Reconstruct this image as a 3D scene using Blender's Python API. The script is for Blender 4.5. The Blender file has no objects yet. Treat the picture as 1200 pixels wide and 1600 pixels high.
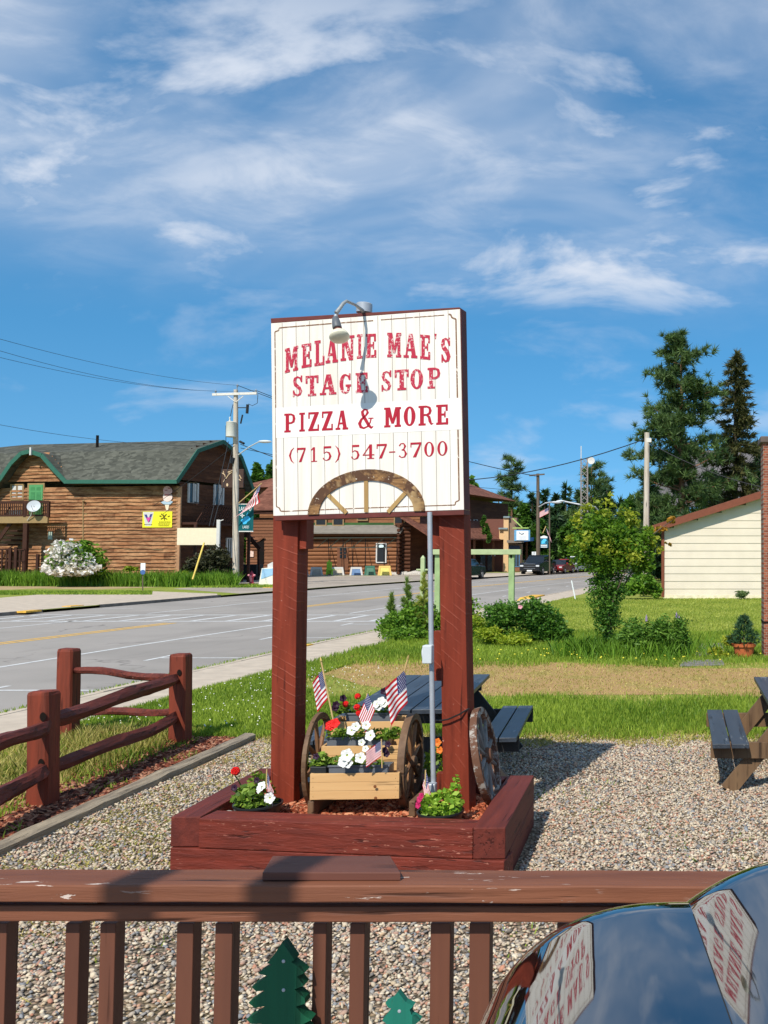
import bpy, bmesh, math, random
import numpy as np
from mathutils import Vector, Matrix
random.seed(7); rng = np.random.default_rng(7)
scene = bpy.context.scene
COL = scene.collection
V = Vector
# ------------------------------------------------------------------ camera
CX, CY, FPX, H = 1066.0, 800.0, 1450.0, 2.1          # principal point and focal length in photo pixels (1200x1600), eye height
PITCH = math.atan(63.0 / FPX)
cd = bpy.data.cameras.new("camera"); cam = bpy.data.objects.new("camera", cd); COL.objects.link(cam)
cd.sensor_fit = 'VERTICAL'; cd.sensor_height = 36.0; cd.lens = FPX / 1600 * 36
cd.shift_x = -(CX - 600) / 1600; cd.shift_y = 0
cd.clip_start = 0.05; cd.clip_end = 4000
cam.location = (0, 0, H); cam.rotation_euler = (math.pi / 2 + PITCH, 0, 0)
scene.camera = cam
# ------------------------------------------------------------------ light
SUN_EL, SUN_AZ = math.radians(46), math.radians(13)
LDIR = V((math.cos(SUN_EL) * math.sin(SUN_AZ), math.cos(SUN_EL) * math.cos(SUN_AZ), -math.sin(SUN_EL)))
sd = bpy.data.lights.new("sun", 'SUN'); sun = bpy.data.objects.new("sun", sd); COL.objects.link(sun)
sd.energy = 4.4; sd.angle = math.radians(0.53); sd.color = (1.0, 0.95, 0.86)
sun.rotation_euler = LDIR.to_track_quat('-Z', 'Y').to_euler()
scene.view_settings.view_transform = 'Standard'; scene.view_settings.look = 'None'
scene.view_settings.exposure = 0.15; scene.view_settings.gamma = 1.0
try: scene.view_settings.use_curve_mapping = False
except Exception: pass
W = bpy.data.worlds.new("World"); scene.world = W; W.use_nodes = True
def world():
    nt = W.node_tree; nt.nodes.clear(); N = nt.nodes.new; L = nt.links.new
    out = N('ShaderNodeOutputWorld'); bg = N('ShaderNodeBackground'); bg.inputs['Strength'].default_value = 0.135
    sky = N('ShaderNodeTexSky'); sky.sky_type = 'NISHITA'; sky.sun_disc = False
    sky.sun_elevation = SUN_EL; sky.sun_rotation = math.radians(193); sky.air_density = 1.1; sky.dust_density = 0.1; sky.ozone_density = 2.0
    tc = N('ShaderNodeTexCoord'); sep = N('ShaderNodeSeparateXYZ'); L(tc.outputs['Generated'], sep.inputs[0])
    def mth(op, a, b=None, clamp=False):
        n = N('ShaderNodeMath'); n.operation = op; n.use_clamp = clamp
        for i, v in enumerate((a, b)):
            if v is None: continue
            if isinstance(v, (int, float)): n.inputs[i].default_value = v
            else: L(v, n.inputs[i])
        return n.outputs[0]
    zz = mth('ADD', mth('MAXIMUM', sep.outputs[2], 0.0), 0.16)
    comb = N('ShaderNodeCombineXYZ'); L(mth('DIVIDE', sep.outputs[0], zz), comb.inputs[0]); L(mth('DIVIDE', sep.outputs[1], zz), comb.inputs[1])
    def noise(scale, loc, detail, rough, dist=0.0, sc=(1, 1, 1), rot=0):
        mp = N('ShaderNodeMapping'); mp.inputs['Location'].default_value = loc; mp.inputs['Scale'].default_value = sc
        mp.inputs['Rotation'].default_value = (0, 0, rot); L(comb.outputs[0], mp.inputs[0])
        n = N('ShaderNodeTexNoise'); n.inputs['Scale'].default_value = scale; n.inputs['Detail'].default_value = detail
        n.inputs['Roughness'].default_value = rough; n.inputs['Distortion'].default_value = dist; L(mp.outputs[0], n.inputs[0]); return n.outputs[0]
    def rmp(v, a, b, lo=0, hi=1):
        n = N('ShaderNodeMapRange'); n.interpolation_type = 'SMOOTHSTEP'; L(v, n.inputs[0])
        for i, x in enumerate((a, b, lo, hi)): n.inputs[i + 1].default_value = x
        return n.outputs[0]
    veil = rmp(noise(0.8, (61.4, 24.8, 0), 5, .55, .7, (1, 1.35, 1), .5), 0.36, 0.66, .06, .52)        # thin high veil
    fibre = rmp(noise(4.2, (61.4, 24.8, 0), 9, .60, .35, (1, 1.3, 1), .35), 0.40, 0.72, 0, .75)
    high = rmp(sep.outputs[2], 0.20, 0.40)
    thin = mth('MULTIPLY', mth('ADD', veil, mth('MULTIPLY', fibre, mth('ADD', veil, .12))), high, True)
    z2 = mth('ADD', mth('MAXIMUM', sep.outputs[2], 0.0), 0.42)
    comb2 = N('ShaderNodeCombineXYZ'); L(mth('DIVIDE', sep.outputs[0], z2), comb2.inputs[0]); L(mth('DIVIDE', sep.outputs[1], z2), comb2.inputs[1]); comb = comb2
    band = mth('MULTIPLY', rmp(sep.outputs[2], 0.22, 0.30), rmp(sep.outputs[2], 0.62, 0.40))
    low = mth('MULTIPLY', rmp(sep.outputs[2], 0.05, 0.10), .35)
    puff = rmp(noise(4.4, (42.9, 20.4, 0), 9, .56, .35, (.75, 1.15, 1)), 0.50, 0.70, 0, .95)
    puff = mth('MULTIPLY', puff, mth('MAXIMUM', band, low))
    fac = mth('MAXIMUM', thin, puff, True)
    lift = N('ShaderNodeCombineXYZ'); L(sep.outputs[0], lift.inputs[0]); L(sep.outputs[1], lift.inputs[1]); L(mth('ADD', mth('MULTIPLY', sep.outputs[2], .75), .19), lift.inputs[2]); L(lift.outputs[0], sky.inputs[0])
    hsv = N('ShaderNodeHueSaturation'); hsv.inputs['Hue'].default_value = .492; hsv.inputs['Saturation'].default_value = 1.38; hsv.inputs['Value'].default_value = 1.02; L(sky.outputs[0], hsv.inputs['Color'])
    mx = N('ShaderNodeMix'); mx.data_type = 'RGBA'; L(fac, mx.inputs[0]); L(hsv.outputs[0], mx.inputs[6]); mx.inputs[7].default_value = (5.0, 5.4, 6.1, 1)
    L(mx.outputs[2], bg.inputs['Color']); L(bg.outputs[0], out.inputs[0])
world()
# ------------------------------------------------------------------ picture helpers (photo pixel -> real point at a chosen distance)
def ray(u, v):
    x = (u - CX) / FPX; y = (CY - v) / FPX
    return V((x, math.cos(PITCH) - math.sin(PITCH) * y, math.sin(PITCH) + math.cos(PITCH) * y))
def P(u, v, Y):
    r = ray(u, v); k = Y / r.y; return V((r.x * k, Y, H + r.z * k))
def G(u, v, z=0.0):
    r = ray(u, v); k = (z - H) / r.z; return V((r.x * k, r.y * k, z))
class Plane:                                          # a vertical plane through two ground points; off = metres towards the camera
    def __init__(s, p0, p1):
        s.p = V((p0[0], p0[1], 0)); s.d = (V((p1[0], p1[1], 0)) - s.p).normalized()
        n = V((s.d.y, -s.d.x, 0)); s.n = n if n.dot(V((0, 0, 0)) - s.p) > 0 else -n
    def at(s, u, v, off=0.0):
        r = ray(u, v); o = V((0, 0, H)); q = s.p + s.n * off
        k = (q - o).dot(s.n) / r.dot(s.n); return o + r * k
    def sz(s, u, v):
        p = s.at(u, v); return (p - s.p).dot(s.d), p.z
    def pt(s, a, z, off=0.0): return s.p + s.d * a + s.n * off + V((0, 0, z))
# ------------------------------------------------------------------ materials
def lin(r, g, b):
    f = lambda c: ((c / 255) / 12.92 if c / 255 <= .04045 else ((c / 255 + .055) / 1.055) ** 2.4)
    return (f(r), f(g), f(b), 1)
class NT:
    def __init__(s, name):
        s.m = bpy.data.materials.new(name); s.m.use_nodes = True; s.t = s.m.node_tree; s.t.nodes.clear()
        s.out = s.n('ShaderNodeOutputMaterial'); s.b = s.n('ShaderNodeBsdfPrincipled'); s.l(s.b.outputs[0], s.out.inputs[0])
        s.tc = None
    def n(s, k): return s.t.nodes.new(k)
    def l(s, a, b): s.t.links.new(a, b)
    def coord(s, scale=(1, 1, 1), rot=(0, 0, 0), kind='Object'):
        if s.tc is None: s.tc = s.n('ShaderNodeTexCoord')
        mp = s.n('ShaderNodeMapping'); mp.inputs['Scale'].default_value = scale; mp.inputs['Rotation'].default_value = rot
        s.l(s.tc.outputs[kind], mp.inputs[0]); return mp.outputs[0]
    def noise(s, scale, detail=4, rough=.55, dist=0, stretch=(1, 1, 1), rot=(0, 0, 0)):
        n = s.n('ShaderNodeTexNoise'); n.inputs['Scale'].default_value = scale; n.inputs['Detail'].default_value = detail
        n.inputs['Roughness'].default_value = rough; n.inputs['Distortion'].default_value = dist
        s.l(s.coord(stretch, rot), n.inputs[0]); return n.outputs[0]
    def vor(s, scale, stretch=(1, 1, 1), out='Distance', feature='F1'):
        n = s.n('ShaderNodeTexVoronoi'); n.feature = feature; n.inputs['Scale'].default_value = scale; s.l(s.coord(stretch), n.inputs[0]); return n.outputs[out]
    def rng(s, v, a, b, lo=0, hi=1):
        n = s.n('ShaderNodeMapRange'); s.l(v, n.inputs[0])
        for i, x in enumerate((a, b, lo, hi)): n.inputs[i + 1].default_value = x
        return n.outputs[0]
    def math(s, op, a, b=None):
        n = s.n('ShaderNodeMath'); n.operation = op
        for i, v in enumerate((a, b)):
            if v is None: continue
            if isinstance(v, (int, float)): n.inputs[i].default_value = v
            else: s.l(v, n.inputs[i])
        return n.outputs[0]
    def mix(s, f, a, b, mode='MIX'):
        n = s.n('ShaderNodeMix'); n.data_type = 'RGBA'; n.blend_type = mode
        for i, v in ((0, f), (6, a), (7, b)):
            if isinstance(v, (int, float)): n.inputs[i].default_value = v
            elif isinstance(v, tuple): n.inputs[i].default_value = v
            else: s.l(v, n.inputs[i])
        return n.outputs[2]
    def bump(s, h, strength=.3, dist=.01, prev=None):
        n = s.n('ShaderNodeBump'); n.inputs['Strength'].default_value = strength; n.inputs['Distance'].default_value = dist
        s.l(h, n.inputs['Height'])
        if prev is not None: s.l(prev, n.inputs['Normal'])
        return n.outputs[0]
    def fin(s, col, rough=.6, spec=.4, normal=None, metal=0):
        if isinstance(col, tuple): s.b.inputs['Base Color'].default_value = col
        else: s.l(col, s.b.inputs['Base Color'])
        if isinstance(rough, (int, float)): s.b.inputs['Roughness'].default_value = rough
        else: s.l(rough, s.b.inputs['Roughness'])
        s.b.inputs['Specular IOR Level'].default_value = spec; s.b.inputs['Metallic'].default_value = metal
        if normal is not None: s.l(normal, s.b.inputs['Normal'])
        return s.m
def plain(name, c, rough=.6, spec=.35, metal=0, var=.18, scale=6, bump=.1, bscale=60, bdist=.002):
    t = NT(name); n = t.noise(scale, 5)
    col = t.mix(t.rng(n, .3, .7), tuple(x * (1 - var) for x in c[:3]) + (1,), tuple(min(1, x * (1 + var)) for x in c[:3]) + (1,))
    nb = t.bump(t.noise(bscale, 4), bump, bdist) if bump else None
    return t.fin(col, rough, spec, nb, metal)
def wood(name, c1, c2, axis='X', scale=14, bump=.5, peel=None, rough=.65, bdist=.004, knots=False, spec=.3):
    st = {'X': (.07, 1, 1), 'Y': (1, .07, 1), 'Z': (1, 1, .07)}[axis]
    t = NT(name); g = t.noise(scale, 6, .6, .4, st); big = t.noise(2.2, 3)
    col = t.mix(t.rng(g, .32, .68), c1, c2); col = t.mix(t.rng(big, .3, .75, 0, .35), col, c2 if sum(c2) < sum(c1) else c1)
    fine = t.noise(scale * 5, 4, .6, 0, st)
    nb = t.bump(fine, bump * .7, bdist * .5); nb = t.bump(g, bump, bdist, nb)
    cst = tuple(.045 if a < 1 else 1 for a in st); cn = t.noise(scale * 2.4, 3, .5, .15, cst); ck = t.math('MULTIPLY', t.rng(cn, .60, .66), t.rng(t.noise(2.7, 3), .42, .58)); c_dark = tuple(x * .28 for x in c2[:3]) + (1,)
    col = t.mix(t.math('MULTIPLY', ck, .85), col, c_dark); nb = t.bump(ck, .8, -.004, nb)
    if knots:
        k = t.vor(2.2, st); kk = t.rng(k, .0, .09, 1, 0); col = t.mix(kk, col, (.13, .045, .012, 1))
    if peel:
        pc, th, psc = peel
        pst = tuple(.16 if a < 1 else 1 for a in st)
        pn = t.noise(psc, 7, .62, .2, pst); pm = t.rng(pn, th, th + .012)
        region = t.rng(t.noise(1.7, 2), .46, .56); pm = t.math('MULTIPLY', pm, region)
        col = t.mix(pm, col, pc); nb = t.bump(pm, .5, -.002, nb)
    return t.fin(col, rough, spec, nb)
def leafm(name, c1, c2, trans=.35, rough=.5, c3=None):
    t = NT(name); a = t.n('ShaderNodeAttribute'); a.attribute_name = 'tint'
    col = t.mix(a.outputs['Fac'], c1, c2)
    t.fin(col, rough, .25)
    tr = t.n('ShaderNodeBsdfTranslucent'); t.l(t.mix(.5, col, t.mix(1.0, col, (1.0, 1.15, .35, 1), 'MULTIPLY')), tr.inputs[0])
    mx = t.n('ShaderNodeMixShader'); mx.inputs[0].default_value = trans; t.l(t.b.outputs[0], mx.inputs[1]); t.l(tr.outputs[0], mx.inputs[2]); t.l(mx.outputs[0], t.out.inputs[0])
    return t.m
# ------------------------------------------------------------------ mesh building
class MB:
    def __init__(s): s.v = []; s.f = []; s.mi = []
    def add(s, vs, fs, mi=0):
        o = len(s.v); s.v += [tuple(p) for p in vs]
        for f in fs: s.f.append(tuple(o + i for i in f)); s.mi.append(mi)
        return s
    def quad(s, a, b, c, d, mi=0): return s.add((a, b, c, d), ((0, 1, 2, 3),), mi)
    def hexa(s, lo, hi, mi=0):                        # lower ring and upper ring with the same number of points
        n = len(lo)
        return s.add(list(lo) + list(hi), [tuple(reversed(range(n))), tuple(range(n, 2 * n))] + [(i, (i + 1) % n, n + (i + 1) % n, n + i) for i in range(n)], mi)
    def box(s, c, size, rz=0, mi=0, M=None):
        hx, hy, hz = size[0] / 2, size[1] / 2, size[2] / 2
        R = M if M is not None else Matrix.Rotation(rz, 3, 'Z'); c = V(c)
        p = [c + R @ V((x * hx, y * hy, z * hz)) for z in (-1, 1) for x, y in ((-1, -1), (1, -1), (1, 1), (-1, 1))]
        return s.hexa(p[:4], p[4:], mi)
    def beam(s, p, q, w, h, mi=0, up=(0, 0, 1), segs=1, wob=0.0):
        p, q = V(p), V(q); d = (q - p).normalized(); a = d.cross(V(up)).normalized(); b = a.cross(d)
        rings = []
        for i in range(segs + 1):
            c = p.lerp(q, i / segs)
            if wob and 0 < i < segs: c = c + a * random.uniform(-wob, wob) + b * random.uniform(-wob, wob)
            rings.append([c - a * w / 2 - b * h / 2, c + a * w / 2 - b * h / 2, c + a * w / 2 + b * h / 2, c - a * w / 2 + b * h / 2])
        vs = [x for r in rings for x in r]; fs = [(0, 1, 2, 3), tuple(len(vs) - 4 + k for k in (3, 2, 1, 0))]
        for i in range(segs):
            for k in range(4): fs.append((4 * i + k, 4 * (i + 1) + k, 4 * (i + 1) + (k + 1) % 4, 4 * i + (k + 1) % 4))
        return s.add(vs, fs, mi)
    def tube(s, pts, r, n=8, mi=0, cap=True):
        pts = [V(p) for p in pts]; m = len(pts); rs = r if isinstance(r, (list, tuple)) else [r] * m
        vs = []; a = None
        for i in range(m):
            d = (pts[min(i + 1, m - 1)] - pts[max(i - 1, 0)]).normalized()
            if a is None: a = d.orthogonal().normalized()
            a = (a - d * a.dot(d)).normalized(); b = d.cross(a)
            for k in range(n):
                t = 2 * math.pi * k / n; vs.append(pts[i] + (a * math.cos(t) + b * math.sin(t)) * rs[i])
        fs = [(i * n + k, i * n + (k + 1) % n, (i + 1) * n + (k + 1) % n, (i + 1) * n + k) for i in range(m - 1) for k in range(n)]
        if cap: fs += [tuple(reversed(range(n))), tuple((m - 1) * n + k for k in range(n))]
        return s.add(vs, fs, mi)
    def lathe(s, prof, c, n=20, mi=0, M=None):        # prof: (radius, height)
        c = V(c); R = M if M is not None else Matrix.Identity(3); vs = []
        for r, z in prof:
            for k in range(n):
                t = 2 * math.pi * k / n; vs.append(c + R @ V((r * math.cos(t), r * math.sin(t), z)))
        m = len(prof)
        fs = [(i * n + k, i * n + (k + 1) % n, (i + 1) * n + (k + 1) % n, (i + 1) * n + k) for i in range(m - 1) for k in range(n)]
        return s.add(vs, fs, mi)
    def prism(s, pts, ext, mi=0):                     # polygon of 3D points extruded by a vector
        e = V(ext); lo = [V(p) for p in pts]; return s.hexa(lo, [p + e for p in lo], mi)
    def ball(s, c, r, n=10, m=6, mi=0, sq=(1, 1, 1)):
        c = V(c); vs = [c + V((0, 0, -r * sq[2]))]
        for i in range(1, m):
            a = -math.pi / 2 + math.pi * i / m
            for k in range(n):
                t = 2 * math.pi * k / n; vs.append(c + V((r * sq[0] * math.cos(a) * math.cos(t), r * sq[1] * math.cos(a) * math.sin(t), r * sq[2] * math.sin(a))))
        vs.append(c + V((0, 0, r * sq[2]))); L = len(vs) - 1
        fs = [(0, 1 + (k + 1) % n, 1 + k) for k in range(n)] + [(L, L - n + k, L - n + (k + 1) % n) for k in range(n)]
        for i in range(m - 2):
            for k in range(n): fs.append((1 + i * n + k, 1 + i * n + (k + 1) % n, 1 + (i + 1) * n + (k + 1) % n, 1 + (i + 1) * n + k))
        return s.add(vs, fs, mi)
    def build(s, name, mat, parent=None, smooth=False, bevel=0, loc=None, label=None):
        L = V(loc) if loc is not None else (V(parent['_loc']) if parent is not None else V((0, 0, 0)))
        me = bpy.data.meshes.new(name); me.from_pydata([V(p) - L for p in s.v], [], s.f)
        mats = mat if isinstance(mat, (list, tuple)) else [mat]
        for m in mats: me.materials.append(m)
        if len(mats) > 1: me.polygons.foreach_set('material_index', s.mi)
        bm = bmesh.new(); bm.from_mesh(me); bmesh.ops.recalc_face_normals(bm, faces=bm.faces); bm.to_mesh(me); bm.free()
        if smooth:
            me.polygons.foreach_set('use_smooth', [True] * len(me.polygons))
            try: me.set_sharp_from_angle(angle=math.radians(40))
            except Exception: pass
        o = bpy.data.objects.new(name, me); COL.objects.link(o)
        if parent is not None: o.parent = parent; o['_loc'] = parent['_loc']
        else: o.location = L; o['_loc'] = tuple(L)
        if bevel:
            b = o.modifiers.new('bevel', 'BEVEL'); b.width = bevel; b.segments = 2; b.limit_method = 'ANGLE'; b.angle_limit = math.radians(35)
        if label: o['label'] = label
        return o
def np_obj(name, verts, faces, mat, parent=None, loc=None, tint=None, smooth=False):
    L = np.array(loc if loc is not None else (parent['_loc'] if parent is not None else (0, 0, 0)), dtype=np.float64)
    verts = np.asarray(verts, dtype=np.float64) - L; faces = np.asarray(faces, dtype=np.int32); n, k = faces.shape
    me = bpy.data.meshes.new(name); me.vertices.add(len(verts)); me.vertices.foreach_set('co', verts.astype(np.float32).ravel())
    me.loops.add(n * k); me.loops.foreach_set('vertex_index', faces.ravel())
    me.polygons.add(n); me.polygons.foreach_set('loop_start', np.arange(0, n * k, k, dtype=np.int32))
    if smooth: me.polygons.foreach_set('use_smooth', np.ones(n, dtype=bool))
    me.update(calc_edges=True)
    if tint is not None:
        a = me.attributes.new('tint', 'FLOAT', 'FACE'); a.data.foreach_set('value', np.asarray(tint, dtype=np.float32))
    me.materials.append(mat); o = bpy.data.objects.new(name, me); COL.objects.link(o)
    if parent is not None: o.parent = parent; o['_loc'] = parent['_loc']
    else: o.location = tuple(L); o['_loc'] = tuple(float(x) for x in L)
    return o
def thing(name, label, cat, loc, group=None):
    o = bpy.data.objects.new(name, None); COL.objects.link(o); o.location = loc; o['_loc'] = tuple(float(x) for x in loc)
    o.empty_display_size = .1; o['label'] = label; o['category'] = cat
    if group: o['group'] = group
    return o
def tag(o, label, cat, group=None, kind=None):
    if label: o['label'] = label
    if cat: o['category'] = cat
    if group: o['group'] = group
    if kind: o['kind'] = kind
    return o
def struct(o): o['kind'] = 'structure'; return o
def dup(root, loc, rz=0, label=None, scale=None):
    kids = {}
    for c in bpy.data.objects:
        if c.parent is not None: kids.setdefault(c.parent.name, []).append(c)
    def cp(o, par):
        c = o.copy(); COL.objects.link(c); c.parent = par
        for k in kids.get(o.name, ()): cp(k, c)
        return c
    r = cp(root, None); r.location = loc; r.rotation_euler = (0, 0, rz)
    if scale: r.scale = (scale,) * 3
    if label: r['label'] = label
    return r
# flat text from the built-in font, as polygons in a 2D frame one unit high
def text_polys(body, spacing=1.0):
    cu = bpy.data.curves.new('t', 'FONT'); cu.body = body; cu.size = 1; cu.align_x = 'CENTER'; cu.space_character = spacing; cu.resolution_u = 2
    ob = bpy.data.objects.new('t', cu); COL.objects.link(ob)
    dg = bpy.context.evaluated_depsgraph_get(); me = bpy.data.meshes.new_from_object(ob.evaluated_get(dg))
    vs = [(v.co.x, v.co.y) for v in me.vertices]; fs = [tuple(p.vertices) for p in me.polygons]
    bpy.data.objects.remove(ob); bpy.data.curves.remove(cu); bpy.data.meshes.remove(me)
    return vs, fs
def put_text(mb, body, f, size, sx=1.0, mi=0):        # f(x, y) maps text metres to a 3D point
    vs, fs = text_polys(body); mb.add([f(x * size * sx, y * size) for x, y in vs], fs, mi)
# ================================================================== ground, road, pavements
def xc(Y):                                            # centre line of the road
    T = ((-40, -19.0), (0, -17.4), (22, -16.5), (31, -15.75), (45, -14.8), (59, -13.4), (80, -9.8), (100, -5.0), (140, 8.0), (200, 34.0), (300, 85))
    for (a, x), (b, y) in zip(T, T[1:]):
        if Y <= b: return x + (y - x) * (Y - a) / (b - a)
    return T[-1][1]
YS = [-40, -20, 0, 8, 14, 18, 22, 26, 31, 35, 40, 45, 50, 55, 59, 66, 73, 80, 90, 100, 120, 140, 170, 200, 250, 300]
RZ = -.10
def strip(mb, a, b, z, y0=-40, y1=300, mi=0):
    ys = [y0] + [y for y in YS if y0 < y < y1] + [y1]
    for p, q in zip(ys, ys[1:]):
        mb.quad((xc(p) + a, p, z), (xc(p) + b, p, z), (xc(q) + b, q, z), (xc(q) + a, q, z), mi)
# grass ground colour: mown, patchy
def grass_ground():
    t = NT('grass_ground'); n1 = t.noise(.6, 5); n2 = t.noise(9, 6, .7); n3 = t.noise(45, 4, .7)
    c = t.mix(t.rng(n1, .35, .65), lin(126, 140, 54), lin(160, 158, 84)); c = t.mix(t.rng(n2, .35, .7), c, lin(140, 152, 62)); c = t.mix(t.rng(n3, .45, .75, 0, .6), c, lin(92, 104, 36))
    return t.fin(c, .9, .1, t.bump(n3, .8, .02))
M_grass_g = grass_ground()
def asphalt(name, a, b, sc=40):
    t = NT(name); n1 = t.noise(.5, 4); n2 = t.noise(sc * 3, 5, .8); n3 = t.noise(1.3, 6, .6, 0, (1, .25, 1))
    c = t.mix(t.rng(n1, .3, .7), a, b); c = t.mix(t.rng(n2, .35, .7, 0, .55), c, tuple(x * 1.5 for x in b[:3]) + (1,)); c = t.mix(t.rng(n3, .55, .75, 0, .4), c, tuple(x * .8 for x in a[:3]) + (1,))
    wp = t.n('ShaderNodeVectorMath'); wp.operation = 'ADD'; nz = t.n('ShaderNodeTexNoise'); nz.inputs['Scale'].default_value = 1.4; t.l(t.coord(), nz.inputs[0]); t.l(t.coord(), wp.inputs[0]); t.l(nz.outputs[1], wp.inputs[1])
    v = t.n('ShaderNodeTexVoronoi'); v.feature = 'DISTANCE_TO_EDGE'; v.inputs['Scale'].default_value = .22; t.l(wp.outputs[0], v.inputs[0]); ck = t.math('MULTIPLY', t.rng(v.outputs[0], 0.0, .010, 1, 0), t.rng(t.noise(.35, 3), .45, .6))
    c = t.mix(t.math('MULTIPLY', ck, .55), c, (.05, .045, .04, 1)); c = t.mix(t.rng(t.noise(.16, 2), .50, .56, 0, .22), c, tuple(x * .62 for x in a[:3]) + (1,))
    return t.fin(c, .85, .25, t.bump(n2, .5, .004))
M_asph = asphalt('asphalt', (.26, .235, .205, 1), (.32, .285, .25, 1))
M_asph2 = asphalt('old_asphalt', (.30, .25, .20, 1), (.40, .335, .265, 1), 20)
M_conc = plain('concrete', (.52, .43, .33, 1), .85, .2, 0, .14, 3, .4, 90, .003)
M_white = plain('road_paint', (.62, .61, .58, 1), .7, .3, 0, .2, 8, .2, 60)
M_yellow = plain('yellow_paint', (.74, .42, .06, 1), .7, .3, 0, .18, 8, .2, 60)
big = MB(); big.quad((-1500, -300, -.125), (1500, -300, -.125), (1500, 2500, -.125), (-1500, 2500, -.125)); struct(big.build('ground', M_grass_g))
rd = MB(); strip(rd, -7.8, 8.0, RZ); struct(rd.build('road', M_asph))
mk = MB()
for off, w in ((3.6, .12), (-3.65, .12)): strip(mk, off - w / 2, off + w / 2, RZ + .004, -40, 28.2 if off > 0 else 30.0)
for off, w in ((3.6, .12), (-3.65, .12)): strip(mk, off - w / 2, off + w / 2, RZ + .004, 33.5, 250)
# crosswalk ladder
for y in (29.6, 32.6): mk.quad((xc(y) - 7.2, y, RZ + .004), (xc(y) + 7.4, y, RZ + .004), (xc(y) + 7.4, y + .22, RZ + .004), (xc(y) - 7.2, y + .22, RZ + .004))
for k in range(13):
    x = -6.9 + k * 1.15; mk.quad((xc(30) + x, 29.9, RZ + .004), (xc(30) + x + .2, 29.9, RZ + .004), (xc(32) + x + .2, 32.5, RZ + .004), (xc(32) + x, 32.5, RZ + .004))
for k in range(12):                                    # parking bays
    y = 14.85 + 4.55 * k
    if 28.8 < y < 34: continue
    x = xc(y)
    mk.quad((x + 5.75, y, RZ + .004), (x + 7.6, y, RZ + .004), (x + 7.6, y + .1, RZ + .004), (x + 5.75, y + .1, RZ + .004))
    mk.quad((x + 5.65, y - .45, RZ + .004), (x + 5.745, y - .45, RZ + .004), (x + 5.745, y + .55, RZ + .004), (x + 5.65, y + .55, RZ + .004))
    mk.quad((x - 7.4, y + 8, RZ + .004), (x - 5.6, y + 8, RZ + .004), (x - 5.6, y + 8.1, RZ + .004), (x - 7.4, y + 8.1, RZ + .004))
struct(mk.build('road_marking', M_white))
ym = MB()
for off in (-.2, .08): strip(ym, off, off + .13, RZ + .004, -40, 29.0)
for off in (-.2, .08): strip(ym, off, off + .13, RZ + .004, 36.5, 250)
struct(ym.build('centre_line', M_yellow))
# near side land: kerb, sidewalk, lawn
def land(name, a, b, z, mat, y0=-40, y1=300):
    m = MB(); strip(m, a, b, z, y0, y1); return struct(m.build(name, mat))
land('lawn', 8.0 + 1.6, 190, 0.0, M_grass_g)
land('sidewalk', 8.16, 9.6, 0.004, M_conc, -40, 60)
kb = MB()
ys = [y for y in np.arange(-40, 100, 2.0)]
for p, q in zip(ys, ys[1:]):
    j = random.uniform(-.008, .008)
    for a, b in ((8.0, 8.155),):
        kb.hexa([V((xc(p) + a, p, RZ - .02)), V((xc(p) + b, p, RZ - .02)), V((xc(q) + b, q - .012, RZ - .02)), V((xc(q) + a, q - .012, RZ - .02))],
                [V((xc(p) + a + .02, p, .012 + j)), V((xc(p) + b, p, .012 + j)), V((xc(q) + b, q - .012, .012 + j)), V((xc(q) + a + .02, q - .012, .012 + j))])
struct(kb.build('kerb', M_conc))
gt = MB(); strip(gt, 7.45, 8.0, RZ + .003, -40, 70); struct(gt.build('gutter', plain('gutter_concrete', (.34, .31, .27, 1), .9, .2, 0, .2, 4, .5, 80)))
yk = MB()
for y0, y1 in ((19.6, 21.4),):
    yk.hexa([V((xc(y0) + 7.93, y0, RZ)), V((xc(y0) + 8.17, y0, RZ)), V((xc(y1) + 8.17, y1, RZ)), V((xc(y1) + 7.93, y1, RZ))],
            [V((xc(y0) + 7.97, y0 + .3, .022)), V((xc(y0) + 8.17, y0 + .3, .022)), V((xc(y1) + 8.17, y1 - .3, .03)), V((xc(y1) + 7.97, y1 - .3, .03))])
p = G(835, 933); yk.hexa([p + V((-.5, -2, -.1)), p + V((.2, -2, -.1)), p + V((.3, 1.5, -.1)), p + V((-.4, 1.5, -.1))], [p + V((-.4, -1.6, .06)), p + V((.2, -1.6, .06)), p + V((.3, 1.2, .06)), p + V((-.3, 1.2, .06))])
struct(yk.build('kerb_yellow_end', M_yellow))
# far side
land('far_lawn', -150, -7.8, 0.0, M_grass_g)
fk = MB(); strip(fk, -7.95, -7.8, 0.02, -40, 34); strip(fk, -7.95, -7.8, 0.02, 37, 45.5)
for y0, y1 in ((-40, 34), (37, 45.5)):
    ys = [y0] + [y for y in YS if y0 < y < y1] + [y1]
    for p, q in zip(ys, ys[1:]): fk.quad((xc(p) - 7.8, p, RZ), (xc(q) - 7.8, q, RZ), (xc(q) - 7.8, q, .02), (xc(p) - 7.8, p, .02))
struct(fk.build('far_kerb', plain('kerb_dark', (.17, .15, .13, 1), .9, .2, 0, .3, 3)))
pv = MB(); pv.add([V((xc(-40) - 7.96, -40, .006)), V((xc(20) - 7.96, 20, .006)), V((xc(45.5) - 7.96, 45.5, .006)), V((xc(47) - 9, 47.2, .006)), G(215, 923, .006), G(60, 929, .006), G(-60, 939, .006), V((-40, 20, .006)), V((-30, -40, .006))], [tuple(range(9))])
struct(pv.build('far_sidewalk', M_conc))
ye = MB()
for (u, v) in ((36 / 1.0, 956), (106, 948)):
    p = G(u, v, 0); ye.box(p + V((0, .3, .0)), (.35, .8, .06))
p = G(424, 918.5); ye.box(p + V((0, .4, .0)), (1.0, .9, .05))
struct(ye.build('far_kerb_yellow_end', M_yellow))
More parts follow.
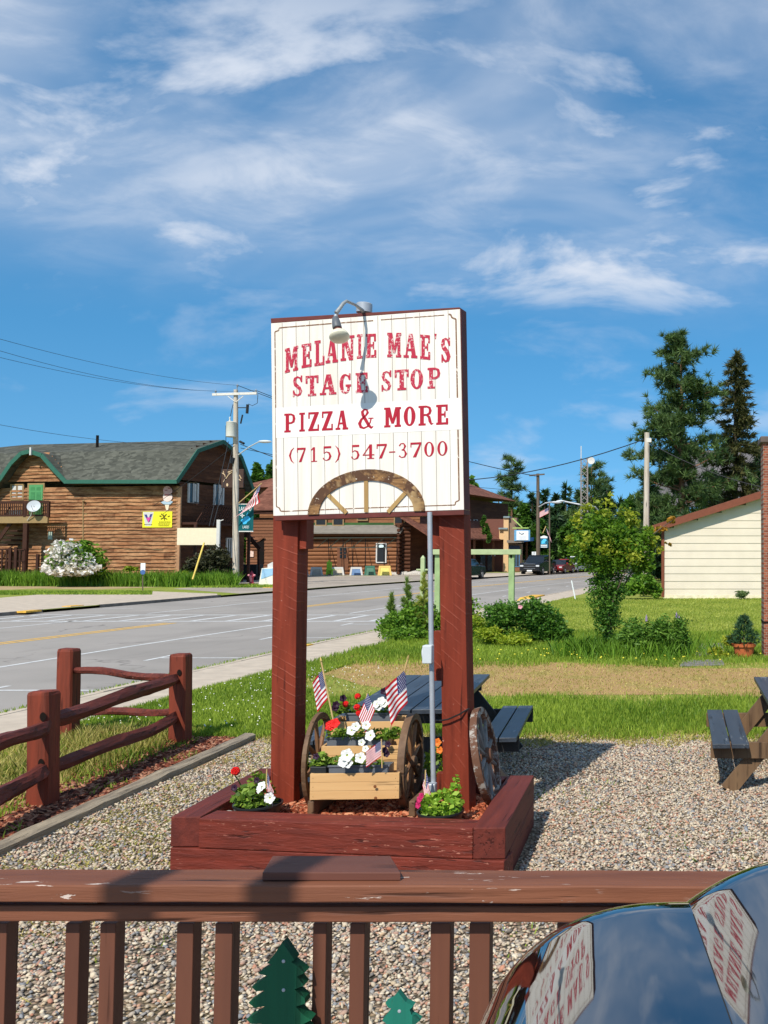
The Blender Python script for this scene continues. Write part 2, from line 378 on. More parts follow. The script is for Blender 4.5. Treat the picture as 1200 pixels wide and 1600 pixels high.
ddirt = MB(); ddirt.add([G(-80, 925, .004), G(-80, 914, .004), G(130, 910.5, .004), G(350, 907, .004), G(430, 908, .004), G(345, 914, .004), G(150, 921, .004), G(60, 919.5, .004)], [tuple(range(8))])
struct(ddirt.build('dirt_path', plain('dry_dirt', lin(172, 150, 112), .95, .1, 0, .25, 1.2, .6, 20, .02)))
lot = MB(); lot.add([V((xc(47.3) - 7.9, 47.3, .005)), V((xc(52) - 7.9, 52, .005)), V((xc(60) - 7.9, 60, .005)), V((xc(75) - 7.9, 75, .005)), V((xc(95) - 7.9, 95, .005)), V((-24, 96, .005)), V((-60, 88, .005)), G(380, 905, .005), G(345, 914.5, .005), G(270, 920, .005)], [tuple(range(10))])
struct(lot.build('gravel_lot', M_asph2))
fs = MB(); fs.add([G(730, 899, .012), G(822, 893.5, .012), G(880, 889, .012), G(880, 895, .012), G(815, 898.5, .012), G(730, 903.5, .012)], [tuple(range(6))]); struct(fs.build('shop_sidewalk', M_conc))
# parking lot the camera stands on, half a metre above the yard, with its retaining edge
pk = MB(); pk.box((0, -19.05, .2), (60, 42.8, .6)); struct(pk.build('parking_lot', M_asph))
# gravel yard
def jag(pts, step=.35, amp=.07):
    out = []
    for a, b in zip(pts, pts[1:] + pts[:1]):
        a, b = V(a), V(b); n = max(1, int((b - a).length / step)); d = (b - a).normalized(); nn = V((-d.y, d.x, 0))
        for i in range(n): out.append(a.lerp(b, i / n) + nn * random.uniform(-amp, amp))
    return out
def gravel_mat():
    t = NT('gravel'); vc = t.vor(38, out='Color'); vd = t.vor(38)
    sp = t.n('ShaderNodeSeparateColor'); t.l(vc, sp.inputs[0])
    c = t.mix(sp.outputs[0], (.15, .12, .085, 1), (.46, .38, .28, 1)); c = t.mix(t.math('MULTIPLY', sp.outputs[1], .4), c, (.36, .19, .12, 1)); c = t.mix(t.rng(vd, .3, .75), c, (.06, .05, .035, 1))
    dirt = t.rng(t.noise(.9, 5, .6), .47, .66, 0, .65); c = t.mix(dirt, c, lin(150, 128, 84)); 
    return t.fin(c, .85, .2, t.bump(vd, .9, -.02))
GR_Y1 = 10.6
gpoly = [V((-4.62, 2.36, .004)), V((9, 2.36, .004)), V((9, 10.5, .004)), V((1.5, 10.5, .004)), V((-2, 10.6, .004)), V((-4.85, 10.6, .004))]
g = MB(); gp = jag(gpoly, .3, .05); c = V((0, 6, .004)); g.add([c] + gp, [(0, i + 1, (i + 1) % len(gp) + 1) for i in range(len(gp))]); struct(g.build('gravel_yard', gravel_mat()))
# tan drive band across the lawn
def tan_mat():
    t = NT('dry_thatch'); n = t.noise(1.1, 6, .65); n2 = t.noise(30, 5, .75, 0, (1, 1, 1)); n3 = t.noise(90, 3, .7)
    c = t.mix(t.rng(n2, .35, .7), lin(164, 130, 86), lin(190, 158, 110)); c = t.mix(t.rng(n, .5, .68, 0, .8), c, lin(140, 140, 66)); c = t.mix(t.rng(n3, .5, .75, 0, .7), c, lin(128, 98, 58))
    return t.fin(c, .95, .1, t.bump(n2, .8, .015))
pa = MB(); pts = jag([G(455, 1042, .004), G(560, 1022, .004), G(640, 1026, .004), G(760, 1034, .004), G(900, 1036, .004), G(1060, 1042, .004), G(1300, 1048, .004), G(1500, 1060, .004), G(1500, 1092, .004), G(1200, 1090, .004), G(1000, 1084, .004), G(820, 1088, .004), G(640, 1084, .004), G(540, 1062, .004)], .6, .12)
c = sum(pts, V()) / len(pts); pa.add([c] + pts, [(0, i + 1, (i + 1) % len(pts) + 1) for i in range(len(pts))]); struct(pa.build('dry_path', tan_mat()))
# mulch bed by the rail fence
def mulch_mat():
    t = NT('mulch'); vc = t.vor(26, (1, .6, 1), 'Color'); vd = t.vor(26, (1, .6, 1)); sp = t.n('ShaderNodeSeparateColor'); t.l(vc, sp.inputs[0])
    c = t.mix(sp.outputs[0], lin(96, 44, 28), lin(196, 128, 92)); c = t.mix(t.rng(vd, .4, .8), c, (.03, .015, .01, 1)); c = t.mix(t.rng(t.noise(1.6, 4), .5, .62, 0, .7), c, lin(134, 132, 66))
    return t.fin(c, .9, .15, t.bump(vd, .9, -.02))
M_mulch = mulch_mat()
mb_ = MB(); pts = jag([V((-5.9, 2.4, .006)), V((-4.75, 2.4, .006)), V((-5.02, 10.65, .006)), V((-6.2, 10.9, .006)), V((-6.9, 10.2, .006)), V((-5.9, 8.5, .006))], .4, .08)
c = V((-5.4, 6.5, .006)); mb_.add([c] + pts, [(0, i + 1, (i + 1) % len(pts) + 1) for i in range(len(pts))]); struct(mb_.build('mulch_bed', M_mulch))
# garden paving slabs
M_slab = plain('slab_stone', (.20, .185, .165, 1), .85, .3, 0, .25, 5, .5, 40, .01)
for i, (q, lb, z) in enumerate(((((1086, 1026), (1132, 1026), (1130, 1008), (1094, 1008)), 'dark grey paving slab in the grass beside the terracotta pot', .05), (((1062, 1042), (1132, 1040), (1130, 1031), (1066, 1033)), 'low sandy paving slab at the edge of the dry path', .02))):
    m = MB(); pp = [G(u, v, .0) for u, v in q]; m.hexa(pp, [x + V((0, 0, z)) for x in pp]); tag(m.build('paving_slab', M_slab, loc=pp[0], bevel=.01), lb, 'paving slab', 'paving slabs in the lawn')
# ================================================================== shared timber paints
RED = (.265, .042, .018, 1); RED2 = (.15, .022, .009, 1)
def saw_wood(name, c1, c2, axis='Z'):
    t = NT(name); g = t.noise(16, 6, .6, .3, (1, 1, .08)); big = t.noise(3, 3)
    w = t.n('ShaderNodeTexWave'); w.wave_type = 'RINGS'; w.rings_direction = 'Y'; w.inputs['Scale'].default_value = 5.2; w.inputs['Distortion'].default_value = 2.2; w.inputs['Detail'].default_value = 3; w.inputs['Detail Scale'].default_value = .8
    mp = t.coord((1, 1, 1)); off = t.n('ShaderNodeVectorMath'); off.operation = 'ADD'; off.inputs[1].default_value = (2.3, 0, 2.0); t.l(mp, off.inputs[0]); t.l(off.outputs[0], w.inputs[0])
    ww = t.rng(w.outputs['Fac'], .90, 1.0)
    msk = t.rng(t.noise(5, 5, .7), .46, .62); ww2 = t.math('MULTIPLY', ww, msk)
    c = t.mix(t.rng(g, .3, .7), c1, c2); c = t.mix(t.rng(big, .35, .7, 0, .4), c, c2); c = t.mix(t.math('MULTIPLY', ww2, .22), c, (.52, .15, .09, 1))
    cn = t.noise(34, 3, .5, .15, (1, 1, .045)); ck = t.math('MULTIPLY', t.rng(cn, .60, .66), t.rng(t.noise(2.7, 3), .42, .58)); c = t.mix(t.math('MULTIPLY', ck, .8), c, (.05, .008, .004, 1))
    chip = t.rng(t.noise(28, 5, .65), .70, .715); c = t.mix(t.math('MULTIPLY', chip, .7), c, (.6, .3, .22, 1))
    nb = t.bump(g, .45, .004); nb = t.bump(ww2, .7, .003, nb)
    return t.fin(c, .65, .22, nb)
M_post = saw_wood('post_red_paint', RED, RED2)
PEEL = ((.58, .38, .30, 1), .615, 11)
M_tX = wood('timber_red_x', (.215, .034, .018, 1), (.11, .018, .010, 1), 'X', 18, 1.0, ((.40, .15, .10, 1), .625, 60), bdist=.010)
M_tY = wood('timber_red_y', (.17, .034, .022, 1), (.10, .022, .016, 1), 'Y', 16, .9, None, bdist=.006, spec=.2)
M_rail_red = wood('rail_red_y', (.19, .036, .020, 1), (.09, .020, .014, 1), 'Y', 22, 1.0, ((.42, .17, .13, 1), .64, 16), bdist=.012)
M_fpost = wood('fence_post_red', (.24, .042, .018, 1), (.13, .026, .012, 1), 'Z', 15, .9, None, bdist=.008)
# ================================================================== sign
SP = Plane((-2.975, 6.72), (-1.542, 6.50))
def C2(x, y, off=.0014): return SP.at(400 + x / 3.3333, 450 + y / 3.3333, off)
TL, TR, BR, BL = (78, 184), (1062, 110), (1083, 1155), (90, 1187)
S = thing('restaurant_sign', 'tall cream board restaurant sign with red western lettering on two red posts', 'sign', (-2.27, 6.7, .26))
TH = .11
M_cream = NT('sign_board'); t = M_cream
gg = t.noise(18, 6, .6, .3, (1, 1, .06)); c = t.mix(t.rng(gg, .35, .7), (.84, .785, .69, 1), (.75, .67, .565, 1)); c = t.mix(t.rng(t.noise(2.2, 4, .6, 0, (1, 1, .25)), .52, .75, 0, .35), c, (.70, .58, .44, 1)); c = t.mix(t.rng(t.noise(70, 4, .6, 0, (1, 1, .05)), .62, .74, 0, .4), c, (.62, .52, .42, 1))
M_cream = t.fin(c, .5, .35, t.bump(gg, .15, .002))
M_band = plain('sign_white_band', (.86, .82, .745, 1), .5, .35, 0, .02)
def distress(name, c, under, th=.5, sc=55):
    t = NT(name); n = t.noise(sc, 5, .7); reg = t.rng(t.noise(7, 2), .40, .56); m = t.math('MULTIPLY', t.rng(n, th, th + .03), reg)
    return t.fin(t.mix(m, c, under), .5, .35)
M_let = distress('sign_red_worn', (.46, .020, .048, 1), (.76, .54, .50, 1), .55)
M_let2 = plain('sign_red', (.42, .010, .026, 1), .45, .35, 0, .04)
M_border = distress('sign_border', (.20, .09, .035, 1), (.78, .68, .57, 1), .56, 60)
M_brown = plain('sign_edge_brown', (.13, .03, .022, 1), .6, .3, 0, .2, 8, .4)
front = [C2(*q, 0) for q in (TL, TR, BR, BL)]
mbb = MB(); mbb.prism(front, -SP.n * TH); mbb.build('board', M_cream, S, bevel=.002)
# brown frame: top and right edges
fr = MB()
d_up = (front[0] - front[3]).normalized(); d_rt = (front[1] - front[0]).normalized()
fr.prism([front[0] + d_up * .001, front[1] + d_up * .001, C2(1060, 100, -.0), C2(76, 158, -.0)], -SP.n * (TH + .012))
fr.prism([front[1] + d_rt * .002, C2(1068, 106, -.004), C2(1087, 1152, -.004), front[2] + d_rt * .002], -SP.n * (TH - .01))
fr.prism([front[3] + d_rt * .01 - d_up * .002, front[2] - d_up * .002, front[2] - d_up * .035, front[3] + d_rt * .01 - d_up * .035], -SP.n * (TH - .0)); 
fr.build('edge_trim', M_brown, S, bevel=.003)
gr = MB()
def lerp2(a, b, t): return (a[0] + (b[0] - a[0]) * t, a[1] + (b[1] - a[1]) * t)
for k, xt in enumerate((136, 208, 278, 348, 422, 494, 561, 634, 706, 780, 852, 927, 1000)):
    f = (xt - 78) / (1062 - 78); a = lerp2(TL, TR, f); b = lerp2(BL, BR, f * .995 + .0)
    a = (a[0], a[1] + 3); w = 1.0
    gr.quad(C2(a[0] - w, a[1], .0007), C2(a[0] + w, a[1], .0007), C2(b[0] + w, b[1] - 2, .0007), C2(b[0] - w, b[1] - 2, .0007))
gr.build('board_groove', plain('groove_dark', (.16, .12, .09, 1), .8, .1, 0, .2), S)
bd = MB(); bd.quad(C2(102, 625), C2(1068, 572), C2(1071, 736), C2(105, 782)); bd.build('white_band', M_band, S)
# thin brown border with notched corners
bp = MB()
def bline(pts, w, mb=bp, off=.0012):
    pts = [V((x, y, 0)) for x, y in pts]
    for a, b in zip(pts, pts[1:]):
        d = (b - a).normalized(); n = V((-d.y, d.x, 0)) * w / 2
        mb.quad(*[C2(q.x, q.y, off) for q in (a - n, b - n, b + n, a + n)])
bline([(150, 205), (380, 186), (610, 170)], 6); bline([(650, 166), (980, 141)], 5)
bline([(150, 205), (122, 208), (116, 222), (98, 228)], 6); bline([(98, 228), (103, 690), (106, 1138)], 5); bline([(106, 1138), (122, 1146), (128, 1162), (150, 1163)], 6)
bline([(150, 1163), (590, 1145), (1010, 1131)], 5); bline([(1010, 1131), (1036, 1130), (1040, 1114), (1058, 1106)], 6); bline([(1058, 1106), (1050, 640), (1041, 162)], 7)
bline([(1003, 137), (1014, 138), (1020, 154), (1041, 162)], 8)
bp.build('border_line', M_border, S)
# half wagon wheel at the foot of the board
M_wh = NT('wheel_wood'); t = M_wh
gg = t.noise(22, 6, .7, .8, (.35, 1, 1)); c = t.mix(t.rng(gg, .42, .58), (.33, .17, .06, 1), (.09, .04, .016, 1)); c = t.mix(t.rng(t.noise(4.5, 3), .46, .56), c, (.42, .27, .12, 1)); c = t.mix(t.rng(t.noise(6.5, 4, .6, .5), .54, .6), c, (.10, .045, .02, 1)); c = t.mix(t.rng(t.noise(60, 4), .66, .7), c, (.7, .6, .45, 1)); M_wh = t.fin(c, .55, .3, t.bump(gg, .3, .003))
M_spoke = wood('wheel_spoke_wood', (.50, .33, .12, 1), (.35, .20, .07, 1), 'Z', 12, .3)
wm = MB(); n = 26; O, I = [], []
for i in range(n + 1):
    a = math.pi * i / n
    O.append((573 - 305 * math.cos(a) + 8 * math.sin(a), 1172 - 10 * (-math.cos(a)) * 1.0 - 228 * math.sin(a))); I.append((573 - 248 * math.cos(a), 1170 - 8 * (-math.cos(a)) - 168 * math.sin(a)))
for i in range(n):
    q = [O[i], O[i + 1], I[i + 1], I[i]]; f = [C2(x, y, .012) for x, y in q]; wm.prism(f, -SP.n * .01)
wm.build('half_wheel_rim', M_wh, S)
for a, b, w in (((572, 1000), (573, 1168), 20), ((366, 1068), (470, 1172), 20), ((775, 1068), (686, 1168), 20)):
    sk = MB(); d = V((b[0] - a[0], b[1] - a[1], 0)).normalized(); nn = (-d.y * w / 2, d.x * w / 2)
    q = [(a[0] + nn[0], a[1] + nn[1]), (a[0] - nn[0], a[1] - nn[1]), (b[0] - nn[0], b[1] - nn[1]), (b[0] + nn[0], b[1] + nn[1])]
    sk.prism([C2(x, y, .009) for x, y in q], -SP.n * .007); sk.build('half_wheel_spoke', M_spoke, S)
# ---- lettering: slab serif glyphs in a unit box (rect r, quad q, ribbon b)
def el(cx, cy, rx, ry, a0, a1, n=14): return [(cx + rx * math.cos(math.radians(a0 + (a1 - a0) * i / n)), cy + ry * math.sin(math.radians(a0 + (a1 - a0) * i / n))) for i in range(n + 1)]
GL = {
 'M': [('r', .08, 0, .29, 1), ('r', .73, 0, .94, 1), ('r', 0, 0, .38, .11), ('r', .62, 0, 1, .11), ('r', 0, .89, .2, 1), ('r', .82, .89, 1, 1), ('q', (.1, 1), (.36, 1), (.57, .18), (.43, .18)), ('q', (.92, 1), (.66, 1), (.43, .18), (.57, .18))],
 'E': [('r', .12, 0, .46, 1), ('r', 0, 0, .95, .12), ('r', 0, .88, .92, 1), ('r', .4, .45, .72, .56), ('r', .66, .36, .79, .66), ('r', .8, 0, 1, .32), ('r', .78, .68, .96, 1)],
 'L': [('r', .14, 0, .46, 1), ('r', 0, .88, .62, 1), ('r', 0, 0, .98, .12), ('r', .82, 0, 1, .38)],
 'A': [('q', (.10, 0), (.24, 0), (.54, 1), (.40, 1)), ('q', (.62, 0), (.92, 0), (.66, 1), (.38, 1)), ('r', .2, .28, .75, .38), ('r', 0, 0, .38, .11), ('r', .55, 0, 1, .11)],
 'N': [('r', .1, 0, .29, 1), ('r', .74, 0, .91, 1), ('q', (.1, 1), (.40, 1), (.91, 0), (.62, 0)), ('r', 0, 0, .4, .11), ('r', 0, .89, .3, 1), ('r', .62, .89, 1, 1)],
 'I': [('r', .26, 0, .76, 1), ('r', 0, 0, 1, .11), ('r', 0, .89, 1, 1)],
 'S': [('b', [(.86, .74), (.76, .88), (.5, .94), (.26, .88), (.18, .72), (.3, .58), (.66, .42), (.82, .26), (.72, .11), (.5, .055), (.24, .12), (.1, .28)], [.07, .09, .09, .12, .15, .17, .17, .15, .12, .09, .09, .07]), ('r', .82, .68, .97, 1), ('r', .03, 0, .18, .32)],
 'T': [('r', .34, 0, .66, 1), ('r', 0, .88, 1, 1), ('r', 0, .62, .15, .94), ('r', .85, .62, 1, .94), ('r', .18, 0, .82, .11)],
 'G': [('b', [(.84, .72), (.74, .88), (.52, .94)] + el(.5, .5, .33, .44, 105, 268, 9) + [(.68, .1), (.78, .22), (.78, .42)], [.07, .08, .09] + [.12, .15, .17, .18, .18, .18, .17, .15, .12, .1] + [.1, .12, .13]), ('r', .52, .36, 1, .47), ('r', .8, .68, .95, 1)],
 'P': [('r', .12, 0, .42, 1), ('r', 0, 0, .56, .11), ('r', 0, .89, .5, 1), ('b', [(.3, .945), (.6, .945), (.8, .88), (.85, .72), (.8, .56), (.6, .49), (.3, .49)], [.1, .1, .13, .15, .13, .1, .1])],
 'R': [('r', .1, 0, .36, 1), ('r', 0, 0, .48, .11), ('r', 0, .89, .5, 1), ('b', [(.3, .945), (.55, .945), (.73, .88), (.78, .74), (.73, .6), (.55, .53), (.3, .53)], [.1, .1, .13, .15, .13, .1, .1]), ('b', [(.55, .52), (.7, .42), (.76, .2), (.86, .05), (.98, .1)], [.1, .14, .15, .1, .05])],
 'Z': [('q', (0, .04), (.38, .04), (1, .96), (.62, .96)), ('r', 0, .88, .98, 1), ('r', 0, 0, 1, .12), ('r', 0, .66, .14, .95), ('r', .86, .05, 1, .34)],
 'O': [('b', el(.5, .5, .34, .44, 0, 360, 24), [.20 - .10 * abs(math.sin(math.radians(15 * i))) ** 2 for i in range(25)])],
 '0': [('b', el(.5, .5, .36, .46, 0, 360, 24), [.17 - .10 * abs(math.sin(math.radians(15 * i))) ** 2 for i in range(25)])],
 '&': [('b', [(.98, .10), (.86, .03), (.7, .14), (.3, .68), (.26, .84), (.4, .96), (.56, .93), (.62, .8), (.5, .66), (.2, .46), (.08, .26), (.16, .08), (.36, .02), (.6, .1), (.78, .3), (.84, .5)], [.06, .12, .16, .16, .15, .09, .10, .13, .09, .12, .17, .15, .10, .08, .07, .07]), ('r', .66, .48, 1, .54)],
 '(': [('b', [(.95, 1), (.5, .82), (.25, .5), (.5, .18), (.95, 0)], [.02, .08, .12, .08, .02])],
 ')': [('b', [(.05, 1), (.5, .82), (.75, .5), (.5, .18), (.05, 0)], [.02, .08, .12, .08, .02])],
 '7': [('r', 0, .86, 1, 1), ('q', (.84, .9), (1, .9), (.52, 0), (.22, 0)), ('r', 0, .68, .09, .92)],
 '1': [('r', .36, 0, .66, 1), ('r', .05, 0, .98, .06), ('q', (.02, .82), (.36, 1), (.4, .88), (.02, .76))],
 '5': [('r', .14, .86, .9, 1), ('r', .14, .5, .21, .9), ('b', [(.16, .52), (.42, .62), (.7, .54), (.82, .32), (.7, .11), (.42, .03), (.16, .1), (.1, .22)], [.03, .06, .12, .15, .12, .05, .05, .1])],
 '4': [('r', .56, 0, .8, 1), ('r', 0, .24, 1, .31), ('q', (0, .27), (.09, .27), (.74, 1), (.62, 1)), ('r', .4, 0, .98, .06)],
 '3': [('b', [(.14, .8), (.3, .95), (.58, .95), (.74, .78), (.6, .58), (.36, .53)], [.1, .06, .08, .14, .08, .04]), ('b', [(.36, .53), (.66, .5), (.82, .28), (.68, .07), (.36, .03), (.12, .16)], [.04, .09, .15, .09, .05, .1])],
 '-': [('r', 0, .25, 1, .75)], "'": [('q', (.1, 1), (.9, 1), (.6, 0), (.3, 0))],
}
def glyph(mb, ch, x0, x1, yt, yb, slope, kf=[0]):
    xm = (x0 + x1) / 2; hh = yb - yt
    def m(x, y): X = x0 + (x1 - x0) * x; return (X, yb - hh * y + slope * (X - xm))
    for k, prm in enumerate(GL[ch]):
        off = .0022 + .00022 * k
        if prm[0] == 'r': pts = [m(prm[1], prm[2]), m(prm[3], prm[2]), m(prm[3], prm[4]), m(prm[1], prm[4])]; mb.quad(*[C2(x, y, off) for x, y in pts])
        elif prm[0] == 'q': mb.quad(*[C2(*m(*p), off) for p in prm[1:5]])
        else:
            pts = [V((*m(*p), 0)) for p in prm[1]]; ws = prm[2]; L, R = [], []
            closed = (pts[0] - pts[-1]).length < .5
            for i, p in enumerate(pts):
                a = pts[i - 1] if i else (pts[-2] if closed else p); b = pts[i + 1] if i < len(pts) - 1 else (pts[1] if closed else p)
                d = (b - a).normalized(); nn = V((-d.y, d.x, 0)) * ws[i] * hh / 2; L.append(p + nn); R.append(p - nn)
            for i in range(len(pts) - 1): mb.quad(*[C2(q.x, q.y, off) for q in (L[i], L[i + 1], R[i + 1], R[i])])
lt = MB()
for a in (('M', 150, 219, 308, 436, -.24), ('E', 237, 289, 290, 414, -.17), ('L', 304, 356, 272, 404, -.14), ('A', 362, 427, 256, 390, -.11), ('N', 440, 512, 248, 378, -.09), ('I', 525, 554, 240, 368, -.06), ('E', 572, 626, 238, 363, -.04),
          ('M', 683, 756, 233, 361, .01), ('A', 768, 840, 238, 364, .05), ('E', 855, 907, 244, 372, .08), ("'", 928, 942, 238, 266, .1), ('S', 964, 1012, 256, 390, .12),
          ('S', 190, 242, 457, 566, -.08), ('T', 258, 325, 456, 562, -.07), ('A', 332, 418, 450, 556, -.06), ('G', 434, 495, 446, 553, -.06), ('E', 518, 583, 441, 545, -.06), ('S', 652, 706, 430, 538, -.06), ('T', 722, 795, 425, 532, -.06), ('O', 804, 870, 420, 528, -.05), ('P', 893, 962, 414, 523, -.05)):
    glyph(lt, *a)
lt.build('worn_red_lettering', M_let, S)
lt = MB()
for a in (('P', 147, 207, 653, 752, -.05), ('I', 225, 255, 649, 748, -.05), ('Z', 272, 328, 646, 745, -.05), ('Z', 343, 400, 642, 742, -.05), ('A', 414, 480, 638, 738, -.05), ('&', 533, 612, 628, 732, -.03), ('M', 667, 755, 621, 725, -.05), ('O', 770, 830, 615, 721, -.05), ('R', 846, 925, 612, 716, -.05), ('E', 938, 1001, 607, 712, -.05),
          ('(', 168, 200, 832, 914, -.05), ('7', 213, 258, 832, 906, -.05), ('1', 285, 318, 829, 905, -.05), ('5', 345, 396, 824, 900, -.05), (')', 411, 442, 820, 908, -.05),
          ('5', 493, 542, 817, 894, -.05), ('4', 555, 616, 815, 890, -.05), ('7', 628, 681, 812, 887, -.05), ('-', 693, 725, 848, 860, -.05), ('3', 739, 790, 806, 885, -.05), ('7', 804, 861, 804, 881, -.05), ('0', 875, 928, 800, 879, -.05), ('0', 943, 998, 796, 874, -.05)):
    glyph(lt, *a)
lt.build('red_lettering', M_let2, S)
# ---- posts: left and right, standing in the planter, a little behind the board
def post(u_bl, u_br, v_b, Yb, u_tl, u_tr, v_t, Yt, depth=.15, sh=.0):
    a = P(u_bl, v_b, Yb); b = P(u_br, v_b, Yb); c = P(u_tl, v_t, Yt); d = P(u_tr, v_t, Yt); a.z = b.z = .2
    e = V((sh, depth, 0)); m = MB(); m.hexa([a, b, b + e, a + e], [c, d, d + e, c + e]); return m
post(422.5, 459, 1252, 6.81, 427, 466, 780, 6.815, .16, .015).build('post', M_post, S, bevel=.004)
post(693, 734, 1266, 6.60, 685, 724, 780, 6.60, .12, .022).build('post', M_post, S, bevel=.004)
cl = MB(); a = P(461, 790, 6.86); b = P(480, 858, 6.86); cl.box((a + b) / 2 + V((0, .05, 0)), (abs(b.x - a.x), .14, abs(a.z - b.z))); cl.build('hanger_cleat', M_post, S, bevel=.003)
cl = MB(); a = P(672, 790, 6.68); b = P(687, 858, 6.68); cl.box((a + b) / 2 + V((0, .06, 0)), (abs(b.x - a.x) + .03, .14, abs(a.z - b.z)))
cl.build('hanger_cleat', M_post, S, bevel=.003)
for (u0, v0, u1, v1) in ((677, 986, 692, 1064), (682, 1208, 700, 1250)):
    a = P(u0, v0, 6.70); b = P(u1, v1, 6.70); m = MB(); m.box((a + b) / 2 + V((0, .03, 0)), (abs(b.x - a.x), .06, abs(a.z - b.z))); m.build('backing_board', M_post, S, bevel=.003)
# rope tied round right post and conduit
rp = MB(); rp.tube([P(679, 1126, 6.62), P(688, 1126, 6.56), P(700, 1124, 6.565), P(718, 1116, 6.565), P(731, 1108, 6.6), P(737, 1106, 6.72)], .006, 6)
rp.build('tie_wire', plain('black_wire', (.015, .012, .01, 1), .5), S)
# ---- conduit with weatherproof box
M_galv = plain('galvanised', (.42, .44, .46, 1), .45, .5, .3, .1, 12, .1)
cb = thing('electric_conduit', 'thin grey steel conduit with a grey junction box beside the right sign post', 'conduit', tuple(P(677, 1240, 6.5)))
m = MB(); m.tube([P(671.5, 800, 6.5), P(674, 1010, 6.5), P(677.5, 1240, 6.5)], .0175, 10); m.build('pipe', M_galv, cb, smooth=True)
m = MB(); q = P(669, 1022, 6.46); m.box(q, (.065, .07, .125)); m.build('junction_box', plain('box_grey', (.55, .58, .58, 1), .5, .4, 0, .06), cb, bevel=.006)
m = MB(); m.lathe([(0, -.03), (.055, -.03), (.055, .0), (.05, .012), (0, .014)], P(664.5, 1020, 6.5), 16, M=Matrix.Rotation(-math.pi / 2, 3, 'Y')); m.build('round_cover', plain('cover_grey', (.6, .62, .62, 1), .5, .4), cb, smooth=True)
m = MB(); m.box(P(675, 1232, 6.47), (.06, .06, .075)); m.build('base_fitting', M_galv, cb, bevel=.008)
# ---- lamp over the sign
def pL(x, y, off): return SP.at(500 + x / 8.425, 460 + y / 8.425, off)
lm = thing('sign_lamp', 'gooseneck lamp with a cream flood bulb and grey socket on top of the sign board', 'lamp', tuple(pL(575, 250, -.02)))
M_lgrey = plain('lamp_grey', (.30, .31, .30, 1), .45, .5, .2, .15, 30, .2)
m = MB(); a = pL(582, 240, -.055); m.lathe([(0, -.0), (.056, 0), (.056, .062), (.05, .068), (0, .068)], a, 22); m.build('mounting_canister', M_galv, lm, smooth=True)
arm = [pL(565, 235, -.01), pL(560, 210, .02), pL(470, 140, .14), pL(350, 88, .25), pL(305, 120, .275), pL(255, 190, .30), pL(215, 245, .32)]
m = MB(); m.tube(arm, [.013, .013, .010, .011, .012, .013, .016], 10); m.build('arm', M_lgrey, lm, smooth=True)
m = MB(); m.ball(pL(208, 285, .325), .014, 12, 8); m.build('swivel', M_galv, lm, smooth=True)
ax = (pL(252, 560, .385) - pL(205, 300, .33)).normalized(); Rm = ax.to_track_quat('Z', 'Y').to_matrix()
m = MB(); m.lathe([(0, 0), (.022, 0), (.025, .02), (.026, .022), (.031, .08), (.028, .086), (0, .086)], pL(204, 315, .33), 18, M=Rm); m.build('socket', plain('socket_grey', (.11, .12, .13, 1), .5, .4, 0, .1), lm, smooth=True)
m = MB(); c0 = pL(240, 470, .352); m.lathe([(.018, -.004), (.024, .0), (.03, .008), (.05, .024), (.063, .044), (.067, .060), (.062, .069), (.045, .079), (.022, .085), (0, .087)], c0, 28, M=Rm)
m.build('flood_bulb', plain('lamp_shade', (.72, .67, .50, 1), .35, .5, 0, .04), lm, smooth=True)
m = MB(); m.lathe([(.024, -.012), (.027, -.012), (.027, .006), (.022, .006)], c0, 20, M=Rm); m.build('collar', M_brown, lm, smooth=True)
# ================================================================== timber planter
pb = V((-2.2, 6.7, 0))
PL = thing('timber_planter', 'low square planter of stacked dark red timbers around the sign posts', 'planter', tuple(pb))
(FLx, FLy), (FRx, FRy) = G(267, 1277, .382).xy, G(788, 1296, .382).xy; TH_ = .185
def timber(name, a, b, z0, z1, w, side, mat, lb=None):
    a, b = V(a), V(b); d = (b - a).normalized(); n = V((-d.y, d.x, 0)) * w * side
    m = MB(); N = 1; lo = [a, b, b + n, a + n]
    m.hexa([p + V((0, 0, z0)) for p in lo], [p + V((0, 0, z1)) for p in lo]); return m.build(name, mat, PL, bevel=.006)
fd = (V((FRx, FRy, 0)) - V((FLx, FLy, 0))).normalized(); sdir = V((-.03, 1, 0)).normalized()
FL = V((FLx, FLy, 0)); FR = V((FRx, FRy, 0)); BLp = FL + sdir * 1.36; BRp = FR + V((-.028, 1, 0)).normalized() * 1.36
z1, z2 = .192, .382
timber('timber', FL, FR, -.01, z1 - .004, .19, 1, M_tX)                         # lower front, full width
timber('timber', FL + fd * .195, FR - fd * .203, z1, z2, .19, 1, M_tX)        # upper front between the side timbers
timber('timber', FL - sdir * .0, BLp, z1, z2 + .002, .19, -1, M_tY)
timber('timber', FR - fd * .2, BRp - fd * .2, z1, z2 + .003, .2, -1, M_tY)
timber('timber', FL + sdir * .2, BLp, 0, z1 - .004, .19, -1, M_tY)
timber('timber', FR - fd * .2 + sdir * .2, BRp - fd * .2, 0, z1 - .004, .2, -1, M_tY)
timber('timber', BLp + fd * .2, BRp - fd * .205, 0, z2 - .003, .19, -1, M_tX)
ml = MB(); pts = [FL + fd * .15 + sdir * .15, FR - fd * .15 + sdir * .15, BRp - fd * .15 - sdir * .05, BLp + fd * .15 - sdir * .05]; nx, ny = 40, 26; base = len(ml.v); vs = []
for j in range(ny + 1):
    for i in range(nx + 1):
        p = pts[0].lerp(pts[1], i / nx).lerp(pts[3].lerp(pts[2], i / nx), j / ny); vs.append((p.x, p.y, .275 + random.uniform(-.008, .010)))
